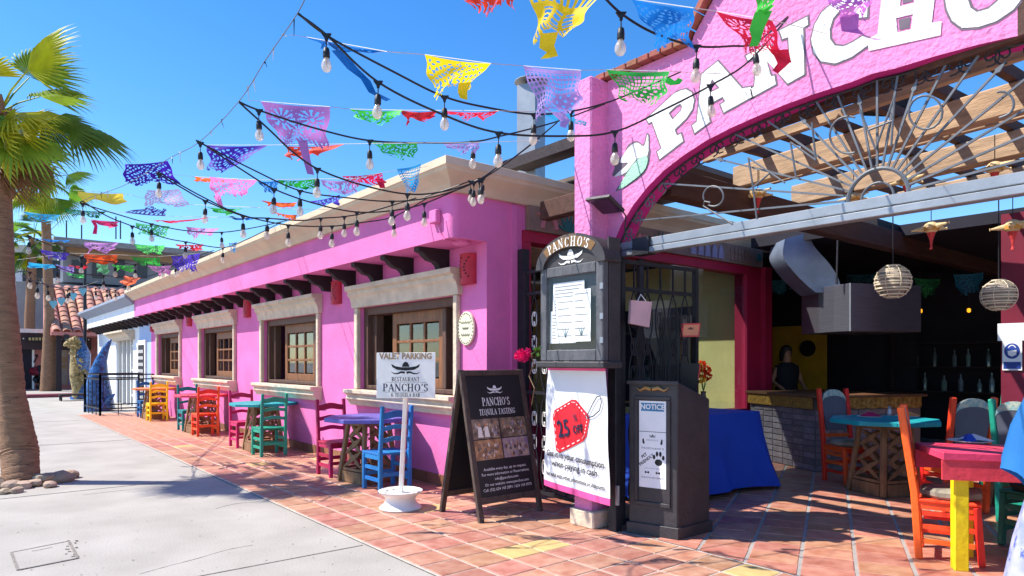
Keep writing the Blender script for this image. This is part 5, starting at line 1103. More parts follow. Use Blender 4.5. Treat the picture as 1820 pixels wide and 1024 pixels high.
# ------------------------------------------------------------------ people
def body(name, chain, par, m):
    me = bpy.data.meshes.new(name); vs = [c[1] for c in chain]; idx = {c[0]: i for i, c in enumerate(chain)}
    me.from_pydata(vs, [(idx[c[3]], idx[c[0]]) for c in chain if c[3]], []); me.materials.append(m); o = put(name, me, par)
    md = o.modifiers.new('skin', 'SKIN'); md.use_smooth_shade = True
    for i, c in enumerate(chain): r = c[2]; me.skin_vertices[0].data[i].radius = r if isinstance(r, tuple) else (r, r); me.skin_vertices[0].data[i].use_root = (i == 0)
    s_ = o.modifiers.new('sub', 'SUBSURF'); s_.levels = 2; s_.render_levels = 2; return o
def human(root, H, armpose, skin, cloth_legs):
    k = H/1.7
    ch = [('pel', (0, 0, .95), (.15, .11), None), ('wai', (0, 0, 1.1), (.13, .095), 'pel'), ('che', (0, 0, 1.3), (.155, .105), 'wai'), ('nek', (0, .0, 1.45), .055, 'che'), ('jaw', (0, -.015, 1.53), (.06, .065), 'nek'), ('hed', (0, -.005, 1.61), (.077, .092), 'jaw'), ('top', (0, .005, 1.68), (.055, .07), 'hed')]
    for s in (-1, 1):
        n = 'l' if s < 0 else 'r'; el, ha = armpose[n]
        ch += [(n+'sh', (s*.17, 0, 1.39), .052, 'che'), (n+'el', (s*el[0], el[1], el[2]), .038, n+'sh'), (n+'wr', (s*ha[0], ha[1], ha[2]), .026, n+'el'), (n+'pa', (s*ha[0], ha[1]-.05, ha[2]-.05), (.035, .018), n+'wr')]
        for q in range(4): ch += [(n+'f%d' % q, (s*(ha[0]-.022+.015*q), ha[1]-.085, ha[2]-.10-.008*(q in (1, 2))), .008, n+'pa'), (n+'g%d' % q, (s*(ha[0]-.022+.015*q), ha[1]-.085, ha[2]-.135-.008*(q in (1, 2))), .007, n+'f%d' % q)]
        ch += [(n+'th', (s*(ha[0]-.04), ha[1]-.06, ha[2]-.07), .009, n+'pa'), (n+'tt', (s*(ha[0]-.05), ha[1]-.08, ha[2]-.10), .008, n+'th')]
        ch += [(n+'hp', (s*.09, 0, .9), .09, 'pel'), (n+'kn', (s*.095, -.01, .49), .058, n+'hp'), (n+'an', (s*.1, .02, .09), .04, n+'kn'), (n+'to', (s*.11, -.13, .035), (.04, .03), n+'an')]
    ch = [(a, tuple(x*k for x in p), (tuple(x*k for x in r) if isinstance(r, tuple) else r*k), q) for a, p, r, q in ch]
    return body('body', ch, root, skin)
SKIN = mat('skin', 'a87558', .55, var=.06)
def face_hair(root, k, hair):
    for s in (-1, 1): MB().lathe([(.004, -.009), (.011, 0), (.004, .009)], (s*.03*k, -.094*k, 1.615*k), 8).build('eye', BLK, root)
    MB().tube([(0, -.088*k, 1.62*k), (0, -.115*k, 1.585*k), (0, -.09*k, 1.575*k)], [.008, .014, .01], 6).build('nose', SKIN, root, smooth=True); MB().b(-.025*k, .025*k, -.085*k, -.078*k, 1.54*k, 1.548*k).build('mouth', mat('lip', '8a4a42', .5), root)
    mb = MB(); rings = []
    for z, rx, ry, oy in ((1.47, .085, .06, .06), (1.56, .098, .085, .04), (1.64, .096, .098, .02), (1.70, .08, .085, .01), (1.735, .03, .03, .01)): rings.append([Vector((rx*k*math.cos(R(a)), oy*k+ry*k*math.sin(R(a)), z*k)) for a in range(0, 360, 20)])
    mb.loft(rings); mb.build('hair', hair, root, smooth=True)
HAIR = mat('dark_hair', '1d1714', .6, var=.2, scale=30)
# woman at the right edge: blue wrap over a floral dress, back to the camera
wp = thing('person', 'person in a light blue wrap and lilac floral dress at the right edge', 'person', (0, 0, 0), 0, world=False)
wl_ = Dp(1922, 700, 3.95); wp.location = (wl_.x, wl_.y, .012); wp.rotation_euler = (0, 0, YAW+R(160))
human(wp, 1.66, {'l': ((.26, .06, 1.14), (.24, -.12, .95)), 'r': ((.26, .06, 1.14), (.24, -.12, .95))}, SKIN, None); face_hair(wp, 1.66/1.7, HAIR)
FLO = mat('floral_print', '7f8fd0', .8, var=.1, scale=9, col2='c9c9dc', wear='5566b8', wscale=6, wamt=.56, transl=.15); WRAP = mat('blue_wrap', '2a74b8', .7, var=.12, scale=3, transl=.2, bump=.1, bscale=12)
mb = MB(); mb.loft([[Vector((rx*math.cos(R(a))*(1+.07*math.sin(R(a*7))*q), ry*math.sin(R(a))*(1+.07*math.sin(R(a*7))*q), z)) for a in range(0, 360, 8)] for z, rx, ry, q in ((.1, .38, .34, 1), (.4, .33, .29, .9), (.7, .26, .22, .5), (.95, .2, .16, .1), (1.1, .165, .125, 0), (1.36, .19, .125, 0), (1.40, .15, .1, 0))], cap=False); mb.build('dress', FLO, wp, smooth=True)
mb = MB(); mb.loft([[Vector((rx*math.cos(R(a))*(1+.07*math.sin(R(a*6+z*200))*q), ry*math.sin(R(a))*(1+.07*math.sin(R(a*6+z*200))*q), z+(.10*math.cos(R(a*2)) if z < .8 else 0))) for a in range(0, 360, 8)] for z, rx, ry, q in ((.74, .37, .24, 1), (.9, .365, .24, 1), (1.1, .33, .21, .8), (1.3, .26, .17, .4), (1.42, .18, .12, .1), (1.46, .09, .075, 0))], cap=False); mb.build('wrap', WRAP, wp, smooth=True)
# bartender in the shadows
bp_ = thing('person', 'person in dark clothes standing in shadow behind the bar counter', 'person', (0, 0, 0), 0, world=False)
bl_ = Dp(1398, 700, 11.3); bp_.location = (bl_.x, bl_.y, .012); bp_.rotation_euler = (0, 0, YAW+R(10))
human(bp_, 1.72, {'l': ((.26, .0, 1.14), (.2, -.22, 1.02)), 'r': ((.26, .0, 1.14), (.2, -.22, 1.02))}, SKIN, None); face_hair(bp_, 1.72/1.7, HAIR)
BLC = mat('dark_cloth', '17171c', .8, var=.2)
mb = MB(); mb.loft([[Vector((rx*math.cos(R(a)), ry*math.sin(R(a)), z)) for a in range(0, 360, 15)] for z, rx, ry in ((.9, .2, .15), (1.1, .185, .13), (1.3, .22, .145), (1.41, .21, .12), (1.47, .08, .07))], cap=False); mb.build('shirt', BLC, bp_, smooth=True)
mb = MB(); mb.loft([[Vector((rx*math.cos(R(a)), ry*math.sin(R(a)), z)) for a in range(0, 360, 15)] for z, rx, ry in ((.1, .2, .13), (.5, .2, .14), (.95, .19, .15))], cap=False); mb.build('trousers', BLC, bp_, smooth=True)

# ------------------------------------------------------------------ palms and stones
def frond_mesh(nm, m, Rf=.85, n=30, spread=150, droop=.35, seed=0, pet=.7):
    rr = random.Random(seed); mb = MB(); mb.tube([(0, 0, 0), (pet*.5, 0, .03), (pet, 0, 0)], [.018, .013, .009], 5)
    for k in range(n):
        a = R(-spread/2+spread*k/(n-1)); L = Rf*(1-.22*abs(a)/R(spread/2))*rr.uniform(.9, 1.05); hw = R(spread/(n-1))*.5
        def P(r, da, dz): 
            rad = r*L; z = -droop*(r**2.2)*L*(1+.3*abs(math.sin(a)))+dz; return (pet+rad*math.cos(a+da), rad*math.sin(a+da), z)
        tw = rr.uniform(-.02, .02); mid = .62; h = .018
        mb.add([P(.02, 0, 0), P(mid, -hw, -h), P(mid, 0, h), P(mid, hw, -h), P(.85, -hw*.35, tw-.01), P(.85, hw*.35, tw-.01), P(1, 0, tw-.03)], [(0, 1, 2), (0, 2, 3), (1, 4, 2), (2, 4, 5), (2, 5, 3), (4, 6, 5)])
    return mb.mesh(nm, m)
FG = mat('palm_green', '83a834', .5, var=.25, scale=4, transl=.45, rand=.2); FY = mat('palm_yellow_green', 'c3c22c', .5, var=.2, scale=4, transl=.5, rand=.1); FD = mat('palm_dry', '7a5638', .7, var=.25, scale=5, transl=.2); FDK = mat('palm_dark_green', '5d7d2a', .5, var=.25, scale=4, transl=.35, rand=.15)
TRUNK = mat('palm_trunk', '8d6a50', .85, var=.25, scale=3, bump=.8, bscale=9, stretch=(2, 2, 9), wear='5b4234', wscale=3.5, wamt=.6)
def palm(label, path, rad, crown, fronds, scale, seed, skirt=True):
    t = thing('palm_tree', label, 'palm', path[0]); pts = []; rs = []; tr_n = random.Random(seed)
    N = 110
    for i in range(N+1):
        s = i/N*(len(path)-1); k = min(int(s), len(path)-2); f = s-k; p = Vector(path[k]).lerp(Vector(path[k+1]), f); r = rad[k]+(rad[k+1]-rad[k])*f; pts.append(p); rs.append(r*(1+.028*(-1)**i*tr_n.random()+.012*tr_n.uniform(-1, 1)))
    MB().tube(pts, rs, 18).build('trunk', TRUNK, t, smooth=True)
    if scale < 1.2:
        for k in range(26):
            a_ = k*2.4; zf_ = .02+.03*k; p_ = pts[-1].lerp(pts[int(len(pts)*.72)], zf_); d_ = Vector((math.cos(a_), math.sin(a_), 1.1)).normalized(); MB().tube([p_+Vector((math.cos(a_), math.sin(a_), 0))*.09, p_+d_*.2, p_+d_*.27], [.05, .032, .012], 5).build('frond_stub', TRUNK, t)
    ms = {c: frond_mesh('frond', m, seed=seed+i, droop=(.3, .25, .7, .35)[i]) for i, (c, m) in enumerate((('g', FG), ('y', FY), ('d', FD), ('k', FDK)))}
    for az, el, tw, c, sc_ in fronds:
        o = put('frond', ms[c], t); d = Vector((math.cos(az)*math.cos(el), math.sin(az)*math.cos(el), math.sin(el))); q = d.to_track_quat('X', 'Z'); M = Matrix.Translation(crown) @ q.to_matrix().to_4x4() @ Matrix.Rotation(tw, 4, 'X') @ Matrix.Scale(sc_*scale, 4)
        o.matrix_parent_inverse = ROOTS[t.name].inverted(); o.matrix_basis = M
    return t
def cdir(u_, dz, dep=0):        # azimuth from right (+) and depth components in camera frame
    v = Vector((CS, SN))*u_+Vector((-SN, CS))*dep; return math.atan2(v.y, v.x)
cw = Dp(0, 200, 8.35)
fr_ = [(cdir(.8, 0, -.3), R(42), R(75), 'y', .95), (cdir(.6, 0, .5), R(60), R(60), 'g', .85), (cdir(1, 0, -.1), R(18), R(10), 'g', .8), (cdir(1, 0, .5), R(-4), R(35), 'k', 1.0), (cdir(1, 0, 0), R(-12), R(55), 'k', .78),
       (cdir(.55, 0, -.75), R(-42), R(85), 'y', .85), (cdir(.7, 0, -.5), R(-32), R(70), 'y', .75), (cdir(.5, 0, -.5), R(-70), R(60), 'd', .75), (cdir(.6, 0, .6), R(-55), R(50), 'k', .8), (cdir(.1, 0, -.9), R(-72), R(20), 'd', .7), (cdir(.8, 0, .4), R(-75), R(90), 'd', .65), (cdir(-.8, 0, -.4), R(-70), R(90), 'd', .7)]
rp = random.Random(5)
for k in range(15): fr_.append((rp.uniform(2.9, 6.6) if k < 11 else rp.uniform(0, 6.28), R(rp.uniform(-35, 75)), rp.uniform(-.5, .5), rp.choice('ggyyk'), rp.uniform(.75, 1.0)))
palm('big fan palm with bulging trunk at the left edge of the sidewalk', [Gp(38, 862), Dp(35, 800, 8.35), Dp(20, 700, 8.35), Dp(5, 512, 8.35), Dp(0, 330, 8.35), cw], [.195, .2, .15, .13, .12, .105], cw, fr_, 1.0, 1)
def ball_fronds(n, seed): rp = random.Random(seed); return [(rp.uniform(0, 6.28), R(rp.uniform(-60, 80)), rp.uniform(-.6, .6), rp.choice('gkky'), rp.uniform(.8, 1.15)) for _ in range(n)]
c2_ = Dp(80, 318, 31); palm('tall slim palm trunk standing behind the near palm by the red kerb', [Gp(86, 700), Dp(88, 560, 31), Dp(82, 400, 31), c2_], [.34, .2, .19, .17], c2_, ball_fronds(18, 11), 1.5, 3)
c3_ = Dp(60, 425, 38.5); b3 = Dp(52, 640, 38.5); b3.z = 0; palm('farther palm with a small round crown behind the gallery roof', [b3, Dp(53, 560, 38.5), Dp(57, 470, 38.5), c3_], [.3, .25, .23, .2], c3_, ball_fronds(22, 12), 1.55, 4)
ST = mat('stone', 'a8917c', .85, var=.25, scale=6, bump=.6, bscale=12, rand=.15)
stones = [(3, 862, .16), (22, 868, .13), (42, 868, .12), (60, 864, .13), (78, 860, .15), (95, 853, .17), (112, 856, .15), (124, 850, .12), (-12, 868, .15), (8, 878, .09), (30, 876, .08), (88, 866, .1)]
names_ = ['rounded', 'flat', 'angular', 'small', 'broad', 'slab-like', 'jagged', 'thin', 'half hidden', 'tiny', 'little', 'wedge shaped']
for k, (u, v, s) in enumerate(stones):
    rr = random.Random(k+40); c = Gp(u, v); bm = bmesh.new(); bmesh.ops.create_icosphere(bm, subdivisions=2, radius=1)
    fx, fy, fz = rr.uniform(.8, 1.3), rr.uniform(.7, 1.1), rr.uniform(.45, .75); pl3 = [(Vector((rr.gauss(0, 1), rr.gauss(0, 1), rr.gauss(0, 1))).normalized(), rr.uniform(.6, .85)) for _ in range(7)]
    for vv in bm.verts:
        for n_, d_ in pl3:
            e = vv.co.dot(n_)-d_
            if e > 0: vv.co -= n_*e
        vv.co = Vector((vv.co.x*fx*s, vv.co.y*fy*s, vv.co.z*fz*s+fz*s*.55))
    me = bpy.data.meshes.new('stone'); bm.to_mesh(me); bm.free(); me.materials.append(ST); o = put('stone', me); o.location = c; o.rotation_euler = (0, 0, rr.random()*6)
    tag(o, '%s tan stone, %s from the left at the palm foot' % (names_[k], ('second', 'fourth', 'sixth', 'seventh', 'ninth', 'eleventh', 'next to last', 'last', 'first', 'third', 'fifth', 'tenth')[k]), 'stone', 'stones round the palm')

# ------------------------------------------------------------------ railing and sculptures
rl = thing('iron_railing', 'low dark iron railing round the blue sculpture', 'railing', (-22.2, 3.5, 0))
RP_ = [Vector((-21.3, 4.3, 0)), Vector((-21.3, 3.0, 0)), Vector((-23.3, 2.9, 0)), Vector((-23.3, 4.3, 0))]
for a, b in zip(RP_, RP_[1:]):
    for z in (.2, 1.0, 1.13): MB().bar(a+Z*z, b+Z*z, .035, .035).build('rail', IRON, rl)
    n_ = max(3, int((b-a).length/.45))
    for i in range(n_+1): MB().bar(a.lerp(b, i/n_), a.lerp(b, i/n_)+Z*(1.14 if i in (0, n_) else .99), .05 if i in (0, n_) else .02, .05 if i in (0, n_) else .02).build('post', IRON, rl)
MOS = mat('blue_mosaic', '143a7a', .25, col2='3d78b8', scale=16, bump=.8, bscale=22, wear='16294f', wscale=12, wamt=.5, spec=.7)
s1_ = thing('blue_sculpture', 'leaning blue mosaic sculpture like a tail standing inside the railing', 'sculpture', Gp(176, 728))
mb = MB(); path = [Dp(u, v, 20.4) for u, v in ((177, 735), (176, 715), (174, 690), (175, 665), (180, 640), (188, 620), (195, 608), (198, 603))]; rad = [.42, .4, .35, .26, .16, .1, .05, .015]; path[0].z = .01
mb.tube(path, rad, 18); mb.build('tail', MOS, s1_, smooth=True)
for a, (u0, v0, u1, v1) in enumerate(((188, 720, 204, 700),)): MB().tube([Dp(u0, v0, 20.3), Dp((u0+u1)/2-2, (v0+v1)/2, 20.2), Dp(u1, v1, 20.2)], [.12, .09, .02], 8).build('fin', MOS, s1_, smooth=True)
s2_ = thing('seahorse_sculpture', 'tan and blue mosaic seahorse sculpture beyond the railing', 'sculpture', Gp(138, 711)); D2 = 26.5
STR = mat('straw_mosaic', 'a89468', .8, var=.3, scale=14, bump=.9, bscale=18)
MB().tube([Dp(u, v, D2) for u, v in ((138, 714), (138, 695), (140, 672), (136, 655), (133, 635), (132, 618), (133, 607))], [.2, .18, .3, .24, .15, .14, .15], 12).build('body', STR, s2_, smooth=True)
MB().tube([Dp(u, v, D2) for u, v in ((136, 606), (126, 607), (117, 612), (114, 615))], [.2, .14, .09, .04], 8).build('snout', STR, s2_, smooth=True)
MB().tube([Dp(u, v, D2+.1) for u, v in ((140, 712), (149, 690), (147, 660), (148, 630), (144, 600))], [.32, .2, .26, .26, .06], 10).build('back_fin', MOS, s2_, smooth=True); MB().tube([Dp(147, 640, D2), Dp(151, 622, D2), Dp(153, 620, D2)], [.1, .09, .03], 8).build('fin', MOS, s2_, smooth=True)
for k_, (u, v) in enumerate(((134, 612), (128, 610), (135, 628), (138, 645), (142, 660), (137, 668), (147, 668), (152, 672), (140, 680))): puff(Dp(u, v, D2-.15), .24, STR, 'straw_tuft', s2_, k_+60, 40, .3)
bnch = thing('low_bench', 'thin dark low bench beside the seahorse', 'bench', Gp(135, 716)); p = Gp(133, 712); MB().b(p.x-.3, p.x+.3, p.y-.5, p.y+.5, .2, .26).build('seat', WOODD, bnch)
for x, y in ((-.25, -.45), (.25, -.45), (-.25, .45), (.25, .45)): MB().b(p.x+x-.025, p.x+x+.025, p.y+y-.025, p.y+y+.025, 0, .199).build('leg', IRON, bnch)

# ------------------------------------------------------------------ far buildings
XF = -40.0
gl = thing('gallery_building', 'brick shop with dark porch and clay tile roof at the end of the walk', 'building', (XF-2, 5, 0))
def fb(u0, v0, u1, v1, X, dx, m, nm, par): a, b = Xp(u0, v0, X), Xp(u1, v1, X); return MB().b(X-dx, X, min(a.y, b.y), max(a.y, b.y), max(0, Xp(u0, v1, X).z), a.z).build(nm, m, par)
BRW = mat('far_brick', 'b07068', .85, var=.15, scale=3, bump=.3)
MB().b(XF-3.5, XF, -6, 3.7, 0, 2.85).build('wall', BRW, gl); MB().b(XF-3.5, XF, 3.7, 9, 0, 2.85).build('wall', BRW, gl)
fb(33, 612, 57, 692, XF+.05, .04, DARKW, 'door', gl); fb(57, 610, 61, 692, XF+.08, .07, WHITEP, 'door_post', gl)
fb(96, 612, 120, 684, XF+.05, .04, mat('beige_panel', '9a8a7c', .7), 'shop_panel', gl); fb(94, 634, 118, 645, XF+.1, .04, mat('tan_awning', '9a7a58', .7), 'shutter', gl); fb(94, 648, 118, 655, XF+.1, .04, mat('tan_awning', '9a7a58', .7), 'shutter', gl); fb(122, 612, 128, 684, XF+.07, .06, GREYC, 'door_post', gl)
MB().b(XF-3.5, XF+.35, -6, 5.2, 2.86, 3.05).build('porch_roof', mat('white_sheet_roof', 'd8d8d6', .6), gl)
MB().b(XF+.12, XF+.33, -6, 5.2, 2.05, 2.84).build('porch_beam', mat('porch_dark', '3a2e30', .8), gl)
sb = fb(46, 597, 108, 608, XF+.42, .04, BLK, 'sign_board', gl)
for k in range(9): fb(51+k*6, 600, 55+k*6, 605, XF+.44, .015, mat('sign_ochre', 'a8a068', .6), 'faded_letter', sb)
for k in range(34): 
    y = -1.2+k*.19; MB().b(XF+.335, XF+.35, y, y+.05, 2.55, 2.6).build('fretwork', WHITEP, gl)
CLAY = [mat('clay_tile', 'c48a74', .8, var=.2, scale=6, rand=.18)]
ctl = MB(); ctl.prism([(.17*math.cos(R(a)), .13*math.sin(R(a))) for a in range(0, 181, 20)]+[(.14*math.cos(R(a)), .10*math.sin(R(a))) for a in range(180, -1, -20)], lambda a, b, q: Vector((q, a, b)), 0, .5); ctl = ctl.mesh('roof_tile', CLAY[0], smooth=True)
e0, e1 = Xp(96, 588, XF+3.2), Xp(200, 606, XF+3.2); yA = e0.y; zE = e0.z
base = MB(); sl_ = R(33); Lr = 4.4
base.add([(XF+3.2, yA-.1, zE-.05), (XF+3.2, yA+3.6, zE-.05), (XF+3.2-Lr*math.cos(sl_), yA+3.6, zE-.05+Lr*math.sin(sl_)), (XF+3.2-Lr*math.cos(sl_), yA-.1, zE-.05+Lr*math.sin(sl_)), (XF+3.2, yA-.1, zE-.2), (XF+3.2, yA+3.6, zE-.2), (XF+3.2-Lr*math.cos(sl_), yA+3.6, zE-.2), (XF+3.2-Lr*math.cos(sl_), yA-.1, zE-.2)], [(0, 1, 2, 3), (4, 7, 6, 5), (0, 4, 5, 1), (3, 2, 6, 7), (0, 3, 7, 4), (1, 5, 6, 2)]); rfo = base.build('tile_roof', CLAY[0], gl)
for i in range(9):
    for j in range(10):
        o = put('roof_tile', ctl, rfo); d = j*.43; o.location = (XF+3.2-d*math.cos(sl_)+.1, yA+.1+i*.4, zE-.02+d*math.sin(sl_)); o.rotation_euler = (0, R(180)+sl_-R(6), 0); o.scale = (1, 1, -1)
MB().b(XF+2.0, XF+3.0, yA+2.2, yA+3.4, 0, zE-.2).build('brick_pier', BRW, gl); MB().b(XF+2.9, XF+3.1, yA+.1, yA+.3, 0, zE-.2).build('post', WOODD, gl)
lm_ = Xp(118, 600, XF+3.2); MB().lathe([(.03, .15), (.12, .1), (.12, -.12), (.05, -.18)], lm_, 8).build('porch_lamp', IRON, gl)
cb = thing('block_building', 'tall grey concrete block building with flat overhanging roof behind the tile roof', 'building', (-52, 10, 0))
GB = mat('grey_block', '8f9297', .85, var=.1, scale=1.5, bump=.2); BGE = mat('beige_slab', 'c4b8a6', .8, var=.08)
fb(28, 500, 330, 700, -48, 8, GB, 'block_wall', cb); fb(104, 428, 420, 500, -49.5, 8, GB, 'upper_wall', cb); fb(96, 420, 420, 430, -47.2, 10, mat('roof_edge', '8d8a86', .8), 'roof_slab', cb); fb(104, 432, 112, 500, -48.6, .5, WHITEW, 'white_pier', cb)
fb(118, 432, 400, 452, -48.7, .3, mat('dull_tan', '9a7f62', .8), 'soffit_wall', cb)  # one even tan on the wall strip below the roof slab
for u in (60, 90, 128, 165, 205, 245): fb(u, 462, u+17, 494, -47.9 if u < 100 else -49.4, .08, mat('dull_window', '3c3f46', .3), 'window', cb)
for i in range(7):
    for j in range(9):
        y0_ = Xp(32+i*20, 600, -48).y; z0_ = 4.6-j*.0+0
for u, v0 in ((118, 392), (145, 400), (206, 385), (214, 392)): MB().tube([Xp(u, 425, -48), Xp(u, v0, -48)], .04, 5).build('mast', IRON, cb)
wh = thing('white_house', 'pale low house with sloping roof edge behind the palms', 'building', (-62, 2, 0)); fb(0, 440, 100, 700, -60, 6, WHITEW, 'wall', wh); fb(-20, 430, 60, 445, -59, 8, BGE, 'roof_slab', wh)
for u in (40, 62): fb(u, 470, u+12, 500, -59.9, .1, mat('dull_window', '3c3f46', .3), 'window', wh)
lp_ = thing('lamp_post', 'slim black street lamp post rising in front of the clay roof', 'lamp post', Gp(151, 712)); b = Dp(151, 712, 27); b.z = 0; MB().tube([b, Dp(151, 470, 27)], .06, 8).build('pole', IRON, lp_)
MB().lathe([(.05, 0), (.2, .1), (.22, .3), (.05, .4)], Dp(151, 470, 27), 10).build('lamp_head', IRON, lp_)
hs_ = [(95, 541), (109, 536), (130, 527), (147, 518)]
for k, (u, v) in enumerate(hs_):
    c = Dp(u, v, 22); t = tag(None or MB().prism([(0, -.11), (.1, .02), (.09, .08), (.045, .1), (0, .06), (-.045, .1), (-.09, .08), (-.1, .02)], lambda a, b, q: c+Vector((CS, SN, 0))*a*1.2+Z*b*1.3+Vector((-SN, CS, 0))*q, -.02, .02).build('heart_ornament', mat('teal_tin', '6fa9b4', .4), None), ('teal heart ornament hanging lowest by the palm trunk', 'teal heart ornament second from the palm trunk', 'teal heart ornament third from the palm trunk', 'teal heart ornament highest by the lamp post')[k], 'ornament', 'teal hearts on a wire')
hw = tag(MB().tube([Dp(80, 545, 22)]+[Dp(u, v-9, 22) for u, v in hs_]+[Dp(175, 500, 22)], .008, 4).build('wire', IRON), 'thin wire carrying the teal hearts before the clay roof', 'wire')
# motorcycle parked at the far left
mo = thing('motorcycle', 'dark red motorcycle with grey top box parked before the brick shop', 'motorcycle', Gp(50, 692)); D = 33.0
def mp(u, v, dd=0): return Dp(u+7, v, D+dd)
def wheel(u, v, r, dd):
    c = mp(u, v, dd); ax = Vector((-SN, CS, 0)).lerp(Vector((CS, SN, 0)), .45).normalized(); e = ax.cross(Z).normalized()
    w_ = MB().tube([c+(e*math.cos(R(a))+Z*math.sin(R(a)))*r for a in range(0, 361, 20)], r*.22, 8, cap=False).build('wheel', RUBBER, mo, smooth=True); MB().tube([c+(e*math.cos(R(a))+Z*math.sin(R(a)))*r*.72 for a in range(0, 361, 20)], r*.06, 6, cap=False).build('rim', STEEL, w_)
wheel(62, 678, .32, -.3); wheel(42, 676, .32, 1.0)
RD = mat('dark_red_paint', '7a1c2a', .3, var=.1)
MB().tube([mp(40, 663, 1.0), mp(48, 660), mp(56, 660, -.3), mp(66, 664, -.5)], [.1, .26, .24, .08], 10).build('body', RD, mo, smooth=True); MB().tube([mp(50, 668), mp(56, 674, -.2), mp(62, 678, -.3)], [.2, .2, .1], 8).build('engine', RUBBER, mo)
MB().tube([mp(62, 650, -.5), mp(70, 668, -.6), mp(68, 676, -.5)], [.06, .16, .05], 8).build('mudguard', RUBBER, mo)
M_ = Matrix.Translation(mp(44, 647, -.1)) @ Matrix.Rotation(YAW, 4, 'Z'); MB().b(-.24, .24, -.2, .2, -.2, .2, M_).build('top_box', mat('grey_blue_box', '6f86a8', .4), mo, bevel=.05)
M_ = Matrix.Translation(mp(48, 663, -.35)) @ Matrix.Rotation(YAW, 4, 'Z'); MB().b(-.15, .15, -.01, .01, -.08, .08, M_).build('number_plate', WHITEP, mo); MB().b(-.12, .12, -.01, .02, .1, .16, M_).build('tail_light', REDPR, mo)
MB().tube([mp(52, 646, -.3), mp(57, 637, -.4), mp(60, 634, -.4)], .03, 6).build('handlebar', RUBBER, mo); MB().lathe([(.02, -.06), (.08, 0), (.02, .06)], mp(58, 632, -.4), 8).build('mirror', RUBBER, mo); MB().lathe([(.02, -.06), (.08, 0), (.02, .06)], mp(50, 630, .2), 8).build('mirror', RUBBER, mo)

# ------------------------------------------------------------------ strings of bulbs over the walk
def yat(p, k): return p
SOCK = mat('socket_black', '1a1a1c', .5, var=.15)
BCL = mat('bulb_clear', 'e6dccb', .12, var=.05, scale=30, transl=.5, spec=.8)
_n, _l = BCL.node_tree.nodes, BCL.node_tree.links; _t = _n.new('ShaderNodeBsdfTransparent'); _g = _n.new('ShaderNodeBsdfGlossy'); _g.inputs['Roughness'].default_value = .05
_a, _b = _n.new('ShaderNodeMixShader'), _n.new('ShaderNodeMixShader'); _a.inputs[0].default_value = .42; _b.inputs[0].default_value = .1
_src = _n['Material Output'].inputs['Surface'].links[0].from_socket; _l.new(_src, _a.inputs[1]); _l.new(_t.outputs[0], _a.inputs[2]); _l.new(_a.outputs[0], _b.inputs[1]); _l.new(_g.outputs[0], _b.inputs[2]); _l.new(_b.outputs[0], _n['Material Output'].inputs['Surface'])
FILM = mat('filament_amber', 'b98a4a', .4)
sockm = MB().lathe([(.004, 0), (.012, -.004), (.017, -.012), (.019, -.03), (.0205, -.036), (.019, -.042), (.0205, -.055), (.018, -.062)], (0, 0, 0), 12).mesh('socket', SOCK, smooth=True)
bulbm = MB().lathe([(.013, -.0625), (.015, -.07), (.024, -.085), (.0295, -.105), (.028, -.122), (.019, -.138), (.004, -.145)], (0, 0, 0), 14).mesh('bulb', BCL, smooth=True)
collm = MB().prism([(-.028, .006), (.028, .006), (.02, -.006), (.009, -.02), (.007, -.034), (-.007, -.034), (-.009, -.02), (-.02, -.006)], lambda a, b, q: Vector((a, q, b)), -.008, .008).mesh('collar', SOCK)
filam = MB().lathe([(.004, -.064), (.006, -.085), (.005, -.105), (.002, -.118)], (0, 0, 0), 6).mesh('filament', FILM)
DW = [(28, 8.25), (60, 7.95), (105, 7.6), (147, 7.2), (220, 6.7), (282, 6.15), (300, 6.0), (355, 5.4), (425, 4.6), (470, 4.25), (530, 3.8), (548, 3.7)]
def dw(u):
    for (a, b), (c, d) in zip(DW, DW[1:]):
        if u <= c: return b+(d-b)*(u-a)/(c-a)
    return 3.7
def bulbs(label, pts, y0, y1, drop=.07, r=.0065):
    # pts: (u, v, bulb flag); depth runs evenly in the room from Y = y0 to y1
    u0, u1 = pts[0][0], pts[-1][0]; W = []
    L = [0]
    for a, b in zip(pts, pts[1:]): L.append(L[-1]+math.hypot(b[0]-a[0], b[1]-a[1]))
    for p, l_ in zip(pts, L):
        d0 = 1/(dw(u0) if y0 < 1.7 else y0/(SN*(u0-CX)/FPX+CS)); d1_ = 1/(y1/(SN*(u1-CX)/FPX+CS)); W.append(Dp(p[0], p[1], 1/(d0+(d1_-d0)*l_/L[-1])))
    t = thing('bulb_string', label, 'string lights', W[0], group='strings of bulbs over the walk')
    MB().tube(catm(W), r, 6).build('cable', SOCK, t, smooth=True)
    for p, w_ in zip(pts, W):
        if not p[2]: continue
        b = t; inv = ROOTS[t.name].inverted()
        c = put('collar', collm, t); c.location = w_; c.rotation_euler = (0, 0, YAW)
        dl_ = drop*p[2]; MB().tube([w_-Z*.03, w_-Z*(dl_+.002)], .0035, 5).build('pendant_wire', SOCK, t)
        s_ = put('socket', sockm, t); s_.location = w_-Z*dl_; s_.rotation_euler = (random.uniform(-.06, .06), random.uniform(-.06, .06), random.random()*6)
        bb = put('bulb', bulbm, s_); put('filament', filam, s_)
B = bulbs
B('bulb string running from the wire top over to the arch letters', [(530, 25, 0), (580, 62, 1), (672, 146, 1), (790, 205, 0), (886, 236, 1), (1005, 242, 0), (1093, 234, 1), (1180, 195, 0), (1263, 152, 1), (1330, 110, 0), (1400, 32, 0)], 1.5, 4.5)
B('bulb string running from the wire top to the pink pillar', [(530, 24, 0), (585, 66, 0), (700, 128, 0), (790, 172, 1), (870, 192, 0), (949, 203, 1), (1015, 198, 1), (1080, 182, 0), (1140, 158, 0), (1210, 128, 0)], 1.5, 4.5)
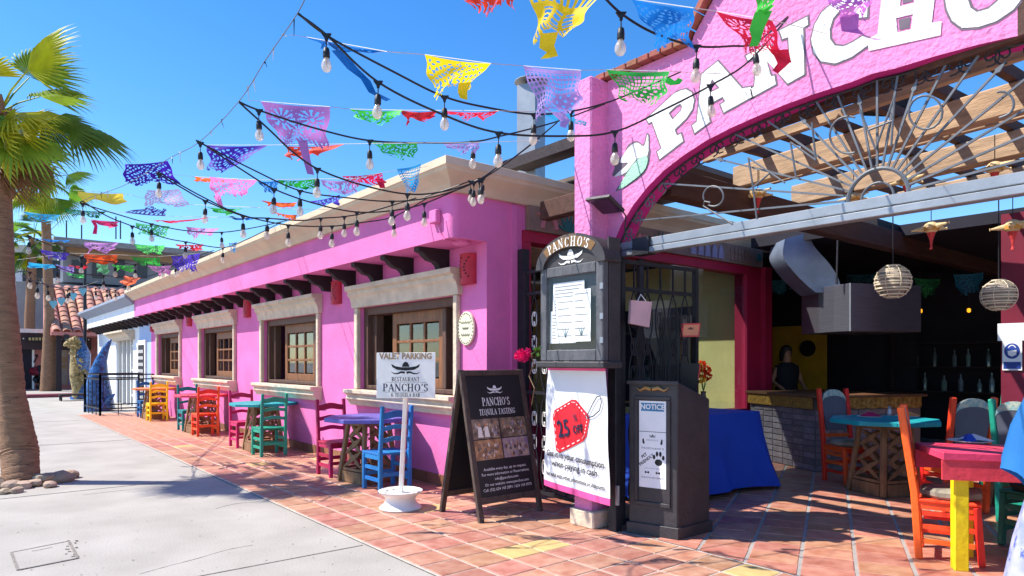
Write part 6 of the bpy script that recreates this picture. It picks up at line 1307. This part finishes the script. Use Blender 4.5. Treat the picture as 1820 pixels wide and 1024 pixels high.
B('bulb string crossing the blue flag at the top of the arch', [(1060, -20, 0), (1104, 24, 1), (1165, 60, 0), (1238, 82, 1), (1300, 82, 0), (1343, 76, 1), (1400, 30, 0)], 2.4, 4.45)
B('upper bulb string passing the large mauve flag', [(425, 181, 0), (460, 196, 1), (560, 228, 0), (657, 250, 1), (760, 254, 0), (841, 252, 1), (890, 242, 0), (987, 217, 0), (1075, 185, 0)], 1.5, 4.4)
B('lower bulb string with a plug joint passing below the mauve flag', [(425, 182, 0), (480, 232, 0), (518, 268, 0), (564, 300, 1), (640, 328, 0), (724, 345, 1), (790, 340, 0), (856, 318, 1), (920, 275, 0), (990, 218, 0)], 1.5, 4.3)
B('upper bulb string starting at the purple flag', [(355, 252, 0), (356, 254, 1), (450, 302, 0), (533, 339, 1), (620, 352, 0), (697, 358, 1), (770, 350, 0), (842, 325, 1), (900, 285, 0)], 1.5, 3.95)
B('lower bulb string starting at the purple flag', [(355, 252, 0), (430, 302, 0), (487, 336, 1), (560, 362, 0), (634, 377, 1), (700, 374, 0), (754, 362, 1), (830, 330, 0), (852, 322, 1)], 1.5, 3.95)
B('bulb string starting under the lower purple flag', [(282, 306, 0), (283, 310, 1), (325, 335, 0), (365, 357, 1), (432, 384, 1), (475, 388, 1), (535, 392, 0), (570, 388, 1), (612, 385, 1), (660, 376, 0), (740, 352, 0)], 1.5, 3.9)
B('bulb string running down to the cornice from the lower purple flag', [(282, 306, 0), (360, 350, 0), (430, 382, 0), (512, 400, 1), (590, 402, 1), (640, 396, 0), (700, 385, 1), (760, 352, 0)], 1.5, 3.85)
B('upper bulb string starting at the yellow rolled flag', [(147, 358, 0), (147, 362, 1), (205, 380, 0), (269, 398, 1), (330, 410, 0), (394, 413, 1), (450, 405, 0), (510, 392, 0)], 1.5, 3.9)
B('lower bulb string starting at the yellow rolled flag', [(147, 358, 0), (190, 384, 0), (235, 402, 1), (290, 422, 0), (330, 430, 1), (396, 440, 1), (440, 425, 0), (500, 395, 0)], 1.5, 3.9)
B('bulb string starting beside the second palm trunk', [(50, 418, 0), (52, 420, 1), (90, 436, 0), (145, 458, 1), (205, 466, 1), (240, 470, 1), (290, 470, 1), (340, 465, 1), (400, 440, 0)], 1.5, 3.9)
B('lower bulb string over the clay tile roof', [(62, 440, 0), (102, 474, 1), (140, 486, 0), (184, 490, 1), (228, 492, 1), (268, 490, 0), (312, 470, 1), (316, 468, 1), (380, 445, 0)], 1.5, 3.9)
B('lowest bulb string near the palm trunk', [(28, 484, 0), (53, 484, 1), (85, 508, 1), (123, 512, 1), (170, 512, 1), (190, 516, 1), (205, 516, 1), (250, 490, 0)], 1.5, 3.6)
B('short bulb string sagging over the white building', [(40, 490, 0), (66, 502, 1), (100, 510, 0), (120, 515, 1), (165, 508, 0), (195, 515, 1), (240, 500, 0)], 1.6, 3.8)
B('cluster of bulbs on the slack cable by the building corner', [(755, 350, 0), (800, 335, 0), (836, 322, 1), (842, 323, 1.2), (853, 318, 1.2), (858, 318, .8), (900, 290, 0), (940, 260, 0), (985, 222, 0)], 3.7, 4.3)
sw_ = thing('support_wire', 'thin bare wire with knotted scraps that holds the bulb strings', 'wire', Yp(425, 180, 1.5))
SWP = [(548, -20), (530, 22), (470, 110), (425, 180), (355, 252), (300, 282), (220, 330), (147, 357), (105, 395), (60, 440), (28, 484)]
MB().tube(catm([Dp(u, v, dw(u)) for u, v in SWP], 4), .003, 5).build('strand', mat('bare_wire', '6c6a68', .5, metal=.4), sw_)
rk_ = random.Random(9)
for k, (u, v) in enumerate(((523, 35), (505, 60), (486, 88), (470, 112), (452, 140), (440, 158), (395, 212), (375, 232), (320, 272), (305, 280), (260, 306), (190, 338), (180, 342), (170, 347))):
    p = Dp(u, v, dw(u)); MB().tube([p, p+Vector((rk_.uniform(-.03, .03), 0, rk_.uniform(-.02, .03))), p+Vector((rk_.uniform(-.04, .04), .01, -rk_.uniform(.02, .09)))], [.005, .004, .0015], 4).build('knotted_scrap', mat('scrap_pale', 'c9c0bc', .7) if k % 3 else SOCK, sw_)

# ------------------------------------------------------------------ cut paper flags
FC = {}
def fm(c):
    if c not in FC: FC[c] = mat('tissue_'+c, c, .6, var=.12, scale=7, transl=.45, rand=.05)
    return FC[c]
def hole(style, u, v, rr):
    if v < .09 or u < .03 or u > .97: return False
    if style == 'flower':
        for cx, cy, R0 in ((.27, .36, .2), (.73, .36, .2), (.5, .72, .14)):
            dx, dy = (u-cx), (v-cy)*.75; r = math.hypot(dx, dy); th = math.atan2(dy, dx)
            if R0*.35 < r < R0 and math.sin(th*11) > .25: return True
            if r < R0*.17: return True
        if v > .8: return (int(u*30) % 2 == 0) and (int(v*36) % 2 == 0)
        return math.sin(u*40)*math.sin(v*34) > .86
    if style == 'grid': return (v < .5 or u < .45) and (u*13 % 1) > .34 and (v*10 % 1) > .34 or (v >= .5 and u >= .45 and math.sin(u*40+6*v)*math.sin(v*30) > .5)
    if style == 'lace': return math.sin(u*47+5*v+2*math.sin(v*9))*math.sin(v*35-4*u+2*math.sin(u*11)) > .4
    if style == 'arch':
        if .15 < v < .35: return (u*9 % 1) > .45
        for cx in (.25, .5, .75):
            if abs(u-cx) < .085 and .42 < v < .75 and ((v*22) % 1) > .4: return True
        return v > .8 and (u*13 % 1) > .55 and v < .93
    return math.sin(u*23+1)*math.sin(v*19+2) > .8
def flag(label, c, q, Y, style='lace', n=22, rag=.25, tail=None, seed=0, bulge=.05, dy=.06):
    rr = random.Random(seed+len(label)); uc = (q[0][0]+q[1][0])/2; Dc = min(Y/(SN*(uc-CX)/FPX+CS), 620/max(30, abs(q[1][0]-q[0][0])), 9.6) if Y < 9 else Y/(SN*(uc-CX)/FPX+CS)
    tl_ = rr.uniform(-.04, .04); TL, TR, BR, BL = [Dp(u, v, Dc*(1+(tl_ if i in (1, 2) else -tl_))+(dy if i > 1 else 0)) for i, (u, v) in enumerate(q)]
    n = int(n*1.5); w_ = (TR-TL).length; h_ = max((BL-TL).length, (BR-TR).length); nu = n; nv = max(6, int(n*h_/max(w_, .01))); nv = min(nv, n+10)
    fw2 = Vector((-SN, CS, 0)); ph = rr.random()*6; edge = [1-rag*(.5+.5*math.sin(i*.9+ph))*rr.random() for i in range(nu)]
    def P(u, v):
        p = TL.lerp(TR, u).lerp(BL.lerp(BR, u), v); k_ = w_*.06; return p+fw2*(bulge*math.sin(u*7+ph)*v+bulge*.6*math.sin(v*6+u*3+ph)*v)+Z*(-.012*math.sin(math.pi*u)*(1-v)+k_*v*math.sin(u*11+ph*2)*.5)+Vector((CS, SN, 0))*k_*v*math.sin(v*9+u*5+ph)
    mb = MB(); vs = [P(i/nu, j/nv) for j in range(nv+1) for i in range(nu+1)]; fs = []
    for j in range(nv):
        for i in range(nu):
            u, v = (i+.5)/nu, (j+.5)/nv
            if v > edge[i] or hole(style, u, v, rr): continue
            fs.append((j*(nu+1)+i, j*(nu+1)+i+1, (j+1)*(nu+1)+i+1, (j+1)*(nu+1)+i))
    mb.add(vs, fs)
    if tail:
        tp = [Dp(u, v, Dc+dy) for u, v in tail]; ws = [.03*(1.3-.9*i/len(tp)) for i in range(len(tp))]; cr2 = Vector((CS, SN, 0)); tv = []
        for i, p in enumerate(tp): tv += [p-cr2*ws[i]+fw2*.02*math.sin(i*2), p+cr2*ws[i]-fw2*.02*math.sin(i*2+1)]
        mb.add(tv, [(2*i, 2*i+1, 2*i+3, 2*i+2) for i in range(len(tp)-1)])
    me = mb.mesh('paper_flag', fm(c), smooth=True); bm = bmesh.new(); bm.from_mesh(me); bmesh.ops.delete(bm, geom=[v for v in bm.verts if not v.link_faces], context='VERTS'); bm.to_mesh(me); bm.free()
    o = put('paper_flag', me); tag(o, label, 'paper flag', 'cut paper flags over the walk'); return o
ORG, YEL, BLU, RED, GRN, PUR, MAU, LIL, PNK, CYA, WHL, DGR, MAG = 'f0502a', 'f5d51a', '1c86d6', 'e0213f', '2db84a', '4a24b4', 'c07cc8', 'b49ae0', 'ee8ac4', '2aa9d8', 'd9c8ea', '12824c', 'd8286e'
FL = [
 ('red orange crumpled flag cut by the top edge of the picture', ORG, [(812, -45), (935, -42), (912, 14), (838, 26)], 1.9, 'plain', 30, .35),
 ('large yellow fish shaped flag hanging at the top', YEL, [(938, -30), (1075, -20), (1012, 62), (958, 66)], 2.0, 'arch', 40, .1, [(976, 60), (972, 82), (982, 96), (968, 106)]),
 ('blue crumpled flag in front of the brick topped arch', BLU, [(1122, -2), (1232, 14), (1234, 80), (1168, 76)], 2.6, 'lace', 34, .2),
 ('red torn flag draped over the letter N', RED, [(1272, 20), (1372, 36), (1408, 112), (1335, 82)], 3.0, 'flower', 36, .35, [(1385, 90), (1395, 110), (1378, 128)]),
 ('thin green twisted strip over the red torn flag', '48d848', [(1340, -12), (1378, -2), (1366, 22), (1348, 30)], 2.9, 'plain', 12, .3, [(1356, 22), (1346, 50), (1344, 70), (1338, 84)]),
 ('mauve crumpled flag over the letter C', 'c470c4', [(1466, -22), (1552, -18), (1546, 30), (1488, 36)], 3.0, 'lace', 30, .35, [(1508, 28), (1512, 52), (1538, 64), (1562, 72)]),
 ('bright yellow torn flag in the middle of the sky', YEL, [(755, 97), (873, 113), (828, 152), (768, 172)], 2.3, 'lace', 34, .45, [(826, 148), (822, 162), (824, 176)]),
 ('lilac cut paper flag beside the metal flue', LIL, [(930, 117), (1032, 125), (1030, 196), (962, 208)], 3.0, 'grid', 44, .12, [(990, 200), (1005, 214), (1000, 226)]),
 ('bright green torn lattice flag on the arch corner', GRN, [(1078, 124), (1190, 127), (1172, 186), (1112, 186)], 3.6, 'grid', 40, .5, [(1180, 140), (1200, 150), (1210, 140)]),
 ('small blue rag below the lilac flag', CYA, [(938, 196), (1002, 200), (1050, 226), (1000, 216)], 3.4, 'lace', 18, .3),
 ('long blue twisted strip near the top bulb', '1670c0', [(545, 66), (688, 92), (640, 94), (580, 84)], 1.9, 'plain', 20, .3, [(600, 90), (625, 120), (650, 142), (662, 165), (690, 178)]),
 ('large mauve flag with two cut flowers', 'b87cc4', [(463, 180), (587, 190), (576, 262), (492, 252)], 2.0, 'flower', 52, .22, [(538, 250), (545, 285), (552, 310)]),
 ('bright green crumpled flag above the middle bulb string', '4ade4a', [(622, 194), (716, 196), (702, 222), (640, 216)], 2.4, 'lace', 26, .3),
 ('left half of the long red strip beside the green flag', RED, [(712, 196), (778, 197), (768, 212), (726, 218)], 2.5, 'plain', 20, .4),
 ('right half of the long red strip beside the green flag', 'e8304a', [(786, 197), (887, 197), (858, 214), (806, 206)], 2.6, 'lace', 24, .3),
 ('orange strip behind the large mauve flag', ORG, [(508, 260), (614, 256), (560, 276), (514, 284)], 2.3, 'plain', 20, .3),
 ('small green flag hanging from a bulb string', GRN, [(660, 252), (742, 254), (738, 284), (698, 282)], 2.6, 'lace', 22, .45),
 ('small lilac flag above the building corner', 'b9a0dc', [(783, 253), (852, 253), (848, 276), (806, 268)], 3.0, 'lace', 20, .35),
 ('deep purple triangular flag below the wire', PUR, [(368, 258), (476, 258), (410, 302), (374, 308)], 2.0, 'lace', 38, .2),
 ('deep purple crumpled flag to the left of the triangular one', PUR, [(222, 292), (298, 286), (314, 326), (218, 327)], 2.0, 'lace', 34, .1),
 ('pink flag below the triangular purple flag', PNK, [(372, 314), (458, 320), (428, 346), (376, 356)], 2.1, 'flower', 36, .4, [(386, 348), (392, 366)]),
 ('orange strip above the pink flag', 'f4703a', [(346, 314), (424, 318), (398, 326), (350, 324)], 2.2, 'plain', 16, .2),
 ('yellow rolled flag farthest left in the sky', 'f7de50', [(138, 340), (218, 344), (221, 363), (139, 356)], 1.7, 'plain', 20, .1),
 ('pale lilac lace flag below the purple flag', WHL, [(262, 338), (318, 336), (334, 368), (251, 363)], 2.1, 'lace', 30, .15),
 ('dark green flag beside the yellow rolled flag', DGR, [(114, 370), (190, 376), (166, 386), (118, 382)], 1.8, 'lace', 22, .25),
 ('magenta twisted scrap under the dark green flag', MAG, [(150, 388), (212, 394), (206, 404), (180, 398)], 1.9, 'plain', 14, .3, [(166, 392), (170, 402), (168, 416)]),
 ('violet strip under the pale lace flag', '6a55b0', [(220, 377), (294, 384), (290, 372), (256, 368)], 2.2, 'arch', 24, .1),
 ('red strip under the pale lace flag', 'd62a4c', [(270, 392), (376, 386), (330, 394), (284, 396)], 2.3, 'plain', 20, .3),
 ('pale green lace flag between two bulb strings', '4fc878', [(241, 396), (302, 402), (292, 424), (248, 418)], 2.2, 'lace', 26, .35),
 ('small green scrap beside the pink flag', GRN, [(364, 368), (436, 370), (416, 382), (392, 378)], 2.3, 'lace', 16, .35),
 ('blue lace scrap between pink and green flags', '1a6cb4', [(458, 322), (496, 320), (490, 346), (474, 342)], 2.3, 'lace', 18, .35),
 ('green flag between the blue and mauve scraps', '2aa83a', [(494, 320), (562, 318), (558, 338), (508, 334)], 2.5, 'lace', 24, .25),
 ('mauve torn flag before the cornice', 'c894d4', [(570, 320), (634, 320), (630, 348), (588, 346)], 2.7, 'flower', 26, .4),
 ('crimson flag against the cornice', 'd8204a', [(608, 313), (678, 307), (684, 328), (624, 332)], 2.9, 'lace', 26, .35, [(674, 318), (680, 334)]),
 ('purple scrap crossing the roof edge', '5a48b8', [(548, 358), (604, 346), (600, 362), (570, 366)], 2.6, 'lace', 14, .3),
 ('sky blue flag hanging before the beige cornice', '34a8dc', [(705, 300), (748, 291), (741, 340), (726, 346)], 3.2, 'grid', 28, .1),
 ('upper orange scrap left of the cornice', 'f47040', [(464, 356), (528, 360), (520, 370), (480, 366)], 2.4, 'plain', 16, .25),
 ('lower orange scrap left of the cornice', 'f07038', [(486, 376), (528, 382), (524, 394), (494, 382)], 2.5, 'plain', 14, .25),
 ('thin blue strip near the roof edge', BLU, [(408, 386), (452, 386), (450, 390), (410, 389)], 2.4, 'plain', 8, 0),
 ('small pink torn flag over the far roofs', 'e49ad0', [(330, 403), (390, 406), (370, 416), (338, 426)], 2.5, 'lace', 18, .4),
 ('small red flag at the end of a bulb string', RED, [(312, 434), (362, 434), (356, 446), (322, 442)], 2.6, 'lace', 18, .3),
 ('violet lace flag touching the white roof edge', '5a44c0', [(304, 456), (356, 450), (344, 482), (312, 482)], 2.7, 'lace', 26, .25),
 ('light mauve flag before the flat roof', 'd090d4', [(149, 430), (211, 431), (197, 447), (156, 447)], 2.2, 'flower', 26, .3),
 ('orange flag before the flat roof', 'f2682e', [(150, 451), (209, 453), (208, 469), (152, 468)], 2.3, 'plain', 20, .08),
 ('light green torn flag before the flat roof', '5cd064', [(236, 433), (294, 436), (282, 452), (250, 450)], 2.4, 'lace', 20, .35),
 ('green and tattered flag under the light green one', '3cb04a', [(232, 456), (284, 458), (282, 474), (244, 470)], 2.5, 'lace', 18, .45),
 ('violet flag crossing the second palm trunk', '5634b8', [(70, 443), (124, 450), (110, 462), (80, 458)], 2.0, 'lace', 22, .3),
 ('upper cyan strip by the second palm', CYA, [(42, 376), (108, 382), (94, 396), (54, 388)], 1.8, 'lace', 20, .25),
 ('lower cyan strip by the second palm', '38b4e0', [(50, 466), (104, 470), (101, 478), (54, 476)], 2.1, 'plain', 16, .2),
 ('thin blue strip across the second palm trunk', '2484cc', [(60, 423), (124, 427), (122, 430), (62, 427)], 2.0, 'plain', 10, 0),
 ('bright green scrap over the clay roof', '44cc44', [(198, 470), (238, 472), (230, 482), (204, 478)], 2.5, 'lace', 14, .3),
 ('red scrap near the lamp post', 'dc2a44', [(122, 471), (156, 472), (152, 477), (126, 476)], 2.2, 'plain', 10, .2),
 ('green scrap near the lamp post', '3ab85a', [(118, 484), (150, 488), (148, 494), (124, 490)], 2.2, 'lace', 10, .3),
 ('dull green round scrap before the grey building', '5aa870', [(172, 468), (192, 470), (194, 486), (174, 486)], 2.4, 'plain', 10, .2),
 ('orange scrap at the white roof edge', 'ee7434', [(222, 490), (250, 494), (236, 506), (216, 506)], 2.7, 'plain', 10, .1),
 ('pink scrap above the white roof edge', 'dc8cc8', [(262, 472), (304, 472), (296, 484), (284, 492)], 2.7, 'lace', 14, .4),
 ('small sky blue flag at the roof edge', '3a9cd0', [(407, 432), (421, 430), (419, 450), (411, 448)], 3.0, 'grid', 12, .1),
 ('violet lilac scrap in front of the grey wall', '9a84d0', [(98, 470), (132, 474), (126, 486), (104, 482)], 2.2, 'lace', 14, .4),
]
for k, f in enumerate(FL):
    flag(f[0], f[1], f[2], f[3], f[4], f[5], f[6], tail=f[7] if len(f) > 7 else None, seed=k)
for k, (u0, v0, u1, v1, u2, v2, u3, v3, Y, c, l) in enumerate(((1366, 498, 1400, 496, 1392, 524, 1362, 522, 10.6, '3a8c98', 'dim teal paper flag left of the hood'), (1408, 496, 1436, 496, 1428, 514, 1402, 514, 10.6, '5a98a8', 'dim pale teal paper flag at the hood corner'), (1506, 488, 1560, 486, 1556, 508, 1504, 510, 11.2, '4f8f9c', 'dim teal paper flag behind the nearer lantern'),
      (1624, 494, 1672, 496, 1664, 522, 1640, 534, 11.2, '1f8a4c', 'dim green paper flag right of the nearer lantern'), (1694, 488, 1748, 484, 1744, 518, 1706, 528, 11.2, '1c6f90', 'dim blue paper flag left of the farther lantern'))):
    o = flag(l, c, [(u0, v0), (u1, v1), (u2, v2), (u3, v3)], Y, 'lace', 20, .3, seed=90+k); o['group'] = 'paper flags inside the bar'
STW = mat('cotton_string', 'cfcac4', .8)
for k, (L, l) in enumerate(((([(515, 62, 1.6), (545, 66, 1.9), (688, 92, 1.9), (755, 97, 2.3), (873, 113, 2.3), (930, 117, 3.0), (1032, 125, 3.0), (1078, 124, 3.6), (1190, 127, 3.7), (1300, 132, 4.5)]), 'white cotton string carrying the yellow and lilac flags'),
      (([(440, 178, 1.6), (463, 180, 2.0), (587, 190, 2.0), (622, 194, 2.4), (716, 196, 2.4), (887, 197, 2.6), (1000, 200, 3.4)]), 'white cotton string carrying the mauve and green flags'),
      (([(355, 256, 1.6), (368, 258, 2.0), (476, 258, 2.0), (614, 256, 2.3), (742, 254, 2.6), (852, 253, 3.0), (960, 250, 4.0)]), 'white cotton string carrying the triangular purple flag'),
      (([(300, 310, 1.7), (346, 314, 2.2), (458, 320, 2.1), (562, 318, 2.5), (634, 318, 2.7), (678, 307, 2.9), (760, 296, 3.7)]), 'white cotton string carrying the pink flag row'),
      (([(130, 338, 1.6), (218, 344, 1.7), (300, 362, 2.1), (436, 368, 2.3), (528, 372, 2.5), (640, 372, 3.5)]), 'white cotton string carrying the yellow rolled flag row'),
      (([(800, -60, 1.8), (938, -34, 2.0), (1122, -2, 2.6), (1232, 14, 2.6), (1272, 20, 3.0), (1372, 36, 3.0), (1470, 60, 4.4)]), 'white cotton string carrying the flags across the top'),
      (([(100, 384, 1.7), (190, 376, 1.8), (290, 384, 2.2), (376, 386, 2.3), (452, 387, 2.4), (560, 390, 3.4)]), 'white cotton string carrying the dark green flag row'),
      (([(30, 462, 1.7), (124, 450, 2.0), (209, 453, 2.3), (284, 456, 2.5), (356, 450, 2.7), (420, 430, 3.3)]), 'white cotton string carrying the farthest flag row'))):
    o = MB().tube([Dp(u, v, min(Y/(SN*(u-CX)/FPX+CS), 9.6 if u < 420 else 99)) for u, v, Y in L], .0022, 4).build('flag_string', STW); tag(o, l, 'string', 'flag strings over the walk')

# ------------------------------------------------------------------ small wear on the walk
rc_ = random.Random(21)
for k, L in enumerate(([(250, 1020), (300, 1006), (352, 992), (400, 978), (450, 970)], [(380, 905), (420, 896), (470, 893)], [(150, 880), (230, 872), (300, 868)])):
    pts = [Gp(u+rc_.uniform(-3, 3), v+rc_.uniform(-2, 2)) for u, v in L]; MB().tube([Vector((p.x, p.y, .001)) for p in catm(pts, 5)], [.0018*rc_.uniform(.4, 1.2) for _ in range(len(pts)*5-4)], 4).build('crack', SEAM, sidewalk)
db = MB()
for k in range(150):
    p = Gp(rc_.uniform(0, 700), rc_.uniform(760, 1023)); s_ = rc_.uniform(.004, .013); a = rc_.random()*6.28
    if p.y > 2.5: continue
    db.add([(p.x+s_*math.cos(a), p.y+s_*math.sin(a), .002), (p.x+s_*.5*math.cos(a+2), p.y+s_*.5*math.sin(a+2), .004), (p.x-s_*math.cos(a), p.y-s_*math.sin(a), .003), (p.x+s_*.4*math.cos(a-1.6), p.y+s_*.4*math.sin(a-1.6), .005)], [(0, 1, 2, 3)])
o = db.build('leaf_litter', mat('dry_litter', '6f6355', .9, var=.3), None); tag(o, 'scattered dry crumbs and leaf bits on the pale sidewalk', 'litter', kind='stuff')
for k in range(16):
    p = Gp(122+rc_.uniform(-6, 18), 962+k*2.0+rc_.uniform(-2, 2)); MB().b(p.x-.012, p.x+.012*rc_.random(), p.y-.01, p.y+.01*rc_.random(), .004, .009).build('chipped_edge', SEAM, cv)
